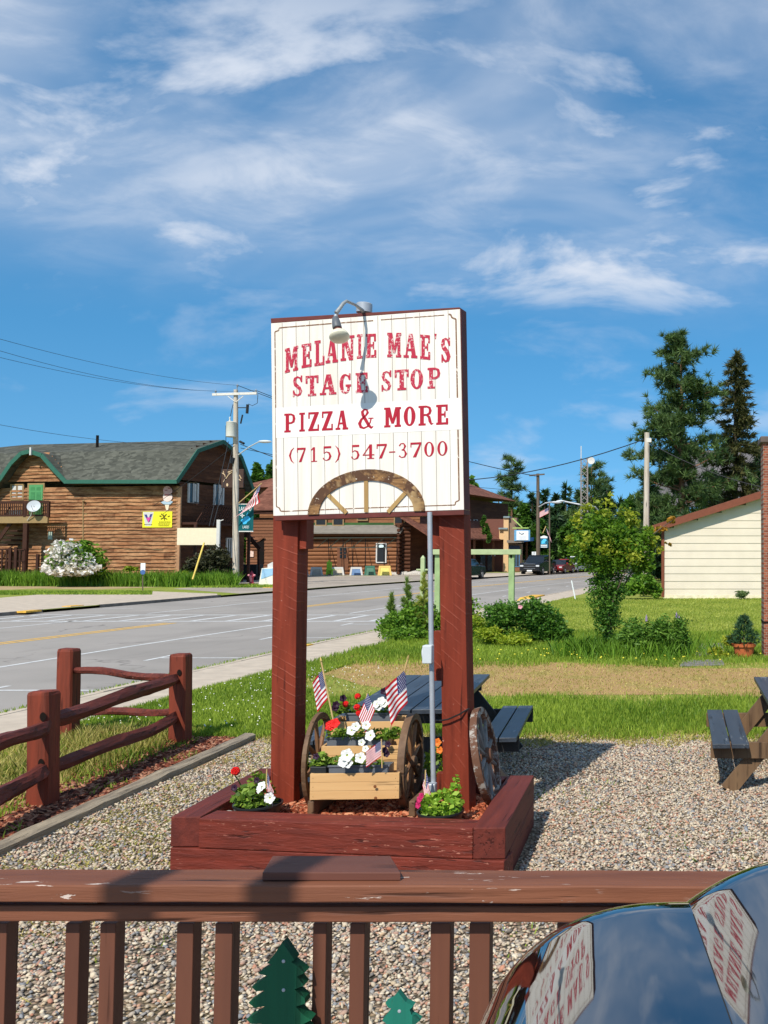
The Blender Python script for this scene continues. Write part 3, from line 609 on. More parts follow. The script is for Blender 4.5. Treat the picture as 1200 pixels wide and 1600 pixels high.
ml.add(vs, [(j * (nx + 1) + i, j * (nx + 1) + i + 1, (j + 1) * (nx + 1) + i + 1, (j + 1) * (nx + 1) + i) for j in range(ny) for i in range(nx)])
ml.build('soil', M_mulch, PL)
# bark chips lying on the mulch (uncountable)
def chips(name, poly_pt, n, z, size, cols, kind_parent=None, label=None):
    vs = []; fs = []; ti = []
    for k in range(n):
        c = poly_pt(); L = random.uniform(.5, 1.4) * size; w = L * random.uniform(.3, .55); h = w * .35; R = Matrix.Rotation(random.uniform(0, 6.28), 3, 'Z') @ Matrix.Rotation(random.uniform(-.5, .5), 3, 'X') @ Matrix.Rotation(random.uniform(-.5, .5), 3, 'Y')
        o = len(vs)
        for zz in (-1, 1):
            for x, y in ((-1, -.6), (.7, -1), (1, .5), (-.6, 1)): vs.append(V((c[0], c[1], z + h)) + R @ V((x * L / 2, y * w / 2, zz * h / 2)))
        for f in ((0, 3, 2, 1), (4, 5, 6, 7), (0, 1, 5, 4), (1, 2, 6, 5), (2, 3, 7, 6), (3, 0, 4, 7)): fs.append([o + i for i in f]); 
        ti += [random.random()] * 6
    return np_obj(name, [tuple(v) for v in vs], fs, cols, loc=(pb if kind_parent is None else None), tint=ti)
def tintmat(name, c1, c2, rough=.8, spec=.2, mid=None):
    t = NT(name); a = t.n('ShaderNodeAttribute'); a.attribute_name = 'tint'
    r = t.n('ShaderNodeValToRGB'); r.color_ramp.elements[0].color = c1; r.color_ramp.elements[1].color = c2
    if mid:
        for pos, cc in mid: e = r.color_ramp.elements.new(pos); e.color = cc
    t.l(a.outputs['Fac'], r.inputs[0]); n = t.noise(40, 4); return t.fin(t.mix(t.rng(n, .3, .7, 0, .25), r.outputs[0], c1), rough, spec, t.bump(n, .3, .004))
M_chip = tintmat('bark_chip', lin(112, 50, 30), lin(222, 160, 122), mid=((.5, lin(186, 100, 66)),))
def inpl():
    a, b = random.random(), random.random(); p = pts[0].lerp(pts[1], a).lerp(pts[3].lerp(pts[2], a), b); return (p.x, p.y)
tag(chips('bark_chips', inpl, 5200, .275, .05, M_chip), 'orange brown bark chips covering the soil inside the timber planter', 'bark chips', kind='stuff')
def inbed():
    y = random.uniform(6.0, 10.6) if random.random() < .9 else random.uniform(2.6, 6); return (random.uniform(-5.75, -4.8 - (y - 6) * .05), y)
tag(chips('bark_mulch', inbed, 6500, .005, .06, tintmat('bark_mulch_chip', lin(60, 30, 22), lin(190, 140, 110), mid=((.5, lin(128, 66, 46)),))), 'reddish bark mulch scattered along the rail fence', 'mulch', kind='stuff')
# stones in planter
M_stone = plain('field_stone', (.50, .46, .40, 1), .85, .25, 0, .3, 14, .5, 50, .006)
for (u, v, Y, r, lb) in ((357, 1268, 6.42, .06, 'flat pale stone in the front left corner of the planter'), (786, 1222, 6.95, .085, 'round grey stone in the back right corner of the planter'), (581, 1271, 6.28, .022, 'small white pebble on the bark in front of the cart')):
    m = MB(); q = P(u, v, Y); q.z = .28 + r * .3; m.ball(q, r, 14, 9, sq=(1.15, .85, .62))
    for i, p in enumerate(m.v): f = 1 + .08 * math.sin(p[0] * 90 + p[2] * 70) * math.cos(p[1] * 80); m.v[i] = tuple(q + (V(p) - q) * f)
    tag(m.build('stone', M_stone, smooth=True, loc=q), lb, 'stone')
# ================================================================== leaves, blooms, flags
def leaf_quads(cent, size, tint, aspect=.55, droop=0, up=.35, rs=rng):
    n = len(cent); cent = np.asarray(cent); d = rs.normal(size=(n, 3)); d[:, 2] = d[:, 2] * .6 - droop; d /= np.linalg.norm(d, axis=1)[:, None]
    nr = rs.normal(size=(n, 3)) * .7; nr[:, 2] += up; s = np.cross(d, nr); s /= (np.linalg.norm(s, axis=1)[:, None] + 1e-9)
    L = size * rs.uniform(.6, 1.35, n); L = L[:, None]; w = L * aspect
    bend = np.cross(s, d) * L * rs.uniform(-.15, .15, (n, 1))
    v = np.stack([cent - d * L * .5, cent + s * w * .5 + bend, cent + d * L * .5, cent - s * w * .5 + bend], 1).reshape(-1, 3)
    f = np.arange(n * 4).reshape(n, 4); return v, f, tint
def mound(c, rx, ry, rz, n, shell=.55, rs=rng):
    d = rs.normal(size=(n, 3)); d /= np.linalg.norm(d, axis=1)[:, None]; r = shell + (1 - shell) * rs.random(n) ** .6
    p = d * r[:, None] * np.array([rx, ry, rz]); return p + np.array(c)
M_leaf = leafm('petunia_leaf', lin(70, 104, 30), lin(150, 176, 66), .35)
M_leaf_lime = leafm('lime_leaf', lin(104, 150, 34), lin(190, 216, 84), .4)
M_leaf_dk = leafm('dark_leaf', lin(34, 58, 22), lin(84, 116, 44), .3)
M_pet_w = plain('petal_white', (.76, .76, .70, 1), .6, .2, 0, .05, 60, .5, 220, .002)
M_pet_r = plain('petal_red', (.72, .018, .014, 1), .55, .2, 0, .1)
M_pet_k = plain('petal_dark', (.030, .010, .026, 1), .5, .2, 0, .1)
M_pet_m = plain('petal_magenta', (.45, .02, .10, 1), .5, .2, 0, .1)
M_throat = plain('flower_throat', (.55, .6, .2, 1), .6, .2, 0, .1)
M_black_pl = plain('black_plastic', (.018, .020, .020, 1), .38, .45, 0, .1, 10, .05)
M_grey_pl = plain('grey_plastic', (.115, .125, .14, 1), .42, .45, 0, .1, 10, .05)
def petunia(mb, c, r, nrm=(0, -1, .25), mi=0):
    if isinstance(mb, Blooms): b = MB(); mb.l.append(b); mb = b
    n = V(nrm).normalized(); q = n.to_track_quat('Z', 'Y').to_matrix(); N = 30; vs = [V(c) - n * r * .55]
    for ring, (rr, zz) in enumerate(((.20, -.20), (.6, -.04), (1, .02))):
        for k in range(N):
            t = 2 * math.pi * k / N; lobe = 1 + (.10 if ring == 2 else 0) * math.cos(5 * t); w = (.11 * math.sin(10 * t + c[0] * 40) if ring == 2 else 0)
            vs.append(V(c) + q @ V((r * rr * lobe * math.cos(t), r * rr * lobe * math.sin(t), r * (zz + w))))
    fs = [(0, 1 + k, 1 + (k + 1) % N) for k in range(N)]; mb.add(vs[:N + 1], fs, mi + 1); fs = []
    for j in range(2):
        for k in range(N): fs.append((1 + j * N + k, 1 + j * N + (k + 1) % N, 1 + (j + 1) * N + (k + 1) % N, 1 + (j + 1) * N + k))
    mb.add(vs, fs, mi)
class Blooms:
    def __init__(s): s.l = []
    def build(s, name, mat, parent, **k): [b.build(name, [mat, M_throat] if mat is M_pet_w else mat, parent) for b in s.l]
def geranium(mb, c, r, mi=0, n=26):
    if isinstance(mb, Blooms): b = MB(); mb.l.append(b); mb = b
    for k in range(n):
        d = V((random.gauss(0, 1), random.gauss(0, 1), random.gauss(.2, .8))).normalized(); petunia(mb, V(c) + d * r * .7, r * .42, d, mi)
def plant(parent, name, cent, rx, ry, rz, n, size, mat, shell=.5):
    p = mound(cent, rx, ry, rz, n, shell); p[:, 2] = np.maximum(p[:, 2], cent[2] - rz * .35)
    v, f, t = leaf_quads(p, size, None, .6); sp = MB()
    o = np_obj(name, v, f, mat, parent, tint=rng.random(len(f)), smooth=False)
    return o
# ---- small flags on sticks
M_fr = plain('flag_red', (.50, .018, .026, 1), .75, .15, 0, .06); M_fw = plain('flag_white', (.80, .78, .76, 1), .75, .15, 0, .03); M_fb = plain('flag_blue', (.028, .035, .14, 1), .75, .15, 0, .08)
M_stick = wood('stick_wood', (.66, .46, .20, 1), (.5, .33, .13, 1), 'Z', 20, .1); M_gold = plain('gold_tip', (.6, .42, .12, 1), .3, .5, .6, 0)
def cloth(parent, o, hoist, fly, amp=.06, waves=1.6, droop=0, twist=None, canton=True, stars=True):
    """o: canton corner at the staff; hoist: vector down the staff; fly: vector along the stripes."""
    o, hoist, fly = V(o), V(hoist), V(fly); n = fly.cross(hoist).normalized(); NX, NY = 26, 26; L = fly.length
    def pt(a, b, off=0):
        w = math.sin(a * waves * 2 * math.pi + b * 1.3) * amp * L * (a ** .7)
        p = o + hoist * b + fly * a + n * (w + off) + V((0, 0, -droop * L * a * a))
        if twist: p = p + V(twist) * (a * a * (b - .2))
        return p
    m = MB(); vs = [pt(i / NX, j / NY) for j in range(NY + 1) for i in range(NX + 1)]; m.v = [tuple(v) for v in vs]
    for j in range(NY):
        for i in range(NX):
            m.f.append((j * (NX + 1) + i, j * (NX + 1) + i + 1, (j + 1) * (NX + 1) + i + 1, (j + 1) * (NX + 1) + i))
            st = j // 2; m.mi.append(2 if (i / NX < .4 and st < 7) else (0 if st % 2 == 0 else 1))
    if stars:
        for r in range(9):
            for c in range(6 if r % 2 == 0 else 5):
                a = .4 * (c + (.5 if r % 2 == 0 else 1)) / 6; b = (7 / 13) * (r + .5) / 9
                for s in (1, -1):
                    q = [pt(a + dx, b + dy, .0012 * s * max(1, L / .3)) for dx, dy in ((-.014, 0), (0, -.022), (.014, 0), (0, .022))]; m.quad(*q, mi=1)
    return m.build('flag_cloth', [M_fr, M_fw, M_fb], parent, smooth=True)
def stick_flag(lb, base, top, o_f, hoist, fly, group='small stick flags in the planter', amp=.05, waves=1.3, droop=0, rad=.0045, tip=True, twist=None):
    base, top = V(base), V(top); t = thing('stick_flag', lb, 'flag', tuple(base), group)
    m = MB(); m.tube([base, top], rad, 8); m.build('stick', M_stick, t, smooth=True)
    if tip: m = MB(); m.lathe([(0, 0), (rad * 1.8, .004), (rad * 1.2, .02), (0, .035)], top, 8, M=(top - base).normalized().to_track_quat('Z', 'Y').to_matrix()); m.build('gold_tip', M_gold, t, smooth=True)
    cloth(t, o_f, hoist, fly, amp, waves, droop, twist); return t
def flag_px(lb, b, t, o, h, f, Y, dY=0, **k):
    o3 = P(*o, Y); h3 = P(*h, Y) - o3; f3 = P(*f, Y - dY) - o3; return stick_flag(lb, P(*b, Y), P(*t, Y), o3, h3, f3, **k)
flag_px('flag on a leaning stick at the left end of the cart planter', (521, 1127), (502, 1034), (504, 1047), (512, 1093), (488, 1064), 6.72, .05, amp=.05, droop=.12, rad=.006)
flag_px('largest stick flag, flying above the right wheel of the cart planter', (609, 1140), (637, 1030), (633, 1046), (637, 1098), (602, 1076), 6.70, .10, amp=.06, rad=.006, twist=(.03, 0, -.03))
flag_px('small tilted flag on the top cart step between red and white flowers', (563, 1128), (574, 1083), (575, 1083), (586, 1110), (560, 1118), 6.66, .03, amp=.04, tip=False)
flag_px('small flag in the lowest trough of the cart planter beside white petunias', (597, 1200), (596, 1155), (597, 1156), (597, 1181), (572, 1174), 6.40, .03, amp=.05, tip=False)
flag_px('small flag in the black pot of geranium and white petunia', (416, 1230), (417, 1202), (417, 1204), (416, 1234), (427, 1236), 6.42, .0, amp=.05, tip=False)
flag_px('small drooping flag in the black pot at the foot of the conduit', (664, 1240), (665, 1203), (666, 1206), (660, 1228), (674, 1246), 6.35, .02, amp=.06, tip=False)
# ---- round pots
def round_pot(lb, u, v, Y, r, h):
    q = P(u, v, Y); q.z = .285; t = thing('flower_pot', lb, 'flower pot', tuple(q), 'black flower pots in the planter')
    m = MB(); m.lathe([(0, 0), (r * .88, 0), (r, h), (r * 1.04, h), (r * 1.04, h + .012), (r * .96, h + .012), (r * .93, h - .02), (0, h - .02)], q, 26); m.build('pot', M_black_pl, t, smooth=True)
    return t, q
t, q = round_pot('black round pot with one red geranium and white petunias by the left post', 403, 1270, 6.45, .155, .085)
plant(t, 'leaves', (q.x - .02, q.y, q.z + .13), .15, .13, .10, 300, .052, M_leaf); plant(t, 'leaves', (q.x - .01, q.y + .02, q.z + .23), .07, .06, .08, 70, .045, M_leaf)
m = MB(); m.tube([q + V((-.05, 0, .07)), P(372, 1218, 6.45), P(367, 1212, 6.45)], .004, 6); m.build('stem', M_leaf_dk, t)
m = Blooms(); geranium(m, P(368, 1205, 6.45), .036); m.build('red_bloom', M_pet_r, t)
m = Blooms(); petunia(m, P(421, 1247, 6.28), .036, (0, -1, .1)); petunia(m, P(408, 1229, 6.32), .034, (-.3, -.8, .5)); petunia(m, P(405, 1233, 6.32), .028, (-.6, -.7, .3)); m.build('white_bloom', M_pet_w, t)
m = Blooms(); petunia(m, P(366, 1231, 6.4), .022, (0, -1, .3)); petunia(m, P(401, 1219, 6.4), .02); m.build('dark_bloom', M_pet_k, t)
t, q = round_pot('dark green pot of lime green leaves at the foot of the right post', 688, 1281, 6.27, .15, .085)
plant(t, 'leaves', (q.x + .01, q.y, q.z + .13), .145, .12, .10, 360, .048, M_leaf_lime); plant(t, 'leaves', (q.x + .10, q.y, q.z + .23), .035, .04, .10, 60, .042, M_leaf_lime)
m = Blooms(); 
for (u, v) in ((655, 1249), (653, 1258), (658, 1244)): petunia(m, P(u, v, 6.2), .022, (-.4, -.8, .2))
m.build('magenta_bloom', M_pet_m, t)
# ---- hidden foliage behind posts (dark pots)
for (u, v, Y, lb) in ((466, 1215, 6.98, 'dark leafy pot half hidden behind the left sign post'), (684, 1178, 7.0, 'pot of orange and green leaves between the conduit and the right post')):
    qq = P(u, v, Y); t = thing('flower_pot', lb, 'flower pot', (qq.x, qq.y, .285), 'dark pots behind the posts'); m = MB(); m.lathe([(0, 0), (.09, 0), (.11, .12), (.1, .12), (0, .1)], (qq.x, qq.y, .285), 18); m.build('pot', M_black_pl, t, smooth=True)
    plant(t, 'leaves', (qq.x, qq.y, .285 + .22), .10, .09, .15, 170, .06, M_leaf_dk if u < 500 else M_leaf)
    if u > 500: m = Blooms(); petunia(m, P(683, 1160, 6.9), .03); petunia(m, P(687, 1172, 6.9), .025); m.build('orange_bloom', plain('petal_orange', (.75, .2, .03, 1), .5, .2, 0, .1), t)
# ================================================================== cart planter
ct = thing('cart_planter', 'stepped pine cart planter with wagon wheels holding three rows of flowers', 'planter', tuple(P(560, 1268, 6.7).xy) + (.285,))
M_pine = wood('pine_board', (.72, .45, .20, 1), (.58, .33, .13, 1), 'X', 11, .25, knots=False); M_pine2 = wood('pine_end', (.60, .38, .18, 1), (.45, .26, .11, 1), 'Y', 11, .2)
M_wheel = wood('wheel_brown', (.20, .115, .060, 1), (.11, .058, .030, 1), 'Y', 14, .5); M_wheel2 = wood('wheel_spoke', (.30, .15, .065, 1), (.17, .08, .04, 1), 'Z', 14, .3)
dd = V((-.075, 1, 0)).normalized(); rr_ = V((1, .05, 0)).normalized()
def tier(u0, u1, vt, vb, Y, depth, ends=True):
    a = P(u0, vt, Y); b = P(u1, vt, Y); z1_ = a.z; z0_ = P(u0, vb, Y).z; b = a + rr_ * (b.x - a.x)
    m = MB()
    nb = 3; hh = (z1_ - z0_) / nb
    for k in range(nb): p0 = a + V((0, 0, -hh * (k + 1))); p1 = b + V((0, 0, -hh * (k + 1))); m.hexa([p0, p1, p1 + dd * .018, p0 + dd * .018], [p + V((0, 0, hh - .0015)) for p in (p0, p1, p1 + dd * .018, p0 + dd * .018)])
    m.build('front_board', M_pine, ct, bevel=.0015)
    for s in (a + dd * .019, b + dd * .019 - rr_ * .018):
        m = MB(); z = V((0, 0, z0_ - z1_)); m.hexa([s + z, s + rr_ * .018 + z, s + rr_ * .018 + dd * depth + z, s + dd * depth + z], [s, s + rr_ * .018, s + rr_ * .018 + dd * depth, s + dd * depth]); m.build('side_board', M_pine2, ct, bevel=.001)
    return a, b
tiers = [tier(484.5, 622, 1209, 1250, 6.42, .22), tier(502, 628, 1166, 1210, 6.68, .2), tier(515, 640, 1128, 1166, 6.93, .22)]
m = MB(); a, b = tiers[2]; m.hexa([a + dd * .24 + V((0, 0, -.45)), b + dd * .24 + V((0, 0, -.45)), b + dd * .26 + V((0, 0, -.45)), a + dd * .26 + V((0, 0, -.45))], [a + dd * .24, b + dd * .24, b + dd * .26, a + dd * .26]); m.build('back_board', M_pine, ct)
nail = MB()
for u in (489, 618):
    for v in (1216, 1230, 1245): nail.lathe([(.0025, 0), (0, .0015)], P(u, v, 6.42) - V((0, .0005, 0)), 8, M=Matrix.Rotation(math.pi / 2, 3, 'X'))
for u, v in ((586, 1229), (587, 1247)): nail.lathe([(.011, 0), (.008, .0012), (0, .0018)], P(u, v, 6.42) - V((0, .0005, 0)), 12, M=Matrix.Rotation(math.pi / 2, 3, 'X'))
nail.build('knot_and_nail_heads', plain('knot_brown', (.20, .07, .02, 1), .6, .3, 0, .3, 60), ct)
for u in (491, 648):
    q = P(u, 1262, 6.5); fb = MB(); fb.box((q.x, 6.68, .345), (.045, .5, .11)); fb.build('foot', M_wheel, ct, bevel=.01)
def wagon_wheel(name, parent, c, R, axis, spokes=8, wrim=.045, trim=.035, mats=(None, None), hubr=.045):
    ax_ = V(axis).normalized(); Q = ax_.to_track_quat('Z', 'Y').to_matrix(); c = V(c)
    m = MB(); n = 40
    prof = [(R - wrim, -trim / 2), (R, -trim / 2), (R, trim / 2), (R - wrim, trim / 2), (R - wrim, -trim / 2)]; m.lathe(prof, c, n, M=Q); w = m.build(name, mats[0], parent, bevel=.002)
    for k in range(spokes):
        m = MB(); t = 2 * math.pi * (k + .3) / spokes; d = Q @ V((math.cos(t), math.sin(t), 0)); m.tube([c + d * hubr * .8, c + d * R * .45, c + d * (R - wrim * .8)], [.013, .017, .012], 7); m.build('spoke', mats[1], w)
    m = MB(); m.lathe([(0, -.045), (hubr * .7, -.045), (hubr, -.02), (hubr, .02), (hubr * .7, .045), (0, .045)], c, 16, M=Q); m.build('hub', mats[0], w, smooth=True); return w
wagon_wheel('wheel', ct, P(497.5, 1186, 6.84), .335, (1, .075, 0), mats=(M_wheel, M_wheel2), trim=.03)
wagon_wheel('wheel', ct, P(642, 1190, 6.83), .345, (1, .075, 0), mats=(M_wheel, M_wheel2), trim=.05)
def trough(u0, u1, vt, vb, Y, depth=.15):
    a = P(u0, vt, Y); b = P(u1, vt, Y); h = a.z - P(u0, vb, Y).z + .05; t = thing('flower_trough', '', 'flower trough', tuple(a + V((0, 0, -h))), 'grey flower troughs on the cart')
    m = MB(); wl = .006
    for (p, d1, d2) in ((a, rr_ * (b - a).length, dd * wl), (a + dd * depth, rr_ * (b - a).length, dd * wl)): m.hexa([p + V((0, 0, -h)), p + d1 + V((0, 0, -h)), p + d1 + d2 + V((0, 0, -h)), p + d2 + V((0, 0, -h))], [p, p + d1, p + d1 + d2, p + d2])
    L = (b - a).length
    for p in (a + dd * .007, a + rr_ * (L - wl) + dd * .007): m.hexa([p + V((0, 0, -h)), p + rr_ * wl + V((0, 0, -h)), p + rr_ * wl + dd * (depth - .008) + V((0, 0, -h)), p + dd * (depth - .008) + V((0, 0, -h))], [p, p + rr_ * wl, p + rr_ * wl + dd * (depth - .008), p + dd * (depth - .008)])
    p = a + rr_ * .007 + dd * .007 + V((0, 0, -.035)); L2 = L - .014; m.hexa([p + V((0, 0, -.02)), p + rr_ * L2 + V((0, 0, -.02)), p + rr_ * L2 + dd * (depth - .01) + V((0, 0, -.02)), p + dd * (depth - .01) + V((0, 0, -.02))], [p, p + rr_ * L2, p + rr_ * L2 + dd * (depth - .01), p + dd * (depth - .01)])
    m.build('tub', M_grey_pl, t)
    m = MB(); e = .008; o = a - rr_ * e - dd * e + V((0, 0, .001)); m.hexa([o, o + rr_ * (L + 2 * e), o + rr_ * (L + 2 * e) + dd * .014, o + dd * .014], [x + V((0, 0, .012)) for x in (o, o + rr_ * (L + 2 * e), o + rr_ * (L + 2 * e) + dd * .014, o + dd * .014)]); m.build('rim', M_grey_pl, t, bevel=.002)
    return t, a, b
def lv(t, u, v, Y, rx, rz, n, mat=None, size=.04): q = P(u, v, Y); plant(t, 'leaves', q, rx, .06, rz, n, size, mat or M_leaf)
t, a, b = trough(541, 612, 1117, 1128, 7.0); t['label'] = 'grey trough of red and dark flowers on the top step of the cart'
for u, n in ((535, 80), (550, 90), (590, 80), (602, 60)): lv(t, u, 1108, 7.06, .09, .06, n)
m = Blooms(); [geranium(m, P(u, v, 6.98), .028) for u, v in ((540, 1100), (558, 1105), (559, 1088), (561, 1114))]; m.build('red_bloom', M_pet_r, t)
m = Blooms(); [petunia(m, P(u, v, 6.96), .03, (random.uniform(-.4, .4), -1, .4)) for u, v in ((588, 1100), (596, 1095), (592, 1104), (600, 1099))]; m.build('white_bloom', M_pet_w, t)
m = Blooms(); [petunia(m, P(u, v, 6.98), .026, (random.uniform(-.5, .5), -1, .2)) for u, v in ((536, 1091), (525, 1101), (524, 1106), (607, 1086), (600, 1080))]; m.build('dark_bloom', M_pet_k, t)
t, a, b = trough(511, 603, 1155, 1167, 6.72); t['label'] = 'grey trough with white petunias and one red bloom on the middle step of the cart'
for u, n in ((522, 60), (540, 100), (562, 100), (590, 60), (608, 100), (616, 90)): lv(t, u, 1148, 6.76, .08, .05, n)
m = Blooms(); [petunia(m, P(u, v, 6.62), r, (random.uniform(-.4, .4), -1, .3)) for u, v, r in ((578, 1149, .038), (572, 1133, .03), (549, 1141, .034), (556, 1135, .03), (565, 1160, .024))]; m.build('white_bloom', M_pet_w, t)
m = Blooms(); [petunia(m, P(u, v, 6.6), .034, (.2, -1, .5)) for u, v in ((519, 1132), (523, 1130), (516, 1134))]; m.build('red_bloom', M_pet_r, t)
m = Blooms(); [petunia(m, P(u, v, 6.66), .022) for u, v in ((559, 1132), (606, 1163))]; m.build('dark_bloom', M_pet_k, t)
t, a, b = trough(514, 606, 1199, 1210, 6.46); t['label'] = 'grey trough with large white petunias on the lowest step of the cart'
for u, n in ((500, 110), (506, 80), (530, 110), (552, 110), (566, 80), (585, 50)): lv(t, u, 1192, 6.53, .075, .05, n)
m = Blooms(); [petunia(m, P(u, v, 6.38), r, (random.uniform(-.3, .3), -1, .3)) for u, v, r in ((542, 1180, .042), (536, 1190, .038), (543, 1192, .034), (563, 1184, .036), (571, 1170, .022))]; m.build('white_bloom', M_pet_w, t)
m = Blooms(); [petunia(m, P(u, v, 6.44), .022) for u, v in ((494, 1182), (604, 1178), (601, 1172))]; m.build('dark_bloom', M_pet_k, t)
t = thing('leafy_tray', 'black tray of green leaves at the left end of the lowest cart step', 'flower tray', tuple(P(502, 1208, 6.5))); m = MB(); q = P(502, 1202, 6.5); m.box(q, (.11, .12, .06)); m.build('tray', M_black_pl, t, bevel=.004); lv(t, 503, 1188, 6.5, .05, .06, 90)
# ---- loose weathered wagon wheel leaning on the right post
ww = thing('wagon_wheel', 'weathered grey wooden wagon wheel leaning against the right sign post', 'wagon wheel', tuple(P(766, 1255, 6.5)))
Mg = wood('grey_weathered', (.30, .28, .26, 1), (.15, .13, .11, 1), 'Z', 16, .8); Mgb = NT('peeling_brown'); t = Mgb; n1 = t.noise(14, 6, .7); c = t.mix(t.rng(n1, .50, .58), (.13, .06, .035, 1), (.38, .34, .29, 1)); Mgb = t.fin(c, .75, .2, t.bump(n1, .8, .006))
Yw = 6.72; cw = (P(737, 1106, Yw) + P(768, 1256, Yw)) / 2 + V((.03, 0, 0)); axv = V((1, .035, .20))
w = wagon_wheel('rim', ww, cw, .345, axv, 10, .05, .05, (Mgb, Mg), .06)
# ================================================================== railing in front
BR1 = (.235, .086, .042, 1); BR2 = (.145, .050, .026, 1)
M_rX = wood('railing_brown_x', BR1, BR2, 'X', 14, .9, ((.60, .48, .40, 1), .622, 55), bdist=.006)
M_rXc = wood('railing_brown_plain', BR1, BR2, 'X', 14, .9, None, bdist=.006)
M_rZ = wood('railing_brown_z', (.165, .060, .032, 1), (.115, .042, .024, 1), 'Z', 14, .5, None, bdist=.003)
RT = thing('deck_railing', 'brown painted wooden railing with chipped cap and square balusters', 'railing', (-1.0, 2.34, .5))
a = P(-60, 1384, 2.30); b = P(1340, 1392, 2.33)
def long_board(name, x0, x1, y0, y1, z0f, z1f, mat, segs=24, wob=.0012, bevel=.004):
    m = MB(); rings = []
    for i in range(segs + 1):
        x = x0 + (x1 - x0) * i / segs; f = i / segs; w = random.uniform(-wob, wob); z0, z1 = z0f(f), z1f(f)
        rings.append([V((x, y0, z0 + w)), V((x, y1, z0 + w)), V((x, y1, z1 + w)), V((x, y0, z1 + w))])
    vs = [p for r in rings for p in r]; fs = [(0, 1, 2, 3), tuple(len(vs) - 4 + k for k in (3, 2, 1, 0))]
    for i in range(segs):
        for k in range(4): fs.append((4 * i + k, 4 * (i + 1) + k, 4 * (i + 1) + (k + 1) % 4, 4 * i + (k + 1) % 4))
    m.add(vs, fs); return m.build(name, mat, RT, bevel=bevel)
def P_z(v, Y): return P(600, v, Y).z
zc = lambda f: P_z(1359, 2.415) + .006 - .010 * f
CT = zc(.5) - P_z(1411, 2.30)
X0, X1 = -3.6, 1.2
long_board('cap_board', X0, X1, 2.30, 2.415, lambda f: zc(f) - CT, zc, M_rX, wob=.0015)
zt = lambda f: P_z(1415.5, 2.335) + .004 - .008 * f; zb = lambda f: P_z(1441, 2.335) + .004 - .008 * f
long_board('top_rail', X0, X1, 2.335, 2.375, zb, lambda f: zt(f) - .0, M_rXc)
sh = MB(); 
for x in (-2.9, -1.5, -.35, .6): sh.box((x, 2.36, (zc(.5) - CT + zt(.5)) / 2), (.09, .03, (zc(.5) - CT - zt(.5)) + .002))
sh.build('packing_block', M_rZ, RT)
def PX(u, Y): return (u - CX) / FPX * Y / math.cos(PITCH) * 1.0
for (u0, u1) in tuple((-62 - 52 * k - (k % 2) * 24, -38 - 52 * k - (k % 2) * 24) for k in range(1, 17)) + ((-62, -38), (-24, 9), (101, 123), (155, 179), (275, 301), (335, 362), (488, 509), (546, 569), (672, 703), (733, 765), (870, 898), (930, 960), (1060, 1088), (1120, 1150)):
    a = P(u0, 1500, 2.38); b = P(u1, 1500, 2.38); m = MB(); x = (a.x + b.x) / 2; m.box((x, 2.402, (P_z(1438, 2.4) + .56) / 2), (b.x - a.x, .044, P_z(1438, 2.4) - .56)); m.build('baluster', M_rZ, RT, bevel=.002)
long_board('bottom_rail', X0, X1, 2.335, 2.3775, lambda f: .60, lambda f: .64, M_rX)
for x in (-3.55, 1.15): m = MB(); m.box((x, 2.43, .86), (.09, .09, .74)); m.build('post', M_rZ, RT, bevel=.004)
# loose board on the cap
lo = [P(410, 1366, 2.33), P(626, 1366, 2.33)]; z = zc(.5) + .001
m = MB(); yb1 = (2.1 - z - .02) / -(ray(500, 1337).z / ray(500, 1337).y); a, b = V((lo[0].x, 2.33, z)), V((lo[1].x, 2.33, z)); c, d = V((P(610, 1337, yb1).x, yb1, z)), V((P(426, 1337, yb1).x, yb1, z)); t_ = .02
m.hexa([a, b, c, d], [p + V((0, 0, t_)) for p in (a, b, c, d)])
tag(m.build('loose_board', wood('loose_board_brown', (.16, .058, .037, 1), (.11, .04, .027, 1), 'X', 10, .6, ((.7, .62, .55, 1), .62, 8)), bevel=.002, loc=(a.x, 2.335, z)), 'short loose brown board with chipped ends lying on the railing cap', 'board')
# plywood tree cutouts fixed to the railing
def cutout(lb, pts, Y, c1, c2, th=.032):
    m = MB(); f = [P(u, v, Y) for u, v in pts]; n = len(f); f_ctr = pts[0][0] + 2; cz = V((sum(p.x for p in f) / n, Y, sum(p.z for p in f) / n))
    lo_ = f; hi_ = [p + V((0.0, th, 0)) for p in f]
    from mathutils.geometry import tessellate_polygon
    L = f[0] - V((0, 0, .3)); t = thing('tree_cutout', lb, 'cutout', tuple(L)); tri = tessellate_polygon([[V((p.x, p.z, 0)) for p in f]])
    mm = MB(); mm.add(lo_, [tuple(q) for q in tri]); mm.add(hi_, [tuple(q) for q in tri]); mm.add(lo_ + hi_, [(i, (i + 1) % n, n + (i + 1) % n, n + i) for i in range(n)])
    mat = wood('green_ply', c1, c2, 'Z', 16, .6, ((.05, .10, .07, 1), .63, 50)); me = bpy.data.meshes.new('panel'); me.from_pydata([V(p) - L for p in mm.v], [], mm.f); me.materials.append(mat)
    o = bpy.data.objects.new('panel', me); COL.objects.link(o); o.parent = t; o['_loc'] = t['_loc']
    for dv in (30, 75):
        sc_ = MB(); q = P(f_ctr, pts[0][1] + dv, Y); sc_.lathe([(.0045, 0), (.004, .0012), (0, .0018)], q, 10, M=Matrix.Rotation(math.pi / 2, 3, 'X')); sc_.build('screw_head', M_galv, t)
    o = t
    return t
T1L = [(441, 1472), (428, 1492), (417, 1505), (425, 1507), (414, 1514), (403, 1521), (418, 1525), (406, 1534), (393, 1542), (400, 1549), (413, 1548), (402, 1558), (388, 1567), (398, 1575), (414, 1572), (402, 1584), (385, 1593), (393, 1600), (410, 1600), (392, 1618), (375, 1630), (400, 1640)]
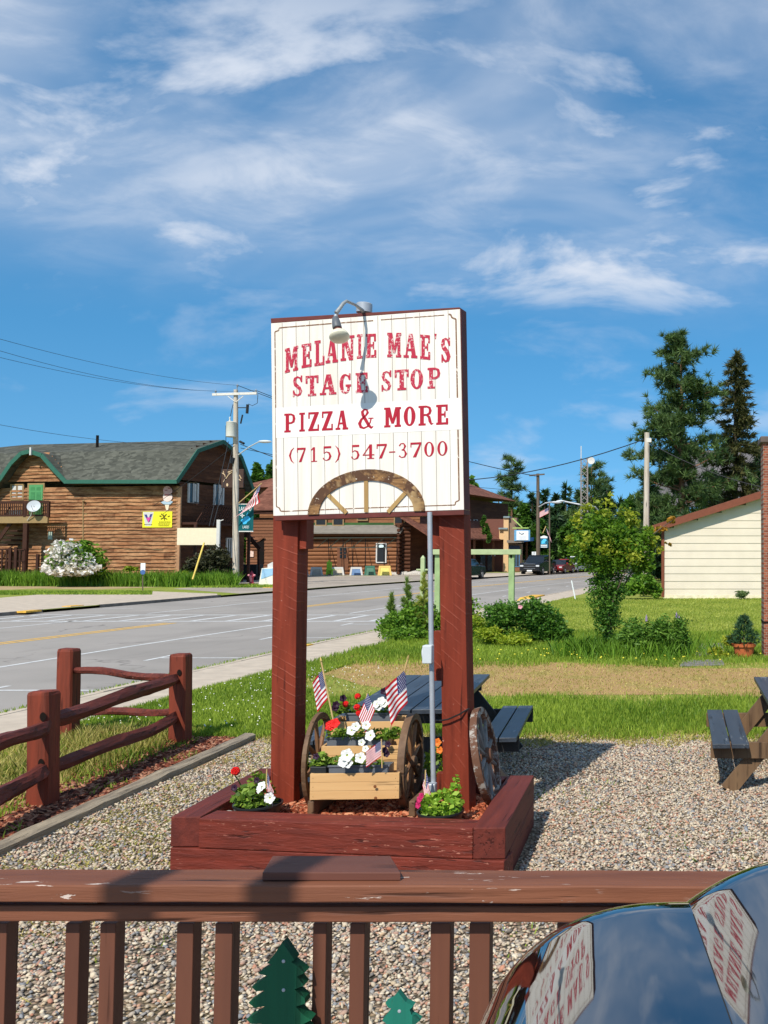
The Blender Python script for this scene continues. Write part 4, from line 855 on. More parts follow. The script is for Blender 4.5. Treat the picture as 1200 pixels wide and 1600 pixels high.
T1R = [(460, 1500), (455, 1503), (467, 1512), (476, 1520), (464, 1526), (475, 1540), (460, 1546), (476, 1560), (477, 1568), (462, 1573), (474, 1586), (486, 1594), (474, 1600), (492, 1622), (505, 1634), (480, 1642)]
cutout('dark green wooden pine tree cutout standing between the balusters', T1L + [(430, 1660), (450, 1660)] + T1R[::-1], 2.33, (.008, .115, .048, 1), (.005, .08, .034, 1))
T2 = [(622, 1550), (612, 1562), (602, 1567), (606, 1574), (612, 1576), (604, 1586), (597, 1594), (606, 1602), (592, 1625), (620, 1640), (650, 1625), (645, 1604), (657, 1594), (643, 1586), (640, 1578), (646, 1572), (634, 1566)]
cutout('small teal green tree cutout low between the balusters', T2, 2.36, (.012, .18, .12, 1), (.010, .13, .09, 1), .02)
# two unseen posts added behind the viewer to cast soft shadows across the railing
for i, (ux, Yp) in enumerate(((203, -.9), (430, -1.0))):
    q = P(ux, 1400, 2.32); t = (q.y - Yp) / LDIR.y; x = q.x - LDIR.x * t; top = 1.27 + .719 / .677 * (q.y - Yp) + .25
    m = MB(); m.tube([(x, Yp, .5), (x, Yp, top)], .062 if i else .055, 12); m.lathe([(.06, 0), (.065, .02), (.04, .05), (0, .06)], (x, Yp, top), 12)
    tag(m.build('shadow_post', M_rZ, smooth=True, loc=(x, Yp, .5)), ('unseen slim post added left of the car to cast a shadow on the railing', 'unseen slim post added beside the car to cast a shadow on the railing')[i], 'post')
# ================================================================== glossy black car
M_car = NT('black_gloss_paint'); M_car = M_car.fin((.27, .275, .285, 1), .03, .5, None, 1.0)
M_tyre = plain('tyre', (.02, .02, .02, 1), .85); M_rim = plain('wheel_rim', (.4, .4, .42, 1), .3, .5, .8); M_glass = plain('dark_glass', (.015, .018, .02, 1), .05, .8, 0, 0, bump=0)
car = thing('black_car', 'glossy black car bodywork reflecting the sky and the sign, nearest the viewer', 'car', (.6, .8, .5))
def hood():
    xl = np.sin(np.linspace(0, math.pi / 2, 44)); pw = 2.5
    phi = np.linspace(0, math.pi / 2, 44); xr_, zr_ = .29, .28; xf = -.03
    left = [(xf - xr_ * math.sin(a) ** (2 / pw), zr_ * (1 - math.cos(a) ** (2 / pw))) for a in phi][::-1]
    cols_ = [(x, dz, 0) for x, dz in left] + [(x, 0.0, 0) for x in list(np.linspace(-.029, -.0065, 8)) + [-.0055, -.0045, -.004, -.0035, -.002, 0.0] + list(np.linspace(.003, .9, 150))]
    yr_, zd = .21, .30; yf = 1.46
    far = [(yf + yr_ * math.sin(a) ** (2 / 2.3), zd * (1 - math.cos(a) ** (2 / 2.3))) for a in np.linspace(0, math.pi / 2, 36)]
    rows = [(y, 0.0) for y in np.linspace(-.10, 1.455, 90)] + far
    vs = []; z0 = 1.545
    def bump(x, y):
        t = x + .004
        g = .0
        if t > 0: u = min(1, t / .26); g = .078 * (1 - (1 - u) ** 2.4) + .0
        else: g = -.018 * (1 - math.exp(t / .05)) * 0 + .006 * math.exp(t / .02) * 0
        return g
    for y, dy in rows:
        for x, dx, _ in cols_:
            k = 1.0; sh_ = .055 * max(0, (-x) / .27) ** 2 * (1 if y > 1.3 else 1)
            w_ = min(1, max(0, (x + .3) / .27)); w_ = w_ * w_ * (3 - 2 * w_); xs_ = x + .125 * (1.62 - min(y, 1.62)) * w_
            vs.append((xs_, y - (sh_ if dy or y > 1.3 else 0) * max(0, min(1, (y - 1.2) / .4)), z0 - dx - dy + bump(x, min(y, 1.62)) - .04 * max(0, (1.1 - y)) ** 2))
    nc, nr = len(cols_), len(rows)
    fs = [(j * nc + i, j * nc + i + 1, (j + 1) * nc + i + 1, (j + 1) * nc + i) for j in range(nr - 1) for i in range(nc - 1)]
    o = np_obj('hood', vs, fs, M_car, car, smooth=True)
    m = MB(); m.tube([(-.004 + (1.62 - y) * .125, y, z0 - .0008 - .04 * max(0, 1.1 - y) ** 2) for y in np.linspace(-.05, 1.45, 40)], .0016, 6); m.build('panel_seam', M_tyre, car)
    m = MB()
    # lower body below the hood edges
    m.box((1.9, .80, .94), (4.3, 1.66, .46)); m.build('body', M_car, car, bevel=.06)
    return o
hood()
m = MB(); m.hexa([V((.95, -.02, 1.17)), V((3.6, -.02, 1.17)), V((3.6, 1.6, 1.17)), V((.95, 1.6, 1.17))], [V((1.6, .15, 2.0)), V((3.0, .15, 2.0)), V((3.0, 1.42, 2.0)), V((1.6, 1.42, 2.0))]); m.build('cabin', M_glass, car, bevel=.05)
for x in (.5, 3.2):
    for y in (.02, 1.58):
        m = MB(); Q = Matrix.Rotation(math.pi / 2, 3, 'X'); m.lathe([(.2, -.1), (.31, -.1), (.33, -.06), (.33, .06), (.31, .1), (.2, .1)], (x, y, .83), 28, M=Q); w = m.build('wheel', M_tyre, car, smooth=True)
        m = MB(); m.lathe([(0, -.09), (.2, -.095), (.2, .095), (0, .09)], (x, y, .83), 20, M=Q); m.build('rim', M_rim, w)
# ================================================================== split rail fence
FN = thing('split_rail_fence', 'dark red split rail fence with notched posts at the edge of the lawn', 'fence', (-5.4, 7.7, 0))
def fpost(u, v, vt, w):
    b = G(u, v); Y = b.y; t = P(u + 2, vt, Y); m = MB(); n = 10; rings = []
    sc = w * Y / FPX / 2
    for k, (z, f) in enumerate(((-.05, 1.03), (.3, 1.0), (.6, 1.02), (t.z - .03, 1.0), (t.z - .008, .92), (t.z, .75))):
        rings.append([V((b.x + (t.x - b.x) * z / t.z + sc * f * cx_ + random.uniform(-.004, .004), b.y + sc * f * cy_ + random.uniform(-.004, .004), z + random.uniform(-.004, .004) * (z > .9))) for cx_, cy_ in ((-1, -.8), (-.8, -1), (.8, -1), (1, -.8), (1, .8), (.8, 1), (-.8, 1), (-1, .8))])
    vs = [p for r in rings for p in r]; fs = [tuple(reversed(range(8))), tuple(len(vs) - 8 + k for k in range(8))]
    for i in range(len(rings) - 1):
        for k in range(8): fs.append((8 * i + k, 8 * i + (k + 1) % 8, 8 * (i + 1) + (k + 1) % 8, 8 * (i + 1) + k))
    m.add(vs, fs); m.build('post', M_fpost, FN); return b, t
A, At = fpost(67, 1258, 1079, 33); Bq, Bt = fpost(106, 1151, 1013, 24.5); Cq, Ct = fpost(281, 1161, 1021, 25.5)
def frail(p, q, r, sag=.0, n=10):
    p, q = V(p), V(q); m = MB(); d = (q - p).normalized(); a = d.cross(V((0, 0, 1))).normalized(); b = a.cross(d); vs = []; K = 9
    ph = [random.uniform(0, 6) for _ in range(4)]; base_r = [random.uniform(.8, 1.18) for _ in range(K)]
    for i in range(n * 2 + 1):
        f = i / (2 * n); c = p.lerp(q, f) + V((0, 0, -sag * 4 * f * (1 - f))) + a * .012 * math.sin(f * 7 + ph[0]) + b * .010 * math.sin(f * 9 + ph[1]); tp = min(1, .45 + 6 * min(f, 1 - f))
        for k in range(K):
            t = 2 * math.pi * k / K; rr = r * base_r[k] * (1 + .08 * math.sin(f * 11 + k * 2 + ph[2])) * (tp if abs(math.sin(t)) < .8 else (.5 + .5 * tp)) * random.uniform(.95, 1.05); vs.append(c + a * rr * math.cos(t) + b * rr * math.sin(t))
    N = 2 * n + 1; fs = [(i * K + k, i * K + (k + 1) % K, (i + 1) * K + (k + 1) % K, (i + 1) * K + k) for i in range(N - 1) for k in range(K)] + [tuple(reversed(range(K))), tuple((N - 1) * K + k for k in range(K))]
    m.add(vs, fs); m.build('rail', M_rail_red, FN)
M_hole = plain('hole_dark', (.012, .008, .006, 1), .9, .1, 0, 0)
YA, YB, YC = A.y, Bq.y, Cq.y
frail(P(73, 1128, YA - .05), P(280, 1058, YC - .02), .062); frail(P(76, 1198, YA), P(279, 1118, YC), .060, .03)
pA = A + (A - Cq).normalized() * 2.6; 
frail(P(75, 1132, YA - .02), P(-90, 1200, YA - 1.35), .060); frail(P(72, 1200, YA - .02), P(-80, 1290, YA - 1.35), .060, .01)
frail(P(112, 1045, YB - .02), P(276, 1060, YC), .045, .0); frail(P(112, 1112, YB), P(276, 1113, YC + .02), .045)
for (u, v, Y, w) in ((67, 1120, YA, 10), (64, 1192, YA, 9), (280, 1051, YC, 7)):
    q = P(u, v, Y - .10); s = w * Y / FPX / 2; ho = MB(); ho.add([q + V((s * math.cos(t), .0, 1.4 * s * math.sin(t))) for t in [6.283 * k / 12 for k in range(12)]], [tuple(range(12))]); ho.build('mortise_hole', M_hole, FN)
# grey landscape timber sunk at the edge of the mulch
m = MB(); a = G(383, 1152); n = 40; vs = []; x0, y0 = -4.86, 10.5; x1_, y1_ = -4.66, 2.4
for i in range(n + 1):
    f = i / n; x = x0 + (x1_ - x0) * f; y = y0 + (y1_ - y0) * f; w = .075 + random.uniform(-.006, .006); h = .075 + random.uniform(-.008, .008)
    vs += [V((x - w, y, -.02)), V((x + w, y, -.02)), V((x + w, y, h * .8)), V((x + w * .6, y, h)), V((x - w * .5, y, h + .004)), V((x - w, y, h * .75))]
fs = [(0, 5, 4, 3, 2, 1), tuple(6 * n + k for k in range(6))] + [(6 * i + k, 6 * i + (k + 1) % 6, 6 * (i + 1) + (k + 1) % 6, 6 * (i + 1) + k) for i in range(n) for k in range(6)]
m.add(vs, fs); tag(m.build('landscape_timber', wood('grey_sleeper', (.50, .40, .27, 1), (.17, .13, .09, 1), 'Y', 26, 1.0, bdist=.02), loc=(x0, y0, 0)), 'long weathered grey timber edging between the bark mulch and the gravel', 'timber edging')
# ================================================================== picnic tables
M_pt = wood('table_blue_black', (.050, .063, .082, 1), (.024, .030, .040, 1), 'Y', 12, .6, ((.16, .17, .17, 1), .62, 14), rough=.42, spec=.5, bdist=.003)
M_ptl = wood('table_leg_dark', (.05, .045, .042, 1), (.028, .026, .024, 1), 'Z', 12, .5)
M_ptn = wood('table_leg_brown', (.20, .12, .06, 1), (.12, .068, .036, 1), 'Z', 12, .5)
def picnic(lb, c, ax, L=2.3, W=.92, legmat=None, bx=.72, under=None, bl=1.75):
    """c: centre on the ground; ax: long axis unit (x, y)"""
    ax = V((ax[0], ax[1], 0)).normalized(); s = V((ax.y, -ax.x, 0)); c = V(c); t = thing('picnic_table', lb, 'picnic table', tuple(c), 'dark picnic tables on the gravel')
    R = Matrix((s, ax, V((0, 0, 1)))).transposed(); n = 5; bw = W / n
    for k in range(n): m = MB(); m.box(c + s * (-W / 2 + bw * (k + .5)) + V((0, 0, .735)) + ax * random.uniform(-.01, .01), (bw - .012, L, .038), M=R); m.build('top_plank', M_pt, t, bevel=.003)
    for sd in (-1, 1):
        for k in range(2): m = MB(); m.box(c + s * (sd * bx + (k - .5) * .165) + V((0, 0, .43)), (.152, bl, .038), M=R); m.build('bench_plank', M_pt, t, bevel=.003)
    for e in (-1, 1):
        o = c + ax * e * L * .32
        m = MB(); m.beam(o - s * (bx + .17) + V((0, 0, .37)), o + s * (bx + .17) + V((0, 0, .37)), .04, .14, up=(0, 0, 1)); m.beam(o - s * W * .46 + V((0, 0, .68)), o + s * W * .46 + V((0, 0, .68)), .04, .09); m.build('cross_beam', legmat or M_ptl, t, bevel=.003)
        for sd in (-1, 1): m = MB(); m.beam(o + ax * .042 * -e + s * sd * W * .28 + V((0, 0, .70)), o + ax * .042 * -e + s * sd * (bx + .02) + V((0, 0, .01)), .04, .14, up=tuple(ax.cross(V((0, 0, 1))))); m.build('leg', legmat or M_ptl, t, bevel=.003)
    return t
picnic('dark blue grey picnic table behind the sign posts', (-2.50, 9.15, 0), (-.075, 1), 2.3, .93, bx=.80)
picnic('dark picnic table with brown legs at the right edge of the yard', (1.22, 8.95, 0), (.0, 1), 2.3, .90, M_ptn, bx=.80)
# ================================================================== buildings across the road
def px(p):
    p = V(p) - V((0, 0, H)); c, s = math.cos(PITCH), math.sin(PITCH); f = p.y * c + p.z * s; return CX + FPX * p.x / f, CY - FPX * (p.z * c - p.y * s) / f
def addtint(o, fn=None):
    me = o.data; a = me.attributes.new('tint', 'FLOAT', 'FACE'); a.data.foreach_set('value', [fn(i) if fn else random.random() for i in range(len(me.polygons))]); return o
def siding_mat(name, c1, c2, c3, spec=.15):
    t = NT(name); a = t.n('ShaderNodeAttribute'); a.attribute_name = 'tint'
    c = t.mix(a.outputs['Fac'], c1, c2); n = t.noise(1.6, 6, .7, .3, (.5, .5, 3)); c = t.mix(t.rng(n, .42, .62, 0, .8), c, c3); n2 = t.noise(9, 5, .7, 0, (.4, .4, 3)); c = t.mix(t.rng(n2, .45, .7, 0, .6), c, tuple(x * .55 for x in c1[:3]) + (1,))
    return t.fin(c, .75, spec, t.bump(n2, .6, .02))
M_sid = siding_mat('brown_live_edge_siding', lin(104, 66, 42), lin(156, 106, 70), lin(192, 146, 104))
M_sid_dk = siding_mat('dark_siding', lin(92, 58, 40), lin(116, 76, 52), lin(76, 48, 34))
M_log = siding_mat('log_brown', lin(120, 78, 52), lin(158, 108, 74), lin(142, 96, 64))
M_log2 = siding_mat('shop_siding', lin(122, 80, 58), lin(140, 96, 70), lin(130, 88, 62))
def shingle(name, a, b):
    t = NT(name); vc = t.vor(3.2, (1, 1, 2.2), 'Color'); sp = t.n('ShaderNodeSeparateColor'); t.l(vc, sp.inputs[0]); n = t.noise(.4, 4)
    c = t.mix(sp.outputs[0], a, b); c = t.mix(t.rng(n, .35, .7, 0, .5), c, a); return t.fin(c, .9, .15, t.bump(sp.outputs[1], .6, .03))
M_rfgrey = shingle('grey_shingle', lin(66, 67, 60), lin(100, 100, 90)); M_rfbr = shingle('brown_shingle', lin(98, 62, 50), lin(138, 92, 74))
M_green = plain('green_trim', lin(50, 98, 82), .6, .3, 0, .1); M_gdoor = plain('green_door', lin(84, 148, 92), .5, .3, 0, .06)
M_dark = plain('dark_void', (.012, .010, .009, 1), .9, .1, 0, 0); M_win = plain('window_glass', (.03, .035, .04, 1), .12, .6, 0, 0, bump=0)
M_cream2 = plain('cream_panel', lin(228, 214, 182), .6, .3, 0, .05); M_frame = plain('window_frame_wood', lin(150, 124, 84), .6, .3, 0, .1); M_wfr = plain('white_frame', (.6, .58, .54, 1), .6, .3, 0, .05)
M_dkwood = plain('dark_wood', lin(66, 40, 30), .7, .2, 0, .2, 5)
def courses(name, parent, plane, srange, z0, z1, h, dep, mat, wav=.02, step=1.2, mode='lap', off=0):
    m = MB(); n = int(round((z1 - z0) / h))
    for k in range(n):
        za = z0 + h * k; r = srange(za + h * .5)
        for (a, b) in (r if isinstance(r, list) else [r]):
            if b - a < .1: continue
            N = max(1, int((b - a) / step)); js = [random.uniform(-wav, wav) for _ in range(N + 1)]
            for i in range(N):
                p, q = a + (b - a) * i / N, a + (b - a) * (i + 1) / N
                if mode == 'lap':
                    m.quad(plane.pt(p, za + js[i], dep + off), plane.pt(q, za + js[i + 1], dep + off), plane.pt(q, za + h + 2 * wav + .01, .25 * dep + off), plane.pt(p, za + h + 2 * wav + .01, .25 * dep + off))
                    m.quad(plane.pt(p, za + js[i], dep + off), plane.pt(q, za + js[i + 1], dep + off), plane.pt(q, za + js[i + 1] + .01, off - .05), plane.pt(p, za + js[i] + .01, off - .05))
                else:
                    A = [(-.02, 0), (dep * .7, h * .15), (dep, h * .5), (dep * .7, h * .85), (-.02, h)]
                    for (o1, z1_), (o2, z2_) in zip(A, A[1:]): m.quad(plane.pt(p, za + z1_, o1 + off), plane.pt(q, za + z1_, o1 + off), plane.pt(q, za + z2_, o2 + off), plane.pt(p, za + z2_, o2 + off))
    o = m.build(name, mat, parent); return addtint(o)
def prect(m, pl, u0, v0, u1, v1, off, th=.05, mi=0):
    """box whose front face covers the photo rectangle at the given plane"""
    a, b = pl.sz(u0, v0), pl.sz(u1, v1)
    a = pl.at(u0, v0, off); b = pl.at(u1, v1, off); sa, sb = (a - pl.p).dot(pl.d), (b - pl.p).dot(pl.d)
    q = [pl.pt(sa, b.z, off), pl.pt(sb, b.z, off), pl.pt(sb, a.z, off), pl.pt(sa, a.z, off)]; m.prism(q, -pl.n * th, mi); return m
def window(parent, pl, u0, v0, u1, v1, off=.06, fm=None, bars=(), name='window', w=1.6, curtain=None):
    m = MB()
    for r in ((u0 - w, v0 - w, u1 + w, v0), (u0 - w, v1, u1 + w, v1 + w), (u0 - w, v0, u0, v1), (u1, v0, u1 + w, v1)): prect(m, pl, *r, off + .05, .1)
    for f in bars: x = u0 + (u1 - u0) * f; prect(m, pl, x - w * .3, v0, x + w * .3, v1, off + .04, .05)
    f = m.build(name, fm or M_frame, parent); m = MB(); prect(m, pl, u0, v0, u1, v1, off + .005, .03); m.build('pane', M_win, f)
    if curtain:
        m = MB(); 
        for c in curtain: prect(m, pl, u0 + (u1 - u0) * c[0], v0 + 1, u0 + (u1 - u0) * c[1], v1 - 1, off + .012, .005)
        m.build('curtain', M_wfr, f)
    return f
# ---------------- left lodge with gambrel roof
LC = V((-32.6, 60, 0)); LW = Plane(LC, LC + V((-5.5, 1, 0))); e1 = LW.d; e2 = V((-e1.y, e1.x, 0)); e2 = e2 if e2.y > 0 else -e2; GW = Plane(LC, LC + e2)
B1 = thing('lodge', 'large brown wooden lodge with grey gambrel roof, green trim and a small balcony', 'building', tuple(LC))
def drm(u):                                           # dormer outline height in the photo at a given column
    T = ((-60, 800), (-30, 775), (0, 747), (17, 722), (33, 706), (46, 703), (65, 709), (83, 730), (103, 751), (112, 762))
    for (a, x), (b, y) in zip(T, T[1:]):
        if u <= b: return x + (y - x) * (u - a) / (b - a)
    return 762
DT = [LW.at(u, v, .75) for u, v in ((-30, 775), (0, 747), (17, 722), (33, 706), (46, 703), (65, 709), (83, 730), (103, 751))]
DS = [((p - LW.p).dot(LW.d), p.z) for p in DT]
def lr(z):
    if z < 6.45: return (0, 34)
    ss = []
    for (s0, za), (s1, zb) in zip(DS, DS[1:]):
        if (za - z) * (zb - z) <= 0 and za != zb: ss.append(s0 + (s1 - s0) * (z - za) / (zb - za))
    return (min(ss) + .1, max(ss) - .1) if len(ss) > 1 else (0, 0)
courses('wall', B1, LW, lr, 0, 8.8, .235, .13, M_sid, .03, .9)
PR = [(-.25, 6.84), (1.0, 8.9), (3.5, 9.8), (5.4, 8.97), (6.9, 6.6)]
def gr_(z):
    if z < 6.6: return (0, 6.6)
    ss = []
    for (a, x), (b, y) in zip(PR, PR[1:]):
        if (x - z) * (y - z) <= 0: ss.append(a + (b - a) * (z - x) / (y - x))
    return (max(0, min(ss)) + .05, max(ss) - .1) if len(ss) > 1 else (0, 0)
courses('gable_wall', B1, GW, gr_, 0, 9.7, .235, .05, M_sid_dk, .02, 1.2)
m = MB(); o = LC - e1 * .55; fL = 36
def RP(t, z, s): return LC + e1 * s + e2 * t + V((0, 0, z))
ends = [RP(PR[0][0] - .62, PR[0][1] - .15, 34), RP(1.0, 8.9, 21), RP(3.5, 9.8, 15.3), RP(5.4, 8.97, 21), RP(6.9, 6.6, 34)]
st = [RP(PR[0][0] - .62, PR[0][1] - .12, -.55), RP(1.0, 8.9, -.55), RP(3.5, 9.8, -.55), RP(5.4, 8.97, -.55), RP(6.9, 6.6, -.55)]
s_eave = DS[-1][0]; s_lft = 2 * DS[4][0] - s_eave
a1, a2 = RP(PR[0][0] - .62, PR[0][1] - .13, s_eave), RP(1.0, 8.9, s_eave + 2.6); m.prism([st[0], a1, a2, st[1]], (0, 0, -.14))
b1, b2 = RP(PR[0][0] - .62, PR[0][1] - .14, s_lft), RP(1.0, 8.9, s_lft - 2.6); m.prism([b1, ends[0], ends[1], b2], (0, 0, -.14))
for i in (1, 2, 3):
    q = [st[i], ends[i], ends[i + 1], st[i + 1]]; m.prism(q, (0, 0, -.14))
m.add([ends[0], ends[1], ends[2], ends[3], ends[4]], [(0, 1, 2, 3, 4)]); m.build('roof', M_rfgrey, B1)
m = MB(); 
for i in range(4): m.beam(st[i] + V((0, 0, -.12)), st[i + 1] + V((0, 0, -.12)), .06, .26)
m.beam(st[0] + V((0, 0, -.12)), ends[0] * .6 + st[0] * .4 + V((0, 0, -.12)), .08, .22) if False else None
s_eave = DS[-1][0]; m.beam(st[0] + V((0, 0, -.12)), RP(PR[0][0] - .62, PR[0][1] - .13, s_eave), .08, .24); m.build('green_fascia', M_green, B1)
m = MB(); m.hexa([RP(-.5, 6.55, -.4), RP(-.5, 6.55, s_eave), RP(.05, 6.55, s_eave), RP(.05, 6.55, -.4)], [RP(-.5, 6.64, -.4), RP(-.5, 6.64, s_eave), RP(.05, 6.64, s_eave), RP(.05, 6.64, -.4)]); m.build('soffit', M_dkwood, B1)
# dormer
m = MB()
for p, q in zip(DT, DT[1:]): m.prism([p, q, q + e2 * 6, p + e2 * 6], (0, 0, -.12))
m.build('dormer_roof', M_rfgrey, B1)
m = MB()
for p, q in zip(DT, DT[1:]): m.beam(p + V((0, 0, -.1)), q + V((0, 0, -.1)), .08, .27)
m.build('dormer_fascia', M_green, B1)
m = MB(); prect(m, LW, 46, 699, 48, 711, .9, .1); m.build('finial', M_wfr, B1)
window(B1, LW, 17.5, 758, 35, 780, .07, curtain=((.1, .4), (.55, .95)), bars=(.5,))
m = MB(); prect(m, LW, 43, 755, 68, 806, .10, .05); d = m.build('door', M_frame, B1); m = MB(); prect(m, LW, 45.5, 757.5, 65.5, 806, .13, .03); dd_ = m.build('door_leaf', M_gdoor, B1)
m = MB()
for r in ((48, 761, 54, 766), (57, 761, 63, 766), (48, 769, 54, 782), (57, 769, 63, 782), (48, 786, 54, 802), (57, 786, 63, 802)): prect(m, LW, *r, .14, .012)
m.build('door_panel', plain('green_door_panel', lin(70, 132, 80), .5, .3), dd_)
# balcony
bal = MB(); off = 1.5
prect(bal, LW, -90, 808, 74, 817, off, .12); a0, a1 = LW.sz(75, 806)[0], 34
bal.hexa([LW.pt(a0, 4.40, .02), LW.pt(a1, 4.40, .02), LW.pt(a1, 4.40, off - .13), LW.pt(a0, 4.40, off - .13)], [LW.pt(a0, 4.52, .02), LW.pt(a1, 4.52, .02), LW.pt(a1, 4.52, off - .13), LW.pt(a0, 4.52, off - .13)])
bal.build('balcony_floor', M_frame, B1)
m = MB(); prect(m, LW, -90, 784, 75, 786, off, .06); prect(m, LW, -90, 805, 75, 806.5, off, .05)
x = -90
while x < 74: prect(m, LW, x, 786, x + .9, 806, off - .01, .03); x += 3.2
for u in (37, 73): prect(m, LW, u, 783, u + 3, 808, off + .01, .12)
for k in range(5): m.beam(LW.pt(a0, 4.7, .1 + k * .3), LW.pt(a0, 5.5, .1 + k * .3), .03, .03)
m.beam(LW.pt(a0, 5.5, 0), LW.pt(a0, 5.5, off), .05, .06); m.build('balcony_railing', M_dkwood, B1)
m = MB(); prect(m, LW, 36, 817, 40, 897, off - .02, .16); m.build('balcony_post', M_dkwood, B1)
# stairs below the balcony
m = MB()
for k in range(9): prect(m, LW, -26 + k * 5, 886 - k * 7.2, -15 + k * 5 + 2, 888 - k * 7.2, 1.2, .9)
m.beam(LW.at(-30, 884, 1.25), LW.at(20, 812, 1.25), .06, .25); m.beam(LW.at(-32, 862, 1.25), LW.at(16, 792, 1.25), .05, .08)
m.build('stairs', M_dkwood, B1)
m = MB(); prect(m, LW, -70, 858, 38, 859.5, 1.55, .06); prect(m, LW, -70, 876, 38, 877.5, 1.55, .06)
for u in range(-68, 40, 7): prect(m, LW, u, 859, u + 1.2, 894, 1.53, .05)
for u in (13, 22, 56): prect(m, LW, u, 866 if u > 50 else 856, u + 3, 896, 1.6, .12)
m.build('lower_railing', M_dkwood, B1)
# wall fittings
m = MB(); m.tube([LW.at(130, 848, .12), LW.at(130, 785, .12), LW.at(132, 782, .25), LW.at(128, 783, .35)], .04, 8); prect(m, LW, 132, 801, 136, 805, .1, .1); prect(m, LW, 151.5, 814, 156, 818, .1, .1); m.build('service_mast', M_frame, B1)
m = MB(); prect(m, LW, 75, 831, 81, 843, .16, .14); m.build('meter_box', plain('meter_grey', lin(176, 186, 168), .5), B1)
m = MB(); pts = [LW.at(150 + 13 * k, 857 + 1.6 * math.sin(k * 1.9) + (0 if k < 6 else .6 * (k - 6)), .11) for k in range(9)]; m.tube(pts, .02, 5); m.build('wall_cable', M_frame, B1)
m = MB(); m.tube([RP(2.2, 9.3, 8.2), RP(2.2, 10.15, 8.2)], .09, 10); m.build('vent_pipe', M_dark, B1)
m = MB(); prect(m, LW, 276, 760, 279.5, 893, .1, .12); m.build('corner_board', plain('corner_wood', lin(176, 132, 96), .6), B1)
m = MB(); prect(m, LW, 220, 798, 268, 800, .12, .05); m.build('ledge', M_frame, B1)
# satellite dish hung from the balcony rail
sdh = thing('satellite_dish', 'round pale grey satellite dish on the balcony railing of the lodge', 'satellite dish', tuple(LW.at(48, 812, 1.6)))
q = LW.at(53, 791, 1.9); Q = V((.25, -1, .35)).normalized().to_track_quat('Z', 'Y').to_matrix(); m = MB(); m.lathe([(0, -.07), (.18, -.055), (.33, -.0), (.39, .03), (.39, .045), (.32, .02), (0, -.05)], q, 24, M=Q); m.build('dish', plain('dish_grey', (.52, .54, .56, 1), .4, .4, 0, .05), sdh, smooth=True)
m = MB(); m.tube([q, LW.at(48, 806, 1.65), LW.at(43, 813, 1.55)], .03, 6); m.tube([q + Q @ V((0, -.3, 0)), q + Q @ V((0, -.1, .4))], .015, 6); m.build('mount', M_wfr, sdh)
tb = None
for k, u in enumerate((12.5, 17.5, 22, 27, 31.5)):
    m = MB(); q = LW.at(u, 801.5, 1.05); m.lathe([(0, -.17), (.085, -.17), (.095, .17), (0, .17)], q, 10); tag(m.build('white_tub', M_wfr, loc=q), 'white tub on the lodge balcony, %s of five from the left' % ('first', 'second', 'third', 'fourth', 'fifth')[k], 'tub', 'white tubs on the lodge balcony')
# gable wall windows and porch
window(B1, GW, 296.5, 755, 309, 785, .08, M_wfr, (.5,), curtain=((.62, .8),)); window(B1, GW, 337, 757, 348.5, 789, .08, M_wfr, (.5,), curtain=((.62, .8),))
m = MB(); PF = Plane(LC + e2 * 0 - e1 * 1.4, LC + e2 * 10 - e1 * 1.4)
a, b = .1, 5.6
m.hexa([GW.pt(a, 3.9, .05), GW.pt(b, 3.9, .05), GW.pt(b, 3.9, 1.3), GW.pt(a, 3.9, 1.3)], [GW.pt(a, 4.05, .05), GW.pt(b, 4.05, .05), GW.pt(b, 4.05, 1.3), GW.pt(a, 4.05, 1.3)])
for k in range(24): s0 = a + (b - a) * k / 24; m.beam(GW.pt(s0, 4.08, 1.25), GW.pt(s0 + .9 if s0 + .9 < b else b, 5.15, 1.25), .06, .04)
m.beam(GW.pt(a, 5.2, 1.25), GW.pt(b, 5.2, 1.25), .08, .08); m.build('gable_balcony', M_dkwood, B1)
m = MB(); 
for s0 in (.1, 5.5): m.beam(GW.pt(s0, 0, 1.2), GW.pt(s0, 3.9, 1.2), .16, .16, up=(1, 0, 0))
m.build('porch_post', M_dkwood, B1)
window(B1, GW, 356, 842, 362, 870, .08, M_wfr, (.5,))
# blank cream panel under the porch
CP = Plane((-32.7, 59.2), (-28, 59.2)); m = MB(); prect(m, CP, 277, 825, 338, 851.5, 0, .08); pn = tag(m.build('blank_sign_panel', M_cream2, loc=CP.at(307, 852)), 'blank cream sign panel hung at the corner of the lodge', 'sign panel')
m = MB(); prect(m, CP, 338.5, 812, 342.5, 860, .05, .12); m.beam(CP.at(341, 815, 0), CP.at(349, 812, .1), .05, .05); prect(m, CP, 339.3, 860, 341.7, 912, .03, .08); tag(m.build('white_panel_post', M_wfr, loc=CP.at(340, 905)), 'short white post at the right end of the blank cream panel', 'post')
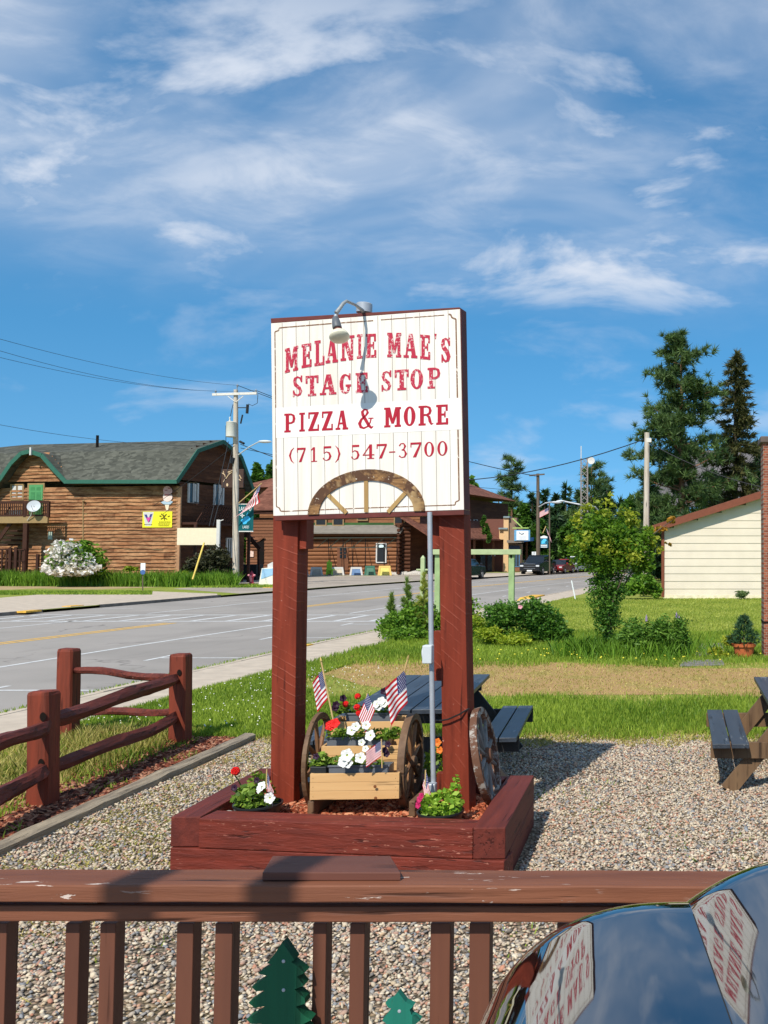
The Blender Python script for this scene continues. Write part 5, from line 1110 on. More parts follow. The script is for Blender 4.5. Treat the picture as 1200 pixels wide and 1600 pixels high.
# ice cream sign
IC = thing('ice_cream_sign', 'painted ice cream cone sign with pink scoop on the lodge wall', 'sign', tuple(LW.at(261, 797, .12)))
def disc(m, pl, u, v, ru, rv, off, n=18, mi=0):
    c = pl.at(u, v, off); pts = [pl.at(u + ru * math.cos(6.283 * k / n) * (1 + .06 * math.cos(18.85 * k / n)), v + rv * math.sin(6.283 * k / n), off) for k in range(n)]; m.prism(pts, -pl.n * .03, mi)
def poly(m, pl, pts, off, th=.03, mi=0): m.prism([pl.at(u, v, off) for u, v in pts], -pl.n * th, mi)
m = MB(); poly(m, LW, [(256.5, 783), (265.5, 783), (262.5, 797), (259.5, 797)], .13); m.build('cone', plain('cone_tan', lin(232, 214, 186), .6), IC)
m = MB(); poly(m, LW, [(251, 785), (257, 782), (266, 782), (270, 784), (266, 788), (256, 788)], .16); m.build('cone_wrapper', plain('wrapper_blue', lin(170, 190, 204), .6), IC)
m = MB(); disc(m, LW, 261.5, 776.5, 7.3, 7.5, .18); m.build('lower_scoop', plain('scoop_cream', lin(232, 208, 196), .6), IC)
m = MB(); disc(m, LW, 261.5, 767, 7, 7.5, .21); m.build('upper_scoop', plain('scoop_pink', lin(226, 172, 162), .6), IC)
m = MB(); 
for (u, v, w, h) in ((261, 773, 5, 1.2), (264, 763, 2, 1.0), (259, 766, 2.4, .9)): disc(m, LW, u, v, w, h, .225)
m.build('scoop_shading_line', plain('scoop_red', lin(180, 110, 106), .6), IC)
# yellow banner
YB_ = thing('yellow_banner', 'bright yellow banner with a purple letter V on the lodge wall', 'banner', tuple(LW.at(246, 824, .13)))
m = MB(); prect(m, LW, 223, 799.5, 268.5, 824, .14, .02); m.build('banner_cloth', plain('banner_yellow', (.86, .78, .03, 1), .55, .3, 0, .04), YB_)
m = MB(); poly(m, LW, [(223.5, 800), (240, 800), (236, 822), (227, 822)], .15, .01); m.build('white_field', M_wfr, YB_)
m = MB(); poly(m, LW, [(225.4, 804), (229.2, 803.8), (232, 812), (234.6, 803.4), (238, 803), (234, 815), (231, 815.5)], .162, .01); m.build('letter_V', plain('letter_blue', lin(60, 62, 130), .5), YB_)
m = MB(); poly(m, LW, [(228.4, 809), (235.5, 808), (232, 816.5)], .174, .01); m.build('pink_heart', plain('pink_mark', lin(206, 74, 150), .5), YB_)
M_ink = plain('banner_ink', lin(110, 96, 20), .6)
m = MB()
for a_, b_ in (((255.5, 804), (257, 813)), ((252, 802.5), (256, 808)), ((260, 803), (256, 808)), ((251, 811), (256, 808.5)), ((261, 811), (256, 808.5)), ((249, 806), (252, 807)), ((262, 807), (265, 806))):
    p, q = LW.at(*a_, .165), LW.at(*b_, .165); m.beam(p, q, .02, .05)
for v, u0, u1 in ((815, 248, 266), (818, 247, 265), (820.8, 247.5, 264), (819, 225, 238)):
    x = u0
    while x < u1: w = random.uniform(1.2, 3.2); prect(m, LW, x, v, min(x + w, u1), v + .9, .165, .01); x += w + .7
m.build('banner_lettering', M_ink, YB_)
# antler sign board on the gable
m = MB(); GS = thing('antler_sign', 'dark brown hanging sign board with a pale antler design on the lodge gable', 'sign', tuple(GW.at(365, 760, 1.6)))
AP = Plane((-28.9, 60.6), (-24, 60.6)); m = MB(); prect(m, AP, 346, 733, 380, 762, 0, .12); m.build('board', plain('sign_board_brown', lin(70, 48, 38), .6), GS, bevel=.02)
m = MB(); M_bone = plain('antler_bone', lin(206, 178, 140), .6)
for pts_ in (((353, 748), (351, 742), (347, 739)), ((353, 748), (357, 742), (362, 738)), ((350, 741), (349, 736)), ((358, 741), (358, 736)), ((352, 748), (349, 753)), ((374, 742), (377, 748)), ((371, 747), (376, 751)), ((356, 738), (363, 735.5))): m.tube([AP.at(*q, .02) for q in pts_], .03, 5)
disc(m, AP, 355, 757.5, 1.5, 2.6, .02, 10); m.build('antler_design', M_bone, GS)
# ---------------- brown shop behind the utility pole
SC = P(385, 900, 76); SC.z = 0; SW = Plane((SC.x - 3, 76), (SC.x + 14, 76.0))
B2 = thing('brown_shop', 'brown sided shop with a steep brown shingle roof partly behind the left sign post', 'building', tuple(SC))
s0, s1 = SW.sz(385, 860)[0], SW.sz(455, 860)[0]; courses('wall', B2, SW, lambda z: (s0, s1), 0, 5.0, .26, .06, M_log2, .0, 3)
m = MB(); m.prism([SW.at(376, 800, .5), SW.at(456, 797, .5), SW.at(456, 748, -3.5), SW.at(430, 752, -3.5)], (0, 0, -.1)); m.build('roof', M_rfbr, B2)
m = MB(); prect(m, SW, 376, 797, 456, 803, .5, .5); m.build('eave', M_dkwood, B2)
m = MB(); prect(m, SW, 384, 882, 410, 912, -.0, .05) if False else None
m = MB(); poly(m, SW, [(402, 850), (412, 840), (412, 880), (407, 884), (402, 870)], .11, .02); m.build('arched_opening', M_dark, B2)
m = MB(); m.beam(SW.at(398, 846.5, .2), SW.at(413, 839, .2), .06, .12); m.beam(SW.at(386, 834, .2), SW.at(399, 847, .2), .06, .12); m.build('porch_brace', M_log2, B2); addtint(B2.children[-1] if False else bpy.data.objects[B2.children[0].name]) if False else None
m = MB(); prect(m, SW, 386, 861, 390, 870, .12, .03); prect(m, SW, 389.5, 861, 396, 870, .13, .03); m.build('poster', plain('poster_pink', lin(240, 206, 190), .6), B2)
# stair and dark lean-to beside the lodge
m = MB(); DP = Plane((-30, 70), (-20, 70)); st_ = thing('outside_stair', 'dark wooden outside stair rising behind the utility pole', 'stair', tuple(DP.at(390, 900)))
for k in range(6): prect(m, DP, 374 + k * 4, 833 + k * 5.4, 386 + k * 4, 834.4 + k * 5.4, .1, .9)
m.build('tread', M_dkwood, st_); m = MB(); m.beam(DP.at(376, 824, .1), DP.at(406, 858, .1), .08, .3); m.beam(DP.at(404, 856, .1), DP.at(404, 900, .1), .15, .15, up=(1, 0, 0)); m.beam(DP.at(374, 830, .1), DP.at(374, 905, .1), .3, .15, up=(1, 0, 0)); m.build('stringer', M_dkwood, st_)
m = MB(); prect(m, DP, 376, 882, 400, 906, .5, 1.2); tag(m.build('dumpster', plain('dark_bin', (.02, .022, .022, 1), .7), loc=DP.at(388, 906, .5)), 'dark bin in the shade behind the pink fire hydrant', 'bin')
# ---------------- log cabin store in the middle
CYd = 87.0; cl_, cr_ = P(400, 880, CYd).x, P(626, 880, CYd).x; CW = Plane((cl_, CYd), (cr_, CYd)); Wd_ = cr_ - cl_
B3 = thing('log_cabin_store', 'long brown log cabin store between the sign posts, porch on its right side', 'building', ((cl_ + cr_) / 2, CYd, 0))
courses('lower_log_wall', B3, CW, lambda z: (0, Wd_), 0, 4.3, .36, .16, M_log, .0, 3, 'log')
courses('upper_log_wall', B3, CW, lambda z: (0, Wd_ + 1.6), 4.9, 8.2, .3, .06, M_log, .0, 3, 'lap', -.6)
ED = V((.24, 1, 0)).normalized(); EW = Plane((cr_, CYd), (cr_ + ED.x * 20, CYd + ED.y * 20))
courses('side_log_wall', B3, EW, lambda z: (0, 24), 0, 7.9, .34, .08, M_sid_dk, 0, 6, 'lap')
m = MB(); prect(m, CW, 462, 824, 625, 835, .75, .1)
z0_ = CW.at(540, 834, .8).z
m = MB(); m.hexa([CW.pt(0, z0_, .85), CW.pt(Wd_ + .2, z0_, .85), CW.pt(Wd_ + .2, z0_ + .35, .0), CW.pt(0, z0_ + .35, .0)], [CW.pt(0, z0_ + .12, .85), CW.pt(Wd_ + .2, z0_ + .12, .85), CW.pt(Wd_ + .2, z0_ + .85, -.5), CW.pt(0, z0_ + .85, -.5)]); m.build('porch_strip_roof', plain('weathered_metal', lin(128, 122, 112), .7, .3, 0, .15, 2), B3)
m = MB()
for k in range(13):
    z = .2 + k * .36; q = CW.pt(Wd_, z, .1); m.tube([q + V((0, .1, 0)), q + V((0, -.75, 0))], .15, 8); q2 = EW.pt(.1, z + .18, .3); m.tube([q2 + V((-.9, .15, 0)), q2 + V((.55, .15, 0))], .15, 8)
m.build('corner_log_end', addmat := M_sid_dk, B3)
window(B3, CW, 494, 807.5, 508.5, 820, -.4, M_frame); window(B3, CW, 521, 807.5, 535.5, 820, -.4, M_frame); window(B3, CW, 559, 803, 573, 812, -.4, M_frame); window(B3, CW, 617, 806, 631, 819, -.4, M_frame)
window(B3, CW, 589, 850, 602, 878, .2, M_wfr)
m = MB(); disc(m, CW, 595.5, 853.5, 4, 2.6, .30, 14); m.build('oval_window_sign', plain('oval_sign', lin(214, 238, 238), .5), B3)
m = MB(); prect(m, CW, 527, 854, 544, 893, .2, .08); d = m.build('door', M_log2, B3); m = MB(); prect(m, CW, 531, 856.5, 540.5, 872, .24, .05); m.build('pane', M_win, d)
m = MB(); 
for r in ((535.3, 856, 536.2, 872.5), (531, 861, 540.5, 861.7), (531, 866, 540.5, 866.7)): prect(m, CW, *r, .26, .02)
m.build('muntin', M_log2, d)
m = MB()
for k in range(16): q = CW.at(610 + k * 3.0, 898 + random.uniform(-1, 1), .2); m.ball(q, .25, 8, 5, sq=(1.3, 1, random.uniform(.9, 1.6)))
m.build('stone_footing', M_stone, B3)
# side porch roof and roofs
pe = [EW.pt(-.8, 5.45, .1), EW.pt(26, 5.45, .1), EW.pt(26, 3.35, 3.6), EW.pt(-.8, 3.35, 3.6)]; m = MB(); m.prism(pe, (0, 0, .15)); m.build('side_porch_roof', M_rfbr, B3)
for s_ in (-.4, 4, 8.5, 13, 17.5, 22, 26): m = MB(); m.beam(EW.pt(s_, 0, 3.3), EW.pt(s_, 3.35, 3.3), .2, .2, up=(1, 0, 0)); m.build('side_porch_post', M_log2, B3)
m = MB(); m.beam(EW.pt(19, 3.45, 3.75), EW.pt(25.5, 3.75, 3.75), .1, .4); m.build('blue_porch_trim', plain('blue_trim', lin(96, 150, 214), .5), B3)
m = MB(); zt = 8.2; rr = [CW.pt(-2, zt, .2), CW.pt(Wd_ + 2.2, zt, .2), EW.pt(25, zt, .7), EW.pt(25, zt, -11), CW.pt(-2, zt, -12)]
ap, aq = CW.pt(6, zt + 3.0, -5.5), EW.pt(17, zt + 3.0, -5.5)
m.add(rr[:2] + [rr[2], rr[3], rr[4], ap, aq], [(0, 1, 6, 5), (1, 2, 6), (2, 3, 6), (3, 4, 5, 6), (4, 0, 5), (0, 4, 3, 2, 1)]); m.build('roof', M_rfbr, B3)
for u0 in (731, 741.5): window(B3, EW, u0, 812, u0 + 4, 835, .12, M_wfr, w=.8)
# swing frame / awning frame of thin dark pipes in front of the cabin
AF = thing('awning_frame', 'bare dark pipe awning frame without canvas along the front of the log cabin', 'awning frame', tuple(CW.at(550, 895, 2.2)))
m = MB(); 
for u in (513, 536, 549.5, 571, 600, 620): m.tube([CW.at(u, 842, .4), CW.at(u + (2 if u < 560 else 0), 896, 2.2)], .035, 5)
m.build('upright', M_dark, AF); m = MB(); m.tube([CW.at(480, 841, .5), CW.at(620, 840, .5)], .04, 5); m.tube([CW.at(472, 856, 2.2), CW.at(612, 856, 2.2)], .03, 5)
for u in (513, 532, 549, 568, 600, 618): m.tube([CW.at(u, 840.5, .5), CW.at(u - 18, 856, 2.2)], .03, 5)
m.build('rafter', plain('pipe_dark_green', (.03, .05, .035, 1), .6), AF)
# sandwich boards along the front
SBP = Plane((cl_, CYd - 3.2), (cr_, CYd - 3.2))
def aboard(lb, u0, u1, vt, vb, frame, panel, open_=True, pl=SBP):
    t = thing('sandwich_board', lb, 'sandwich board', tuple(pl.at((u0 + u1) / 2, vb)), 'sandwich boards in front of the log cabin')
    m = MB(); sk = (u1 - u0) * .1; w = (u1 - u0) * .13
    poly(m, pl, [(u0 + sk, vt), (u1 - sk, vt), (u1 - sk, vt + 3), (u0 + sk, vt + 3)], .02, .06); poly(m, pl, [(u0 + sk, vt), (u0 + sk + w, vt), (u0 + w, vb), (u0, vb)], .03, .06); poly(m, pl, [(u1 - sk - w, vt), (u1 - sk, vt), (u1, vb), (u1 - w, vb)], .03, .06); m.build('frame', frame, t)
    m = MB(); poly(m, pl, [(u0 + sk + w, vt + 3), (u1 - sk - w, vt + 3), (u1 - w, vb - (8 if open_ else 1.5)), (u0 + w, vb - (8 if open_ else 1.5))], 0, .04); m.build('panel', panel, t)
    m = MB(); poly(m, pl, [(u0 + sk, vt + 1), (u1 - sk, vt + 1), (u1, vb), (u0, vb)], -.55, .03); m.build('rear_leaf', panel, t)
def pm(c, r=.6): return plain('board_paint', lin(*c), r, .3, 0, .1, 3)
aboard('blue and white sandwich board at the left end of the row', 464, 482, 887, 899, M_wfr, pm((60, 120, 200)), False)
aboard('white framed sandwich board second in the row', 484, 504.5, 886, 899, M_wfr, pm((196, 190, 176)))
aboard('white framed sandwich board with pale panel in front of the cabin door', 517, 538, 886, 899, M_wfr, pm((210, 200, 180)))
aboard('white sandwich board with blue top between two others', 546, 567, 886, 899, M_wfr, pm((110, 140, 180)))
aboard('dark green sandwich board right of the blue topped one', 569, 587, 884, 899, pm((60, 110, 92)), pm((90, 130, 110)))
aboard('yellow and orange sandwich board at the right end of the row', 590, 612, 884, 899, pm((232, 190, 110)), pm((220, 214, 120)))
gc = thing('green_chair', 'bright lime green wooden chair between the sandwich boards', 'chair', tuple(SBP.at(514, 899))); m = MB()
for u in (510.5, 513, 516): prect(m, SBP, u, 875 + abs(u - 513), u + 2, 897, .0, .06)
m.build('back_slat', pm((150, 200, 60)), gc); m = MB(); prect(m, SBP, 509.5, 889, 519.5, 891, .5, .5); prect(m, SBP, 509.5, 890, 511, 899, .5, .06); prect(m, SBP, 518, 890, 519.5, 899, .5, .06); m.build('seat', pm((150, 200, 60)), gc)
m = MB(); prect(m, Plane((cl_, CYd - 4.2), (cr_, CYd - 4.2)), 440, 899.5, 606, 901.5, 0, .2); tag(m.build('low_timber_edging', pm((150, 150, 96)), loc=P(523, 902, CYd - 4.2)), 'long low timber edging on the gravel in front of the sandwich boards', 'timber edging')
BBP = Plane((-30, 58.5), (-20, 58.5)); t = thing('painted_board', 'leaning painted board with blue lake scene beside the left sign post', 'board', tuple(BBP.at(416, 914)))
m = MB(); poly(m, BBP, [(409, 888), (428, 886), (430, 914), (404, 914)], .1, .08); m.build('board', pm((236, 232, 210)), t); m = MB(); poly(m, BBP, [(409.5, 889), (428, 888), (428, 898), (407.5, 905)], .12, .01); m.build('lake_scene', pm((150, 190, 214)), t); m = MB(); poly(m, BBP, [(418, 882), (430, 876), (430, 890), (418, 890)], .0, .05); m.build('rear_board', M_wfr, t)
# ---------------- far shop with hanging sign, SUV side porch
FB = thing('far_shop', 'tan and brown shop front with stepped facade beyond the log cabin', 'building', tuple(G(800, 893)))
FP = Plane((P(745, 880, 100).x, 100), (P(810, 880, 100).x, 100)); FQ = Plane((P(792, 880, 99).x, 99), (P(792, 880, 99).x + 5.2, 118))
M_tan = plain('tan_stucco', lin(214, 176, 130), .7, .2, 0, .06); M_brw = plain('brown_stucco', lin(136, 112, 92), .8, .2, 0, .1, 3); M_rb = plain('red_brown_wall', lin(116, 76, 64), .8, .2, 0, .08)
m = MB(); prect(m, FP, 755, 811, 788, 895, -.6, 1.0); m.build('rear_wall', M_rb, FB)
m = MB(); prect(m, FP, 780, 826, 791, 843, .1, .8); prect(m, FP, 787, 808, 794, 894, .3, 1.2); m.build('tan_pier', M_tan, FB)
m = MB(); prect(m, FP, 779, 824.5, 793, 827, .5, 1.6); prect(m, FP, 786.5, 806.5, 796, 809, .5, 1.6); m.build('coping', plain('coping_grey', lin(128, 144, 146), .6), FB)
m = MB(); prect(m, FP, 794, 809, 807, 850, .0, 1.0); prect(m, FP, 794, 850, 814, 894, -.1, 1.0); m.build('side_wall', M_brw, FB)
m = MB(); prect(m, FP, 792, 844, 815, 848, .9, 1.5); m.build('canopy', plain('canopy_grey', lin(128, 116, 104), .7), FB)
m = MB(); prect(m, FP, 793, 853, 812, 860, .1, .05); m.build('dark_fascia_sign', plain('fascia_navy', lin(52, 60, 86), .6), FB)
window(FB, FP, 796, 866, 811, 885, .1, plain('frame_blue', lin(90, 130, 170), .5), (.35, .7), w=.8)
m = MB(); prect(m, FP, 796, 886, 812, 893, .1, .1); m.build('brick_plinth', plain('plinth', lin(134, 88, 66), .8), FB)
for k, u in enumerate((751, 762)): m = MB(); prect(m, FP, u, 868, u + 7, 893, -.4, .1); m.build('shop_window', M_win, FB)
m = MB(); prect(m, FP, 768, 866, 774, 869, .2, .05); m.build('small_white_plate', M_wfr, FB)
HS = thing('hanging_shop_sign', 'white hanging sign with blue borders on a green bracket at the far shop', 'sign', tuple(FP.at(815, 845, 1)))
m = MB(); prect(m, FP, 803.5, 828, 828, 845, 1.0, .2); m.build('blue_border', plain('sign_blue', lin(104, 160, 196), .5), HS); m = MB(); prect(m, FP, 807, 829.3, 825.5, 844, 1.05, .1); m.build('white_face', plain('sign_white', (.8, .82, .84, 1), .5, .3, 0, .02), HS)
m = MB(); m.tube([FP.at(811, 832, 1.08), FP.at(815, 834.5, 1.08), FP.at(818.5, 833, 1.08)], .05, 5)
for v in (837.5, 840, 842): prect(m, FP, 810, v, 822, v + .35, 1.06, .01)
m.build('bird_mark_and_lettering', plain('sign_grey', lin(150, 160, 166), .6), HS)
m = MB(); m.beam(FP.at(801, 825, .9), FP.at(826, 825, 1.0), .08, .1); m.beam(FP.at(801, 810, .6), FP.at(816, 824, 1.0), .08, .1); m.build('bracket', plain('bracket_green', lin(170, 200, 110), .5), HS)
# ---------------- cream garage on the right
WY = 42.3; WP = Plane((P(1037, 900, WY).x, WY), (P(1200, 900, WY).x, WY)); B4 = thing('cream_garage', 'cream clapboard garage with brown corner trim and a sloping brown roof edge', 'garage', tuple(WP.at(1037, 935)))
x0_ = 0; xr1 = WP.sz(1260, 900)[0]
zl = WP.at(1037, 822).z; zr2 = WP.at(1190, 774).z; slope = (zr2 - zl) / (WP.sz(1190, 800)[0])
def trap(z):
    s_ = (z - zl) / slope + .2; return (max(0, s_), xr1)
cm = plain('garage_cream', lin(216, 203, 182), .6, .25, 0, .05, 1.5, .1, 20)
courses('wall', B4, WP, trap, .1, WP.at(1260, 752).z, .345, .035, cm, 0, 30)
m = MB(); prect(m, WP, 1036, 930, 1262, 936, .05, .1); m.build('footing', plain('footing', lin(222, 210, 180), .8), B4)
Mbt = plain('brown_trim', lin(120, 66, 46), .6, .3, 0, .1); m = MB(); prect(m, WP, 1033.5, 828, 1038, 933, .08, .15); m.build('corner_trim', Mbt, B4, bevel=.01)
m = MB(); a = WP.at(1019, 827, .45); b = WP.at(1275, 746, .45); m.beam(a, b, .06, .30); m.build('fascia', Mbt, B4)
m = MB(); m.prism([a + V((0, 0, .1)), b + V((0, 0, .1)), b + V((0, 9, .1)), a + V((0, 9, .1))], (0, 0, .08)); m.prism([a + V((0, .1, -.12)), b + V((0, .1, -.12)), b + V((0, .5, -.12)), a + V((0, .5, -.12))], (0, 0, .03)); m.build('roof', M_rfbr, B4)
m = MB(); p, q = WP.pt(0, 0, -.02), WP.pt(0, zl, -.02); m.quad(p, p + V((0, 8, 0)), q + V((0, 8, 0)), q); m.build('side_wall', M_sid_dk, B4)
# ---------------- brick pillar at the right edge
def brick():
    t = NT('brick'); b = t.n('ShaderNodeTexBrick'); b.inputs['Scale'].default_value = 5; b.inputs['Mortar Size'].default_value = .03; b.inputs['Color1'].default_value = lin(168, 92, 66); b.inputs['Color2'].default_value = lin(120, 60, 44); b.inputs['Mortar'].default_value = lin(150, 130, 112)
    mp = t.coord((1, 1, 1), (math.radians(90), 0, 0)); t.l(mp, b.inputs[0]); return t.fin(b.outputs[0], .85, .2, t.bump(b.outputs['Fac'], .6, -.01))
BK = thing('brick_pillar', 'tall red brick pillar with a dark cap at the right edge of the lawn', 'pillar', tuple(G(1194, 1027)))
q0 = G(1193, 1027); yb_ = q0.y; zt_ = P(1193, 692, yb_).z; m = MB(); m.box((q0.x + .32, yb_ + .3, zt_ / 2), (.62, .6, zt_)); m.build('shaft', brick(), BK)
m = MB(); zt2 = P(1190, 682, yb_).z; m.box((q0.x + .31, yb_ + .28, (zt_ + zt2) / 2), (.72, .7, zt2 - zt_)); m.build('cap', plain('cap_stone', lin(96, 84, 76), .8), BK, bevel=.02)
m = MB(); m.box((q0.x + .32, yb_ + .29, P(1190, 972, yb_).z), (.64, .62, .03)); m.build('strap', M_dark, BK)
# ---------------- grey roofed house far right behind the pines
B5 = thing('grey_roofed_house', 'low house with a dark grey roof behind the large pine', 'building', tuple(G(1100, 890)))
m = MB(); a, b = P(1010, 800, 78), P(1260, 800, 78); m.prism([P(1000, 790, 77), P(1260, 790, 77), P(1260, 702, 84), P(1060, 704, 84)], (0, 0, -.15)); m.build('roof', plain('dark_grey_roof', lin(104, 100, 100), .9, .1, 0, .1, 1), B5)
m = MB(); m.hexa([V((a.x, 78, 0)), V((b.x, 78, 0)), V((b.x, 88, 0)), V((a.x, 88, 0))], [V((a.x, 78, a.z)), V((b.x, 78, b.z)), V((b.x, 88, a.z)), V((a.x, 88, a.z))]); m.build('wall', M_dkwood, B5)
# ================================================================== utility poles, wires, lamps, flags, cars
M_pole = wood('pole_wood', lin(218, 206, 188), lin(168, 154, 136), 'Z', 8, .4, bdist=.01); M_polez = wood('pole_dark', lin(120, 104, 86), lin(84, 72, 60), 'Z', 8, .4)
M_wire = plain('wire_black', (.02, .022, .025, 1), .6, .3, 0, 0, bump=0); M_lgt = plain('lamp_head', (.62, .64, .64, 1), .4, .4, 0, .03); M_wht = plain('painted_arm', lin(214, 208, 198), .6, .3, 0, .08)
def wire(lb, p, q, sag, r=.009, n=24, group='overhead wires'):
    p, q = V(p), V(q); pts = [p.lerp(q, i / n) + V((0, 0, -4 * sag * (i / n) * (1 - i / n))) for i in range(n + 1)]; m = MB(); m.tube(pts, r, 5); return tag(m.build('overhead_wire', M_wire, loc=p), lb, 'wire', group)
YP = 58.5
U1 = thing('utility_pole', 'tall weathered utility pole with crossarm and grey transformer beside the lodge', 'utility pole', tuple(G(368, 916)))
m = MB(); m.tube([P(368.5, 918, YP), P(368.3, 700, YP), P(368.5, 609, YP)], [.20, .165, .125], 14); m.build('shaft', M_pole, U1, smooth=True)
m = MB(); m.beam(P(332, 616.5, YP - .18), P(401.5, 614.5, YP - .18), .1, .15); m.beam(P(356, 619, YP - .2), P(368, 628, YP - .16), .04, .04); m.beam(P(380, 619, YP - .2), P(369, 628, YP - .16), .04, .04); m.build('crossarm', M_wht, U1)
m = MB(); 
for u, v in ((337, 611), (400, 610), (371, 602)): m.lathe([(0, -.12), (.05, -.1), (.07, 0), (.03, .06), (0, .1)], P(u, v, YP - .18), 10)
m.tube([P(370, 610, YP), P(371, 602, YP)], .03, 6); m.build('insulator', plain('insulator_grey', lin(130, 140, 150), .4), U1)
m = MB(); q = P(361, 683, YP - .3); hT = P(361, 660, YP - .3).z - q.z; m.lathe([(0, 0), (.27, 0), (.30, .03), (.30, hT - .03), (.32, hT), (.2, hT + .06), (0, hT + .08)], q, 20); m.lathe([(.05, hT), (.06, hT + .1), (.03, hT + .2), (.05, hT + .3), (0, hT + .38)], q + V((-.1, 0, 0)), 8); m.build('transformer', plain('transformer_grey', lin(206, 204, 192), .45, .4, 0, .04), U1, smooth=True)
m = MB(); m.tube([P(364, 632, YP), P(360, 650, YP - .3)], .02, 5); m.tube([P(353, 665, YP - .4), P(353, 690, YP - .4), P(360, 697, YP - .2), P(368, 690, YP - .1)], .02, 5); m.tube([P(372, 637, YP), P(386, 637, YP - .2)], .03, 5); m.tube([P(387, 632, YP - .2), P(386, 646, YP - .2)], .09, 6); m.tube([P(403, 616, YP - .2), P(402, 630, YP - .2), P(394, 634, YP - .2), P(388, 631, YP - .2)], .018, 5); m.tube([P(379, 648, YP - .2), P(376, 662, YP - .2)], .05, 6); m.tube([P(375, 690, YP), P(381, 693, YP - .2)], .08, 6); m.tube([P(364, 715, YP - .2), P(362, 724, YP - .2)], .12, 8); m.build('pole_hardware', M_wire, U1)
m = MB(); m.tube([P(372, 711, YP), P(390, 698, YP - 1.3), P(404, 690.5, YP - 2.2)], .035, 8); m.build('lamp_arm', M_lgt, U1, smooth=True)
m = MB(); q = P(414, 690, YP - 2.4); m.ball(q, .42, 14, 8, sq=(1.0, .45, .22)); m.build('lamp_head', M_lgt, U1, smooth=True)
for k, (u0, v0, u1, v1) in enumerate(((357, 690, 327, 822), (364, 700, 333, 822))):
    wire(('guy wire sloping down in front of the lodge gable', 'second guy wire parallel to the first, nearer the pole')[k], P(u0, v0, YP - .1), P(u1, v1, YP - 2.5), 0, .022, 4, 'guy wires of the utility pole')
m = MB(); m.tube([P(319, 848, YP - 2.6), P(301, 905, YP - 3.4)], .05, 8); tag(m.build('guy_guard', plain('guard_yellow', lin(226, 196, 96), .5), loc=P(301, 905, YP - 3.4)), 'yellow guard tube sloping down from the guy wires into the weeds', 'guy guard')
# a second pole out of frame to the left carries the wires
UL = (-16.5, 12.0)
for lb, a, b, sag in (('highest overhead wire running left from the pole top', (371, 602), (-200, 470), .5), ('overhead wire running left from the right end of the crossarm', (400, 610), (-200, 482), .9), ('overhead wire running left from the left end of the crossarm', (337, 611), (-200, 505), .5), ('low overhead wire running left over the lodge roof', (366, 694), (-200, 622), .6)):
    wire(lb, P(*a, YP - .2), P(*b, 30), sag)
wire('sagging thick cable between the sign and the pole near the pine', P(376, 694, YP - .2), P(1011, 685, 47), 2.3, .026)
wire('thin wire running right behind the sign from the pole top', P(400, 610, YP - .2), P(842, 745, 92), .6, .02)
wire('second thin wire running right behind the sign', P(371, 602, YP - .2), P(835, 743, 92), .6, .02)
wire('thin wire under the lamp arm running right behind the sign', P(376, 700, YP - .2), P(842, 768, 92), .5, .02)
wire('wire from the lodge gable sloping up to the utility pole', P(240, 790, 59.5), P(366, 696, YP - .2), .1, .015)
# pole by the pine
YQ = 47; t = thing('utility_pole', 'pale utility pole without crossarm in front of the large pine', 'utility pole', (P(1011, 890, YQ).x, YQ, 0))
m = MB(); q = P(1011, 676, YQ); m.tube([V((q.x - .05, YQ, 0)), q], [.17, .13], 12); m.build('shaft', M_pole, t, smooth=True); m = MB(); m.box(q + V((.1, -.1, -.4)), (.25, .06, .2)); m.build('bracket', M_wht, t)
wire('cable running right from the pole near the pine into its branches', P(1011, 690, YQ), P(1240, 770, 44), .4, .02)
# far pole with lamp
t = thing('utility_pole', 'far grey utility pole rising behind the dark pickup', 'utility pole', (P(841, 880, 92).x, 92, 0)); q = P(840.5, 740, 92); m = MB(); m.tube([V((q.x + .1, 92, 0)), q], [.22, .15], 10); m.build('shaft', M_polez, t, smooth=True)
m = MB(); m.beam(P(827, 743, 91.8), P(851, 741, 91.8), .12, .14); m.build('crossarm', M_polez, t); m = MB(); m.tube([P(842, 792, 91.8), P(852, 786, 90), P(866, 784, 88)], .06, 6); m.build('lamp_arm', M_lgt, t); m = MB(); m.ball(P(870, 785, 87.5), .45, 10, 6, sq=(1, .5, .25)); m.build('lamp_head', M_lgt, t, smooth=True)
t = thing('street_lamp', 'far street lamp with a long arm reaching right above the leafy tree', 'street lamp', (P(938, 880, 95).x, 95, 0)); m = MB(); m.tube([V((P(938, 880, 95).x, 95, 0)), P(937, 800, 95), P(930, 792, 94), P(905, 788, 92), P(880, 783, 92)], .07, 6); m.build('arm', M_lgt, t); m = MB(); m.ball(P(876, 783, 92), .45, 10, 6, sq=(1, .5, .25)); m.build('head', M_lgt, t, smooth=True)
# radio tower with dish
YT = 120; t = thing('radio_tower', 'slender radio tower with a small round dish above the treetops', 'tower', (P(913, 880, YT).x, YT, 0)); m = MB()
for u in (908, 918): m.tube([P(u, 870, YT), P(u, 716, YT)], .10, 5)
for k in range(16): v = 716 + k * 9.5; m.tube([P(908, v, YT), P(918, v + 9.5, YT)], .05, 4); m.tube([P(918, v, YT), P(908, v + 9.5, YT)], .05, 4)
m.build('lattice', plain('tower_grey', lin(150, 140, 132), .6), t); m = MB(); m.tube([P(908, 716, YT), P(908, 697, YT)], .06, 5); m.build('antenna', M_wht, t)
m = MB(); m.lathe([(0, 0), (.42, .1), (.46, .2), (0, .15)], P(924, 720, YT), 16, M=Matrix.Rotation(math.pi / 2, 3, 'X')); m.build('dish', M_wht, t, smooth=True)
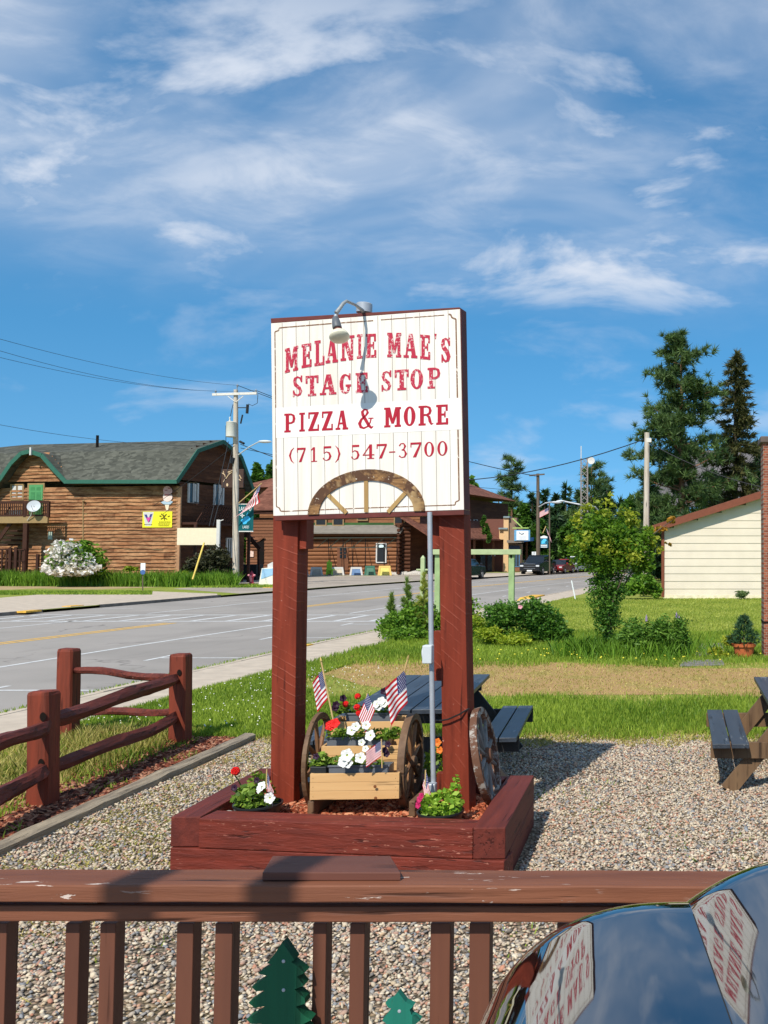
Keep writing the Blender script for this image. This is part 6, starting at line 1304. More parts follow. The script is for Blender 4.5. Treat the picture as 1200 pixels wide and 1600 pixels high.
# far flags on a tall staff
t = thing('flag_pole', 'grey flagpole carrying two flags behind the dark pickup', 'flagpole', (P(859, 880, 89).x, 89, 0)); m = MB(); m.tube([V((P(859, 880, 89).x, 89, 0)), P(858.5, 785, 89)], .07, 6); m.build('pole', M_polez, t)
def far_flag(lb, Y, o, h, f, n='flag', **k):
    o3 = P(*o, Y); t = thing(n, lb, 'flag', tuple(o3), 'flags flying along the far street'); cloth(t, o3, P(*h, Y) - o3, P(*f, Y - .1) - o3, **k); return t
far_flag('flag blowing left at the top of the far flagpole', 89, (857, 793), (857, 802), (843, 800), amp=.05)
t = far_flag('lower flag hanging limply on the far flagpole', 88, (852, 823), (855.5, 829), (859, 842), amp=.06); m = MB(); m.tube([P(848, 833, 88), P(853, 822, 88)], .04, 5); m.build('staff', M_stick, t)
t = far_flag('flag on an angled staff above the teal banner', 57.6, (407, 757), (396.5, 771), (399, 787), amp=.08, waves=1.4, twist=(-1.2, 0, -.5)); m = MB(); m.tube([P(373, 786, 57.8), P(409, 755, 57.6)], .03, 6); m.build('staff', M_stick, t)
# teal lake banner on the utility pole
BP_ = Plane((P(373, 800, 57.9).x, 57.9), (P(400, 800, 57.9).x, 57.9)); t = thing('lake_banner', 'teal banner with a light blue lake shape and white lettering on the utility pole', 'banner', tuple(BP_.at(384, 832)))
m = MB(); prect(m, BP_, 373, 788, 395.5, 831, 0, .02); m.build('banner_cloth', plain('banner_teal', lin(10, 84, 88), .6, .2, 0, .06), t); M_bw = plain('banner_white', (.78, .8, .78, 1), .6, .2, 0, .02)
def bt(txt, u, v, hpx, wsc, nm='lettering'):
    c = BP_.at(u, v, .012); m = MB(); s_ = hpx * 57.9 / FPX / .7; put_text(m, txt, lambda x, y: c + BP_.d * x + V((0, 0, y)) + BP_.n * 0, s_, wsc); return m.build(nm, M_bw, t)
bt("LAND O'", 383.5, 798, 6.5, .56); bt('LAKES', 384, 825.5, 4.2, .62); 
m = MB(); prect(m, BP_, 373, 829.5, 395.5, 831, .03, .05); prect(m, BP_, 373, 787, 396, 788.4, .03, .05); m.build('batten', M_wht, t)
m = MB(); poly(m, BP_, [(376, 813.5), (378, 811), (381, 810.5), (382, 808), (385, 807), (385.5, 803), (387, 800.5), (387.6, 801), (386.4, 804), (386.3, 806.6), (389, 806.5), (391.5, 811), (389, 814), (387, 815), (385, 818), (382.5, 819), (380, 819), (379, 816.5)], .012, .008); m.build('lake_shape', plain('lake_blue', lin(60, 176, 224), .6), t)
m = MB()
for a_ in range(8): d_ = (math.cos(a_ * math.pi / 4), math.sin(a_ * math.pi / 4)); L_ = 3.6 if a_ % 2 == 0 else 1.8; m.beam(BP_.at(378.5, 805.5, .015), BP_.at(378.5 + d_[0] * L_, 805.5 + d_[1] * L_, .015), .01, .035)
m.build('compass_star', M_bw, t)
# matching banner on the far pole
FBp = Plane((P(844, 850, 91).x, 91), (P(860, 850, 91).x, 91)); t = thing('lake_banner', 'small far banner with white ends and a light blue lake shape beside the far pole', 'banner', tuple(FBp.at(851, 867)))
m = MB(); prect(m, FBp, 844.5, 838, 856.5, 856, 0, .03); m.build('banner_cloth', plain('banner_teal_far', lin(16, 92, 112), .6), t); m = MB(); poly(m, FBp, [(844.5, 841), (844.5, 838.5), (850, 836.6), (855.5, 838.5), (855.5, 841)], .03, .02); prect(m, FBp, 845, 851.2, 855, 852.8, .03, .02); prect(m, FBp, 845, 854, 855, 855.4, .03, .02); m.build('white_panel', M_bw, t); m = MB(); poly(m, FBp, [(846, 850), (846, 846), (849, 842), (853, 842), (854, 845), (851, 847), (853, 849)], .035, .02); m.build('lake_shape', plain('lake_blue_far', lin(80, 190, 236), .6), t)
# fire hydrant
t = thing('fire_hydrant', 'pinkish red fire hydrant on the grass right of the utility pole', 'fire hydrant', tuple(G(393, 912))); q = G(393, 912); M_hy = plain('hydrant_red', lin(176, 66, 80), .55, .3, 0, .1)
m = MB(); m.lathe([(0, 0), (.2, 0), (.2, .05), (.13, .07), (.12, .42), (.17, .44), (.17, .5), (.14, .53), (.13, .68), (.06, .78), (.03, .80), (.03, .86), (0, .86)], q, 16); m.build('barrel', M_hy, t, smooth=True); m = MB(); m.tube([q + V((-.24, 0, .56)), q + V((.24, 0, .56))], .065, 8); m.tube([q + V((0, -.22, .54)), q], .08, 8); m.build('nozzle', plain('hydrant_pink', lin(214, 140, 148), .55), t)
# small street sign on a thin post, small posts, utility boxes
t = thing('handicap_sign', 'small blue and white sign on a thin post at the far kerb', 'sign', tuple(G(223, 924))); q = G(223, 924); m = MB(); m.tube([q, P(223, 884, q.y)], .03, 6); m.build('post', M_polez, t); p = P(223.5, 886, q.y - .05); m = MB(); m.box(p, (.25, .02, .42)); m.build('white_plate', M_bw, t); m = MB(); m.lathe([(0, 0), (.13, 0), (.13, .03), (0, .03)], P(223.5, 894, q.y - .08) , 14, M=Matrix.Rotation(math.pi / 2, 3, 'X')); m.build('blue_plate', plain('plate_blue', lin(70, 100, 150), .5), t)
for u, lb in ((31, 'pale green utility box in the grass left of the balcony post'), (45, 'pale green utility box in the grass right of the balcony post')):
    q = G(u, 904); p = P(u, 889, q.y); m = MB(); m.box((q.x, q.y, p.z / 2), (.36, .4, p.z)); m.box((q.x, q.y, p.z + .02), (.40, .44, .06)); tag(m.build('utility_box', plain('utility_box', lin(176, 184, 168), .6), bevel=.02, loc=q), lb, 'utility box', 'utility boxes by the lodge')
for u, vt, w, lb, mt in ((263, 867, .14, 'short pale post against the lodge wall right of the banner', M_pole), (350, 886, .3, 'stubby grey post in the weeds left of the utility pole', M_pole), (337, 873, .16, 'grey post in the dark bush below the cream panel', M_pole), (62.5, 888, .22, 'small white stake left of the flowering bush', M_wht)):
    q = G(u, 905); p = P(u, vt, q.y); m = MB(); m.tube([q, V((q.x, q.y, p.z))], w / 2, 8); tag(m.build('short_post', mt, loc=q), lb, 'post')
# mint green wooden sign frame
YF = 26.5; t = thing('wooden_sign_frame', 'empty sign frame of pale mint green timber behind the bushes', 'sign frame', (P(740, 900, YF).x, YF, 0)); M_mint = plain('mint_wood', lin(172, 184, 138), .7, .2, 0, .10, 5, .5, 30); 
for (u0, u1) in ((680.5, 688.5), (795.5, 804)): a, b = P(u0, 866, YF), P(u1, 866, YF); m = MB(); m.box(((a.x + b.x) / 2, YF, a.z / 2), (b.x - a.x, .15, a.z)); m.build('upright', plain('mint_upright', lin(150, 172, 120), .7, .2, 0, .12, 5, .4), t, bevel=.005)
m = MB(); a, b = P(674, 862.5, YF), P(815, 862.5, YF); m.beam(a + V((0, -.09, 0)), b + V((0, -.09, 0)), .15, .15); m.build('beam', M_mint, t, bevel=.012)
m = MB(); disc(m, Plane((a.x, YF - .08), (b.x, YF - .08)), 798.5, 869, 1.4, 4, .0, 12); m.build('dark_hole', M_dark, t)
YF2 = 24.5; a = P(658, 872, YF2); b = P(664, 872, YF2); m = MB(); x_ = (a.x + b.x) / 2; w_ = (b.x - a.x) / 2; zt = a.z; m.hexa([V((x_ - w_, YF2 - w_, 0)), V((x_ + w_, YF2 - w_, 0)), V((x_ + w_, YF2 + w_, 0)), V((x_ - w_, YF2 + w_, 0))], [V((x_ - w_, YF2 - w_, zt)), V((x_ + w_, YF2 - w_, zt)), V((x_ + w_, YF2 + w_, zt)), V((x_ - w_, YF2 + w_, zt))]); m.hexa([V((x_ - w_, YF2 - w_, zt)), V((x_ + w_, YF2 - w_, zt)), V((x_ + w_, YF2 + w_, zt)), V((x_ - w_, YF2 + w_, zt))], [V((x_ - .01, YF2 - .01, zt + .07)), V((x_ + .01, YF2 - .01, zt + .07)), V((x_ + .01, YF2 + .01, zt + .07)), V((x_ - .01, YF2 + .01, zt + .07))]); m.tube([V((x_ - .17, YF2, zt - .31)), V((x_ + .17, YF2, zt - .31))], .025, 6)
tag(m.build('pointed_post', M_mint, loc=(x_, YF2, 0)), 'pointed mint green post beside the conduit, left of the sign frame', 'post')
a = G(899, 937); m = MB(); m.tube([a, P(893, 907, a.y)], .028, 6); tag(m.build('marker_stake', M_bw, loc=a), 'thin white marker stake leaning at the kerb beside the leafy tree', 'stake')
# ---------------- vehicles
def profile_car(name, lb, cat, c, yaw, L, Wd, pts, cab, mat, z=RZ, wr=.33, wx=(.2, .8), grille=None, group=None, extra=None):
    """pts: side outline of the lower body (x, z) front at x=0; cab: side outline of the cabin"""
    R = Matrix.Rotation(yaw, 3, 'Z'); c = V((c[0], c[1], z)); t = thing(name, lb, cat, tuple(c), group); T_ = lambda x, y, zz: c + R @ V((y, x - L / 2, zz))   # front faces -Y when yaw = 0
    def loft(nm, o, w0, w1, m_, zs=None):
        m = MB(); zmax = max(p[1] for p in o); zmin = min(p[1] for p in o); ww = lambda zz: w0 + (w1 - w0) * (zz - zmin) / (zmax - zmin)
        A = [T_(x, -ww(zz) / 2, zz) for x, zz in o]; B = [T_(x, ww(zz) / 2, zz) for x, zz in o]; n = len(o); m.add(A + B, [tuple(range(n)), tuple(reversed(range(n, 2 * n)))] + [(i, n + i, n + (i + 1) % n, (i + 1) % n) for i in range(n)]); return m.build(nm, m_, t, bevel=.05)
    loft('body', pts, Wd, Wd * .94, mat); loft('cabin', cab, Wd * .92, Wd * .74, M_glass)
    zr = max(p[1] for p in cab); xs = [p[0] for p in cab if p[1] > zr - .02]; m = MB(); m.hexa([T_(min(xs) - .05, -Wd * .37, zr - .02), T_(max(xs) + .05, -Wd * .37, zr - .02), T_(max(xs) + .05, Wd * .37, zr - .02), T_(min(xs) - .05, Wd * .37, zr - .02)], [T_(min(xs), -Wd * .35, zr + .05), T_(max(xs), -Wd * .35, zr + .05), T_(max(xs), Wd * .35, zr + .05), T_(min(xs), Wd * .35, zr + .05)]); m.build('roof', mat, t, bevel=.02)
    for fx in wx:
        for s_ in (-1, 1):
            q = T_(L * fx, s_ * (Wd / 2 - .10), wr); Q = R @ Matrix.Rotation(math.pi / 2, 3, 'Y'); m = MB(); m.lathe([(.0, -.13), (wr * .95, -.12), (wr, -.08), (wr, .08), (wr * .95, .12), (0, .13)], q, 20, M=Q); w = m.build('wheel', M_tyre, t, smooth=True); m = MB(); m.lathe([(0, -.14), (wr * .58, -.14), (wr * .6, .14), (0, .14)], q, 14, M=Q); m.build('rim', M_rim, w)
    for s_ in (-1, 1): m = MB(); m.box(T_(-.01, s_ * Wd * .38, max(p[1] for p in pts) * .70), (Wd * .16, .06, .14), M=R); m.build('headlight', M_lgt, t, bevel=.01); m = MB(); m.box(T_(min(p[0] for p in cab) + .35, s_ * (Wd / 2 + .08), max(p[1] for p in pts) + .08), (.2, .12, .16), M=R); m.build('mirror', mat, t, bevel=.03)
    if grille: m = MB(); m.box(T_(-.015, 0, grille[1]), (Wd * grille[0], .05, grille[2]), M=R); g_ = m.build('grille', plain('grille_dark', (.012, .012, .012, 1), .4), t); m = MB(); [m.box(T_(-.04, 0, grille[1] + k), (Wd * grille[0], .03, .035), M=R) for k in (-grille[2] / 2, 0, grille[2] / 2)]; m.build('chrome_bar', M_rim, g_)
    m = MB(); m.box(T_(-.04, 0, .45), (.5, .04, .14), M=R); m.build('number_plate', M_bw, t)
    return t
q = G(834, 897.5); pts = [(0, .45), (0, 1.0), (.15, 1.18), (1.5, 1.28), (1.6, 1.28), (5.6, 1.3), (5.8, 1.25), (5.8, .5), (5.0, .35), (.4, .32)]
M_cblk = plain('car_black', (.012, .013, .017, 1), .15, .6, 0, 0, bump=0); M_cred = plain('car_red', (.25, .02, .02, 1), .2, .6, 0, 0, bump=0); M_cwht = plain('car_white', (.7, .7, .7, 1), .2, .6, 0, 0, bump=0); M_cblu = plain('car_navy', (.03, .04, .06, 1), .2, .6, 0, 0, bump=0)
profile_car('pickup_truck', 'black pickup truck parked facing the viewer on the far side of the road', 'pickup truck', (q.x, q.y + 2.9), math.radians(-8), 5.8, 2.05, pts, [(1.5, 1.25), (2.2, 1.86), (3.7, 1.88), (4.0, 1.28)], M_cblk, grille=(.55, .88, .42), wr=.41, wx=(.17, .8))
pc = [(0, .45), (0, .72), (.12, .84), (1.2, .95), (3.9, .98), (4.5, .92), (4.55, .5), (4.0, .3), (.4, .28)]; cc = [(1.0, .93), (1.8, 1.42), (3.1, 1.45), (4.1, .96)]
q = G(860, 896.5); profile_car('parked_car', 'red car mostly hidden behind the black pickup', 'car', (q.x + .3, q.y + 5.5), math.radians(-10), 4.55, 1.8, pc, cc, M_cred, group='cars parked along the far kerb')
q = G(880, 895); profile_car('parked_car', 'white car parked beyond the red one, half behind the leafy tree', 'car', (q.x + .3, q.y + 6.5), math.radians(-12), 4.55, 1.85, [(x, z * 1.15) for x, z in pc], [(x, z * 1.18) for x, z in cc], M_cwht, group='cars parked along the far kerb')
q = G(903, 894); profile_car('parked_car', 'dark car at the right end of the parked row behind the leafy tree', 'car', (q.x + .5, q.y + 8), math.radians(-14), 4.55, 1.85, [(x, z * 1.1) for x, z in pc], [(x, z * 1.15) for x, z in cc], M_cblu, group='cars parked along the far kerb')
ps = [(0, .45), (0, .95), (.12, 1.05), (1.2, 1.12), (4.6, 1.15), (4.85, 1.1), (4.9, .5), (4.2, .33), (.4, .3)]; cs = [(1.1, 1.08), (1.9, 1.66), (4.3, 1.70), (4.75, 1.14)]
q = G(722, 904.5); profile_car('dark_suv', 'dark SUV parked under the porch of the log cabin, seen right of the sign post', 'SUV', (q.x - .3, q.y + 2), math.radians(172), 4.9, 1.95, ps, cs, M_cblk, wr=.38)
m = MB(); FQp = Plane((P(830, 870, 93).x, 93), (P(840, 870, 93).x, 93)); poly(m, FQp, [(831, 862), (839, 862), (841, 872), (831, 871)], 0, .1); tag(m.build('white_notice_board', M_bw, loc=FQp.at(836, 872)), 'white notice board behind the roof of the black pickup', 'sign board')
# ================================================================== foliage builders
DENS = 2.0
def blobs(parent, name, bl, size, mat, aspect=.55, shell=.45, up=.35, clump=.25):
    Vs, Fs, Ts = [], [], []; o = 0
    for (c, rx, ry, rz, n) in bl:
        n = int(n * DENS); sub = max(3, n // 30); cen = mound(c, rx * .78, ry * .78, rz * .78, sub, shell * .6)
        for q in cen:
            k = max(6, n // sub); p = mound(q, rx * .42, ry * .42, rz * .38, k, .1); v, f, _ = leaf_quads(p, size, None, aspect, 0, up); Vs.append(v); Fs.append(f + o); o += len(v)
            b = rng.uniform(-clump, clump); Ts.append(np.clip(rng.random(len(f)) * .7 + .15 + b, 0, 1))
    return np_obj(name, np.concatenate(Vs), np.concatenate(Fs), mat, parent, tint=np.concatenate(Ts))
def trunk_mesh(parent, base, top, r0, r1, mat, limbs=(), name='trunk'):
    m = MB(); base, top = V(base), V(top); pts = [base.lerp(top, f) + V((random.uniform(-1, 1), random.uniform(-1, 1), 0)) * r0 * .5 * (0 < f < 1) for f in (0, .25, .5, .75, 1)]; m.tube(pts, [r0 * 1.25, r0, (r0 + r1) / 2, r1 * 1.1, r1], 9)
    for a, b, r in limbs: m.tube([a, V(a).lerp(V(b), .5) + V((0, 0, .06 * (V(b) - V(a)).length)), b], [r, r * .7, r * .25], 6)
    return m.build(name, mat, parent, smooth=True)
M_bark = plain('bark_grey_brown', lin(104, 90, 76), .9, .1, 0, .25, 6, .6, 20, .03); M_bark2 = plain('bark_orange', lin(140, 104, 82), .9, .1, 0, .25, 5, .6, 20, .03)
M_con = leafm('conifer_needles', lin(22, 44, 24), lin(70, 100, 58), .2); M_con2 = leafm('pine_needles', lin(34, 60, 36), lin(110, 134, 74), .25); M_dec = leafm('tree_leaf', lin(36, 70, 22), lin(96, 136, 48), .35); M_sprb = leafm('spruce_brown_green', lin(34, 50, 28), lin(108, 104, 62), .2)
def tree_dec(lb, u, vt, Y, wpx, name='leafy_tree', mat=None, n=2600, size=.55, grp='trees beyond the far shop'):
    x = P(u, 880, Y).x; top = P(u, vt, Y).z; R = wpx * Y / FPX / 2; t = thing(name, lb, 'tree', (x, Y, 0), grp); hb = top * .12; bl = []
    for k in range(9):
        a = random.uniform(0, 6.28); f = (k + .5) / 9; z = hb + (top - hb) * (.15 + .8 * f); rr = R * math.sin(math.pi * (.22 + .68 * f)) ** .7; d = rr * .45; bl.append(((x + d * math.cos(a), Y + d * math.sin(a), z), rr * .75, rr * .75, (top - hb) * .2, n // 9))
    bl.append(((x, Y, top - (top - hb) * .13), R * .45, R * .45, (top - hb) * .13, n // 9))
    lim = [((x, Y, top * .3), (x + R * .6 * math.cos(a), Y + R * .6 * math.sin(a), top * .65), top * .012) for a in (0, 2, 4)]
    trunk_mesh(t, (x, Y, -.1), (x, Y, top * .8), top * .022, top * .008, M_bark, lim); blobs(t, 'crown', bl, size, mat or M_dec, .6, .35); return t
def needle_cards(centers, dirs, L, w, k, spread, rs=rng):
    """k thin triangles per tuft"""
    c = np.repeat(centers, k, 0); d = np.repeat(dirs, k, 0) + rs.normal(size=(len(c), 3)) * spread; d /= np.linalg.norm(d, axis=1)[:, None]; s = np.cross(d, rs.normal(size=d.shape)); s /= np.linalg.norm(s, axis=1)[:, None]; LL = L * rs.uniform(.6, 1.25, (len(c), 1))
    v = np.stack([c - s * w / 2, c + s * w / 2, c + d * LL], 1).reshape(-1, 3); return v, np.arange(len(c) * 3).reshape(-1, 3)
def conifer(lb, u, vt, Y, wpx, kind='spruce', name=None, base=0, mat=None, tufts=1500, k=5, L=.6, w=.16, grp='trees beyond the far shop', low=.1, sparse=1.0, seed=1, prof=None, droop=.25):
    rs = np.random.default_rng(seed); x = P(u, 880, Y).x; top = P(u, vt, Y).z; R = wpx * Y / FPX / 2; t = thing(name or kind + '_tree', lb, 'tree', (x, Y, base), grp); m = MB(); Cs, Ds = [], []
    m.tube([(x, Y, base - .1), (x + rs.uniform(-.1, .1), Y, top * .5), (x, Y, top * .985)], [top * .016, top * .010, top * .002], 9)
    nb = max(10, int(tufts / 16)); zs = base + (top - base) * (low + (1 - low) * (np.arange(nb) + rs.random(nb)) / nb)
    for z in zs:
        f = (z - base) / (top - base); pr = prof(f) if prof else (1 - f) ** .8; r = R * max(.03, pr) * rs.uniform(.55, 1.12) * (1 if rs.random() < sparse else .45); a = rs.uniform(0, 6.283); d = np.array([math.cos(a), math.sin(a), 0])
        rise = (.28 if kind == 'pine' else -droop) * r; p0 = V((x, Y, z)); p1 = V((x + d[0] * r, Y + d[1] * r, z + rise)); m.tube([p0, p0.lerp(p1, .5) + V((0, 0, -.04 * r)), p1], [max(.02, r * .022), r * .014, .01], 4, cap=False)
        n = max(3, int(tufts / nb * (r / R * 1.4 + .25)))
        ff = rs.random(n) ** (.6 if kind == 'pine' else .8); ff = .3 + .7 * ff if kind == 'pine' else .12 + .88 * ff
        sp = r * (.24 if kind == 'pine' else .17); cc = np.array(p0)[None] + (np.array(p1) - np.array(p0))[None] * ff[:, None] + rs.normal(size=(n, 3)) * sp * np.array([1, 1, .32]) * (.35 + ff[:, None] * .7)
        Cs.append(cc); Ds.append(np.tile(d * (.7 if kind != 'pine' else .4) + np.array([0, 0, .45 if kind == 'pine' else -.05]), (n, 1)))
    m.build('trunk', M_bark2 if kind == 'pine' else M_bark, t, smooth=True); C_, D_ = np.concatenate(Cs), np.concatenate(Ds); v, f = needle_cards(C_, D_, L, w, k, .55 if kind == 'pine' else .42, rs)
    tc = np.repeat(rs.random(len(C_)), k) * .6 + rs.random(len(f)) * .35; np_obj('crown', v, f, mat or M_con, t, tint=tc); return t
# ================================================================== the two big conifers on the right
pine_prof = lambda f: (1.0 if f < .42 else 1.0 - (f - .42) / .58 * .62) * (.55 + .45 * min(1, max(0, (f - .12) / .18))) * (1 if f < .93 else .75)
conifer('tall ragged pine with a bare trunk showing, tallest tree on the right', 1064, 522, 62, 152, 'pine', 'pine_tree', 0, M_con2, 2100, 26, .50, .075, 'conifers behind the garage', .10, .8, 5, pine_prof)
conifer('narrow pointed spruce with rusty top beside the tall pine', 1150, 549, 66, 126, 'spruce', 'spruce_tree', 0, M_sprb, 3600, 9, .5, .10, 'conifers behind the garage', .06, .85, 8, lambda f: min(1, (1 - f) ** .62 * 1.05), .10)
for i, (u, vt, Y, w, lb) in enumerate(((1015, 745, 70, 70, 'low dark pine left of the tall pine trunk'), (1110, 735, 74, 90, 'dark lower conifer between the tall pine and the spruce'), (1186, 690, 80, 60, 'dark conifer at the right edge behind the spruce'))): conifer(lb, u, vt, Y, w, 'spruce', 'spruce_tree', 0, M_con, 1300, 6, .65, .15, 'conifers behind the garage', .02, .9, 20 + i, lambda f: (1 - f) ** .55, .1)
# ================================================================== distant trees
conifer('sparse lone pine standing high above the far treetops', 798, 718, 125, 56, 'pine', 'pine_tree', 0, M_con2, 330, 12, .9, .13, 'tall pines above the far woods', .50, .7, 31, lambda f: .95 if f < .8 else .6)
conifer('broad sparse pine behind the radio tower', 924, 727, 128, 66, 'pine', 'pine_tree', 0, M_con2, 520, 12, .9, .13, 'tall pines above the far woods', .45, .8, 32, lambda f: 1 - max(0, f - .55) * 1.4)
far = [(738, 750, 118, 26, 'd'), (760, 786, 135, 22, 'd'), (779, 788, 138, 26, 'c'), (796, 792, 140, 28, 'd'), (814, 786, 138, 26, 'd'), (831, 770, 140, 26, 'c'), (850, 764, 136, 30, 'c'), (869, 772, 140, 26, 'c'), (884, 758, 138, 30, 'c'), (903, 775, 136, 28, 'c'), (948, 764, 122, 40, 'c'), (968, 782, 118, 34, 'c'), (990, 776, 112, 36, 'd'), (1012, 790, 104, 34, 'c'),
       (822, 812, 112, 30, 'd'), (846, 818, 110, 34, 'd'), (870, 806, 112, 34, 'c'), (894, 812, 108, 38, 'd'), (920, 802, 112, 38, 'c'), (944, 812, 104, 36, 'd'), (968, 818, 98, 40, 'd'), (995, 826, 92, 38, 'd')]
FARL = ['leafy treetop just right of the sign board edge', 'leafy tree above the side roof of the log cabin', 'dark conifer just left of the sparse lone pine', 'leafy tree directly below the sparse lone pine', 'leafy tree between the lone pine and the far pole', 'dark conifer touching the left side of the far pole', 'dark conifer just right of the far pole', 'dark conifer above the upper far flag', 'tallest leafy tree left of the radio tower', 'dark conifer directly behind the foot of the radio tower', 'wide dark conifer right of the radio tower pine', 'dark conifer above the middle of the small leafy tree', 'leafy tree above the right half of the small leafy tree', 'dark conifer behind the pale pole by the garage',
 'low leafy tree behind the hanging shop sign', 'low leafy tree behind the far pole and pickup', 'low dark conifer behind the two far flags', 'low leafy tree left of the radio tower foot', 'low dark conifer behind the crown of the small leafy tree', 'low dark conifer right of the street lamp arm', 'low leafy tree behind the right side of the small leafy tree', 'low leafy tree just left of the garage roof end']
for i, (u, vt, Y, w, k) in enumerate(far):
    lb_ = FARL[i]
    if k == 'd': tree_dec(lb_, u, vt, Y, w + 10, n=1500, size=.8, mat=M_dec)
    else: conifer(lb_, u, vt, Y, w + 12, 'spruce', 'spruce_tree', 0, M_con, 800, 5, .9, .3, 'trees beyond the far shop', .02, .9, 60 + i, lambda f: (1 - f) ** .6, .15)
for (u, vt, Y, w, lb) in ((397, 735, 100, 40, 'green tree between the lodge roof and the brown shop roof'), (424, 722, 108, 44, 'green treetop rising behind the left edge of the sign board'), (380, 770, 96, 40, 'low green tree behind the flag on the angled staff')): tree_dec(lb, u, vt, Y, w, n=2200, size=.7, grp='trees behind the lodge')
# distant wooded rise closing the street
hb = MB(); pts = [(-260, 330, 0), (-60, 330, 0), (60, 330, 0), (260, 330, 0)]; top = [V((-260, 330, 16)), V((-60, 330, 20)), V((60, 330, 22)), V((260, 330, 18))]
vs, fs = [], []
nx = 90
for i in range(nx + 1):
    x = -300 + 620 * i / nx
    for j, (yy, zz) in enumerate(((300, -.2), (305, 7), (320, 14), (345, 17), (380, 12))): vs.append((x, yy + random.uniform(-5, 5), zz * random.uniform(.8, 1.15) if zz > 0 else zz))
for i in range(nx):
    for j in range(4): fs.append((i * 5 + j, (i + 1) * 5 + j, (i + 1) * 5 + j + 1, i * 5 + j + 1))
hb.add(vs, fs); wd = hb.build('distant_woods', plain('far_woods_green', lin(52, 78, 40), .9, .1, 0, .35, .15, .8, .5, .8)); tag(wd, 'low far-off band of dark green woods along the horizon', 'woods', kind='stuff')
# ================================================================== bushes and the small tree on the lawn
M_shr = leafm('shrub_leaf', lin(62, 106, 32), lin(140, 176, 62), .4); M_shd = leafm('shrub_dark', lin(48, 92, 34), lin(112, 154, 58), .4); M_lime = leafm('fresh_leaf', lin(96, 130, 28), lin(196, 204, 66), .42); M_yel = leafm('yellow_green_leaf', lin(110, 136, 34), lin(190, 190, 66), .4)
def pb(u, v, Y, ru, rv, n, ry=None): s = Y / FPX; return (tuple(P(u, v, Y)), ru * s, (ry or ru) * s, rv * s, n)
YT_ = 19.3; q = G(955, 1021); t = thing('small_leafy_tree', 'small leafy tree with yellow green crown and ivy covered dark lower stem on the lawn', 'tree', (P(955, 1021, YT_).x, YT_, 0))
c0 = P(953, 1021, YT_); lim = [(P(950, 960, YT_), P(u, v, YT_ + dy), .02) for u, v, dy in ((905, 850, .2), (930, 810, -.2), (960, 800, .3), (1000, 830, 0), (990, 870, -.4), (935, 860, .5), (1020, 850, .3))]
trunk_mesh(t, (c0.x, YT_, 0), P(952, 850, YT_), .05, .025, M_bark, lim)
blobs(t, 'ivy', [pb(953, 1000, YT_, 22, 24, 420), pb(950, 965, YT_, 28, 28, 800), pb(942, 930, YT_, 30, 28, 650), pb(962, 935, YT_, 26, 30, 500), pb(950, 905, YT_, 34, 22, 600)], .062, M_shd, .6, .4)
blobs(t, 'crown', [pb(945, 875, YT_, 48, 28, 800), pb(985, 858, YT_, 42, 34, 800), pb(915, 856, YT_, 30, 34, 560), pb(960, 835, YT_, 46, 30, 800), pb(930, 822, YT_, 36, 26, 480), pb(1005, 872, YT_, 26, 28, 420), pb(1008, 838, YT_, 24, 22, 260)], .085, leafm('tree_leaf_green', lin(56, 100, 28), lin(132, 166, 52), .4), .6, .4)
blobs(t, 'fresh_shoots', [(a, b, c_, d, int(e * .55)) for a, b, c_, d, e in [pb(903, 815, YT_, 22, 26, 90), pb(897, 845, YT_, 16, 20, 80), pb(930, 796, YT_, 26, 20, 100), pb(960, 800, YT_, 30, 22, 150), pb(985, 812, YT_, 30, 24, 150), pb(1015, 835, YT_, 20, 22, 100), pb(955, 780, YT_, 14, 14, 40), pb(985, 795, YT_, 14, 16, 40), pb(925, 850, YT_ - .5, 34, 24, 160), pb(980, 860, YT_ - .5, 36, 24, 160), pb(1024, 858, YT_, 14, 22, 60), pb(893, 872, YT_, 12, 14, 40)]], .085, M_yel, .6, .3)
t = thing('leafy_branch', 'thin branch of orange green leaves reaching over the garage roof edge', 'branch', tuple(P(1040, 822, 26))); m = MB(); m.tube([P(1000, 850, 24), P(1040, 820, 25), P(1062, 806, 26)], [.02, .012, .005], 5); m.build('stem', M_bark, t); blobs(t, 'leaves', [pb(1030, 826, 25, 16, 8, 40), pb(1050, 815, 25.5, 14, 8, 36), pb(1046, 849, 25, 6, 6, 10)], .12, leafm('autumn_leaf', lin(120, 110, 30), lin(214, 150, 60), .4), .6, .2)
YS1 = 22.6; t = thing('low_shrub', 'dark green rounded shrub left of the right sign post', 'shrub', tuple(G(650, 998)), 'shrubs on the lawn'); blobs(t, 'leaves', [pb(620, 978, YS1, 32, 26, 900), pb(655, 965, YS1, 34, 32, 1100), pb(640, 990, YS1 - .3, 44, 14, 700), pb(690, 972, YS1, 26, 26, 600), pb(735, 955, YS1, 20, 26, 420), pb(725, 985, YS1, 26, 18, 400)], .085, M_shr, .6, .4); m = MB(); [m.tube([V((P(u, 998, YS1).x, YS1, 0)), P(u + 4, 975, YS1)], .02, 5) for u in (630, 655, 690, 730)]; m.build('stem', M_bark, t)
YS2 = 21.6; t = thing('low_shrub', 'large spreading shrub with one pink rose right of the right sign post', 'shrub', tuple(G(825, 1006)), 'shrubs on the lawn'); blobs(t, 'leaves', [pb(785, 962, YS2, 36, 28, 1100), pb(825, 958, YS2, 38, 30, 1200), pb(850, 965, YS2, 30, 26, 700), pb(860, 980, YS2, 32, 22, 800), pb(880, 993, YS2, 20, 14, 340), pb(770, 985, YS2, 26, 20, 500), pb(835, 990, YS2, 44, 16, 700)], .085, M_shd, .6, .4)
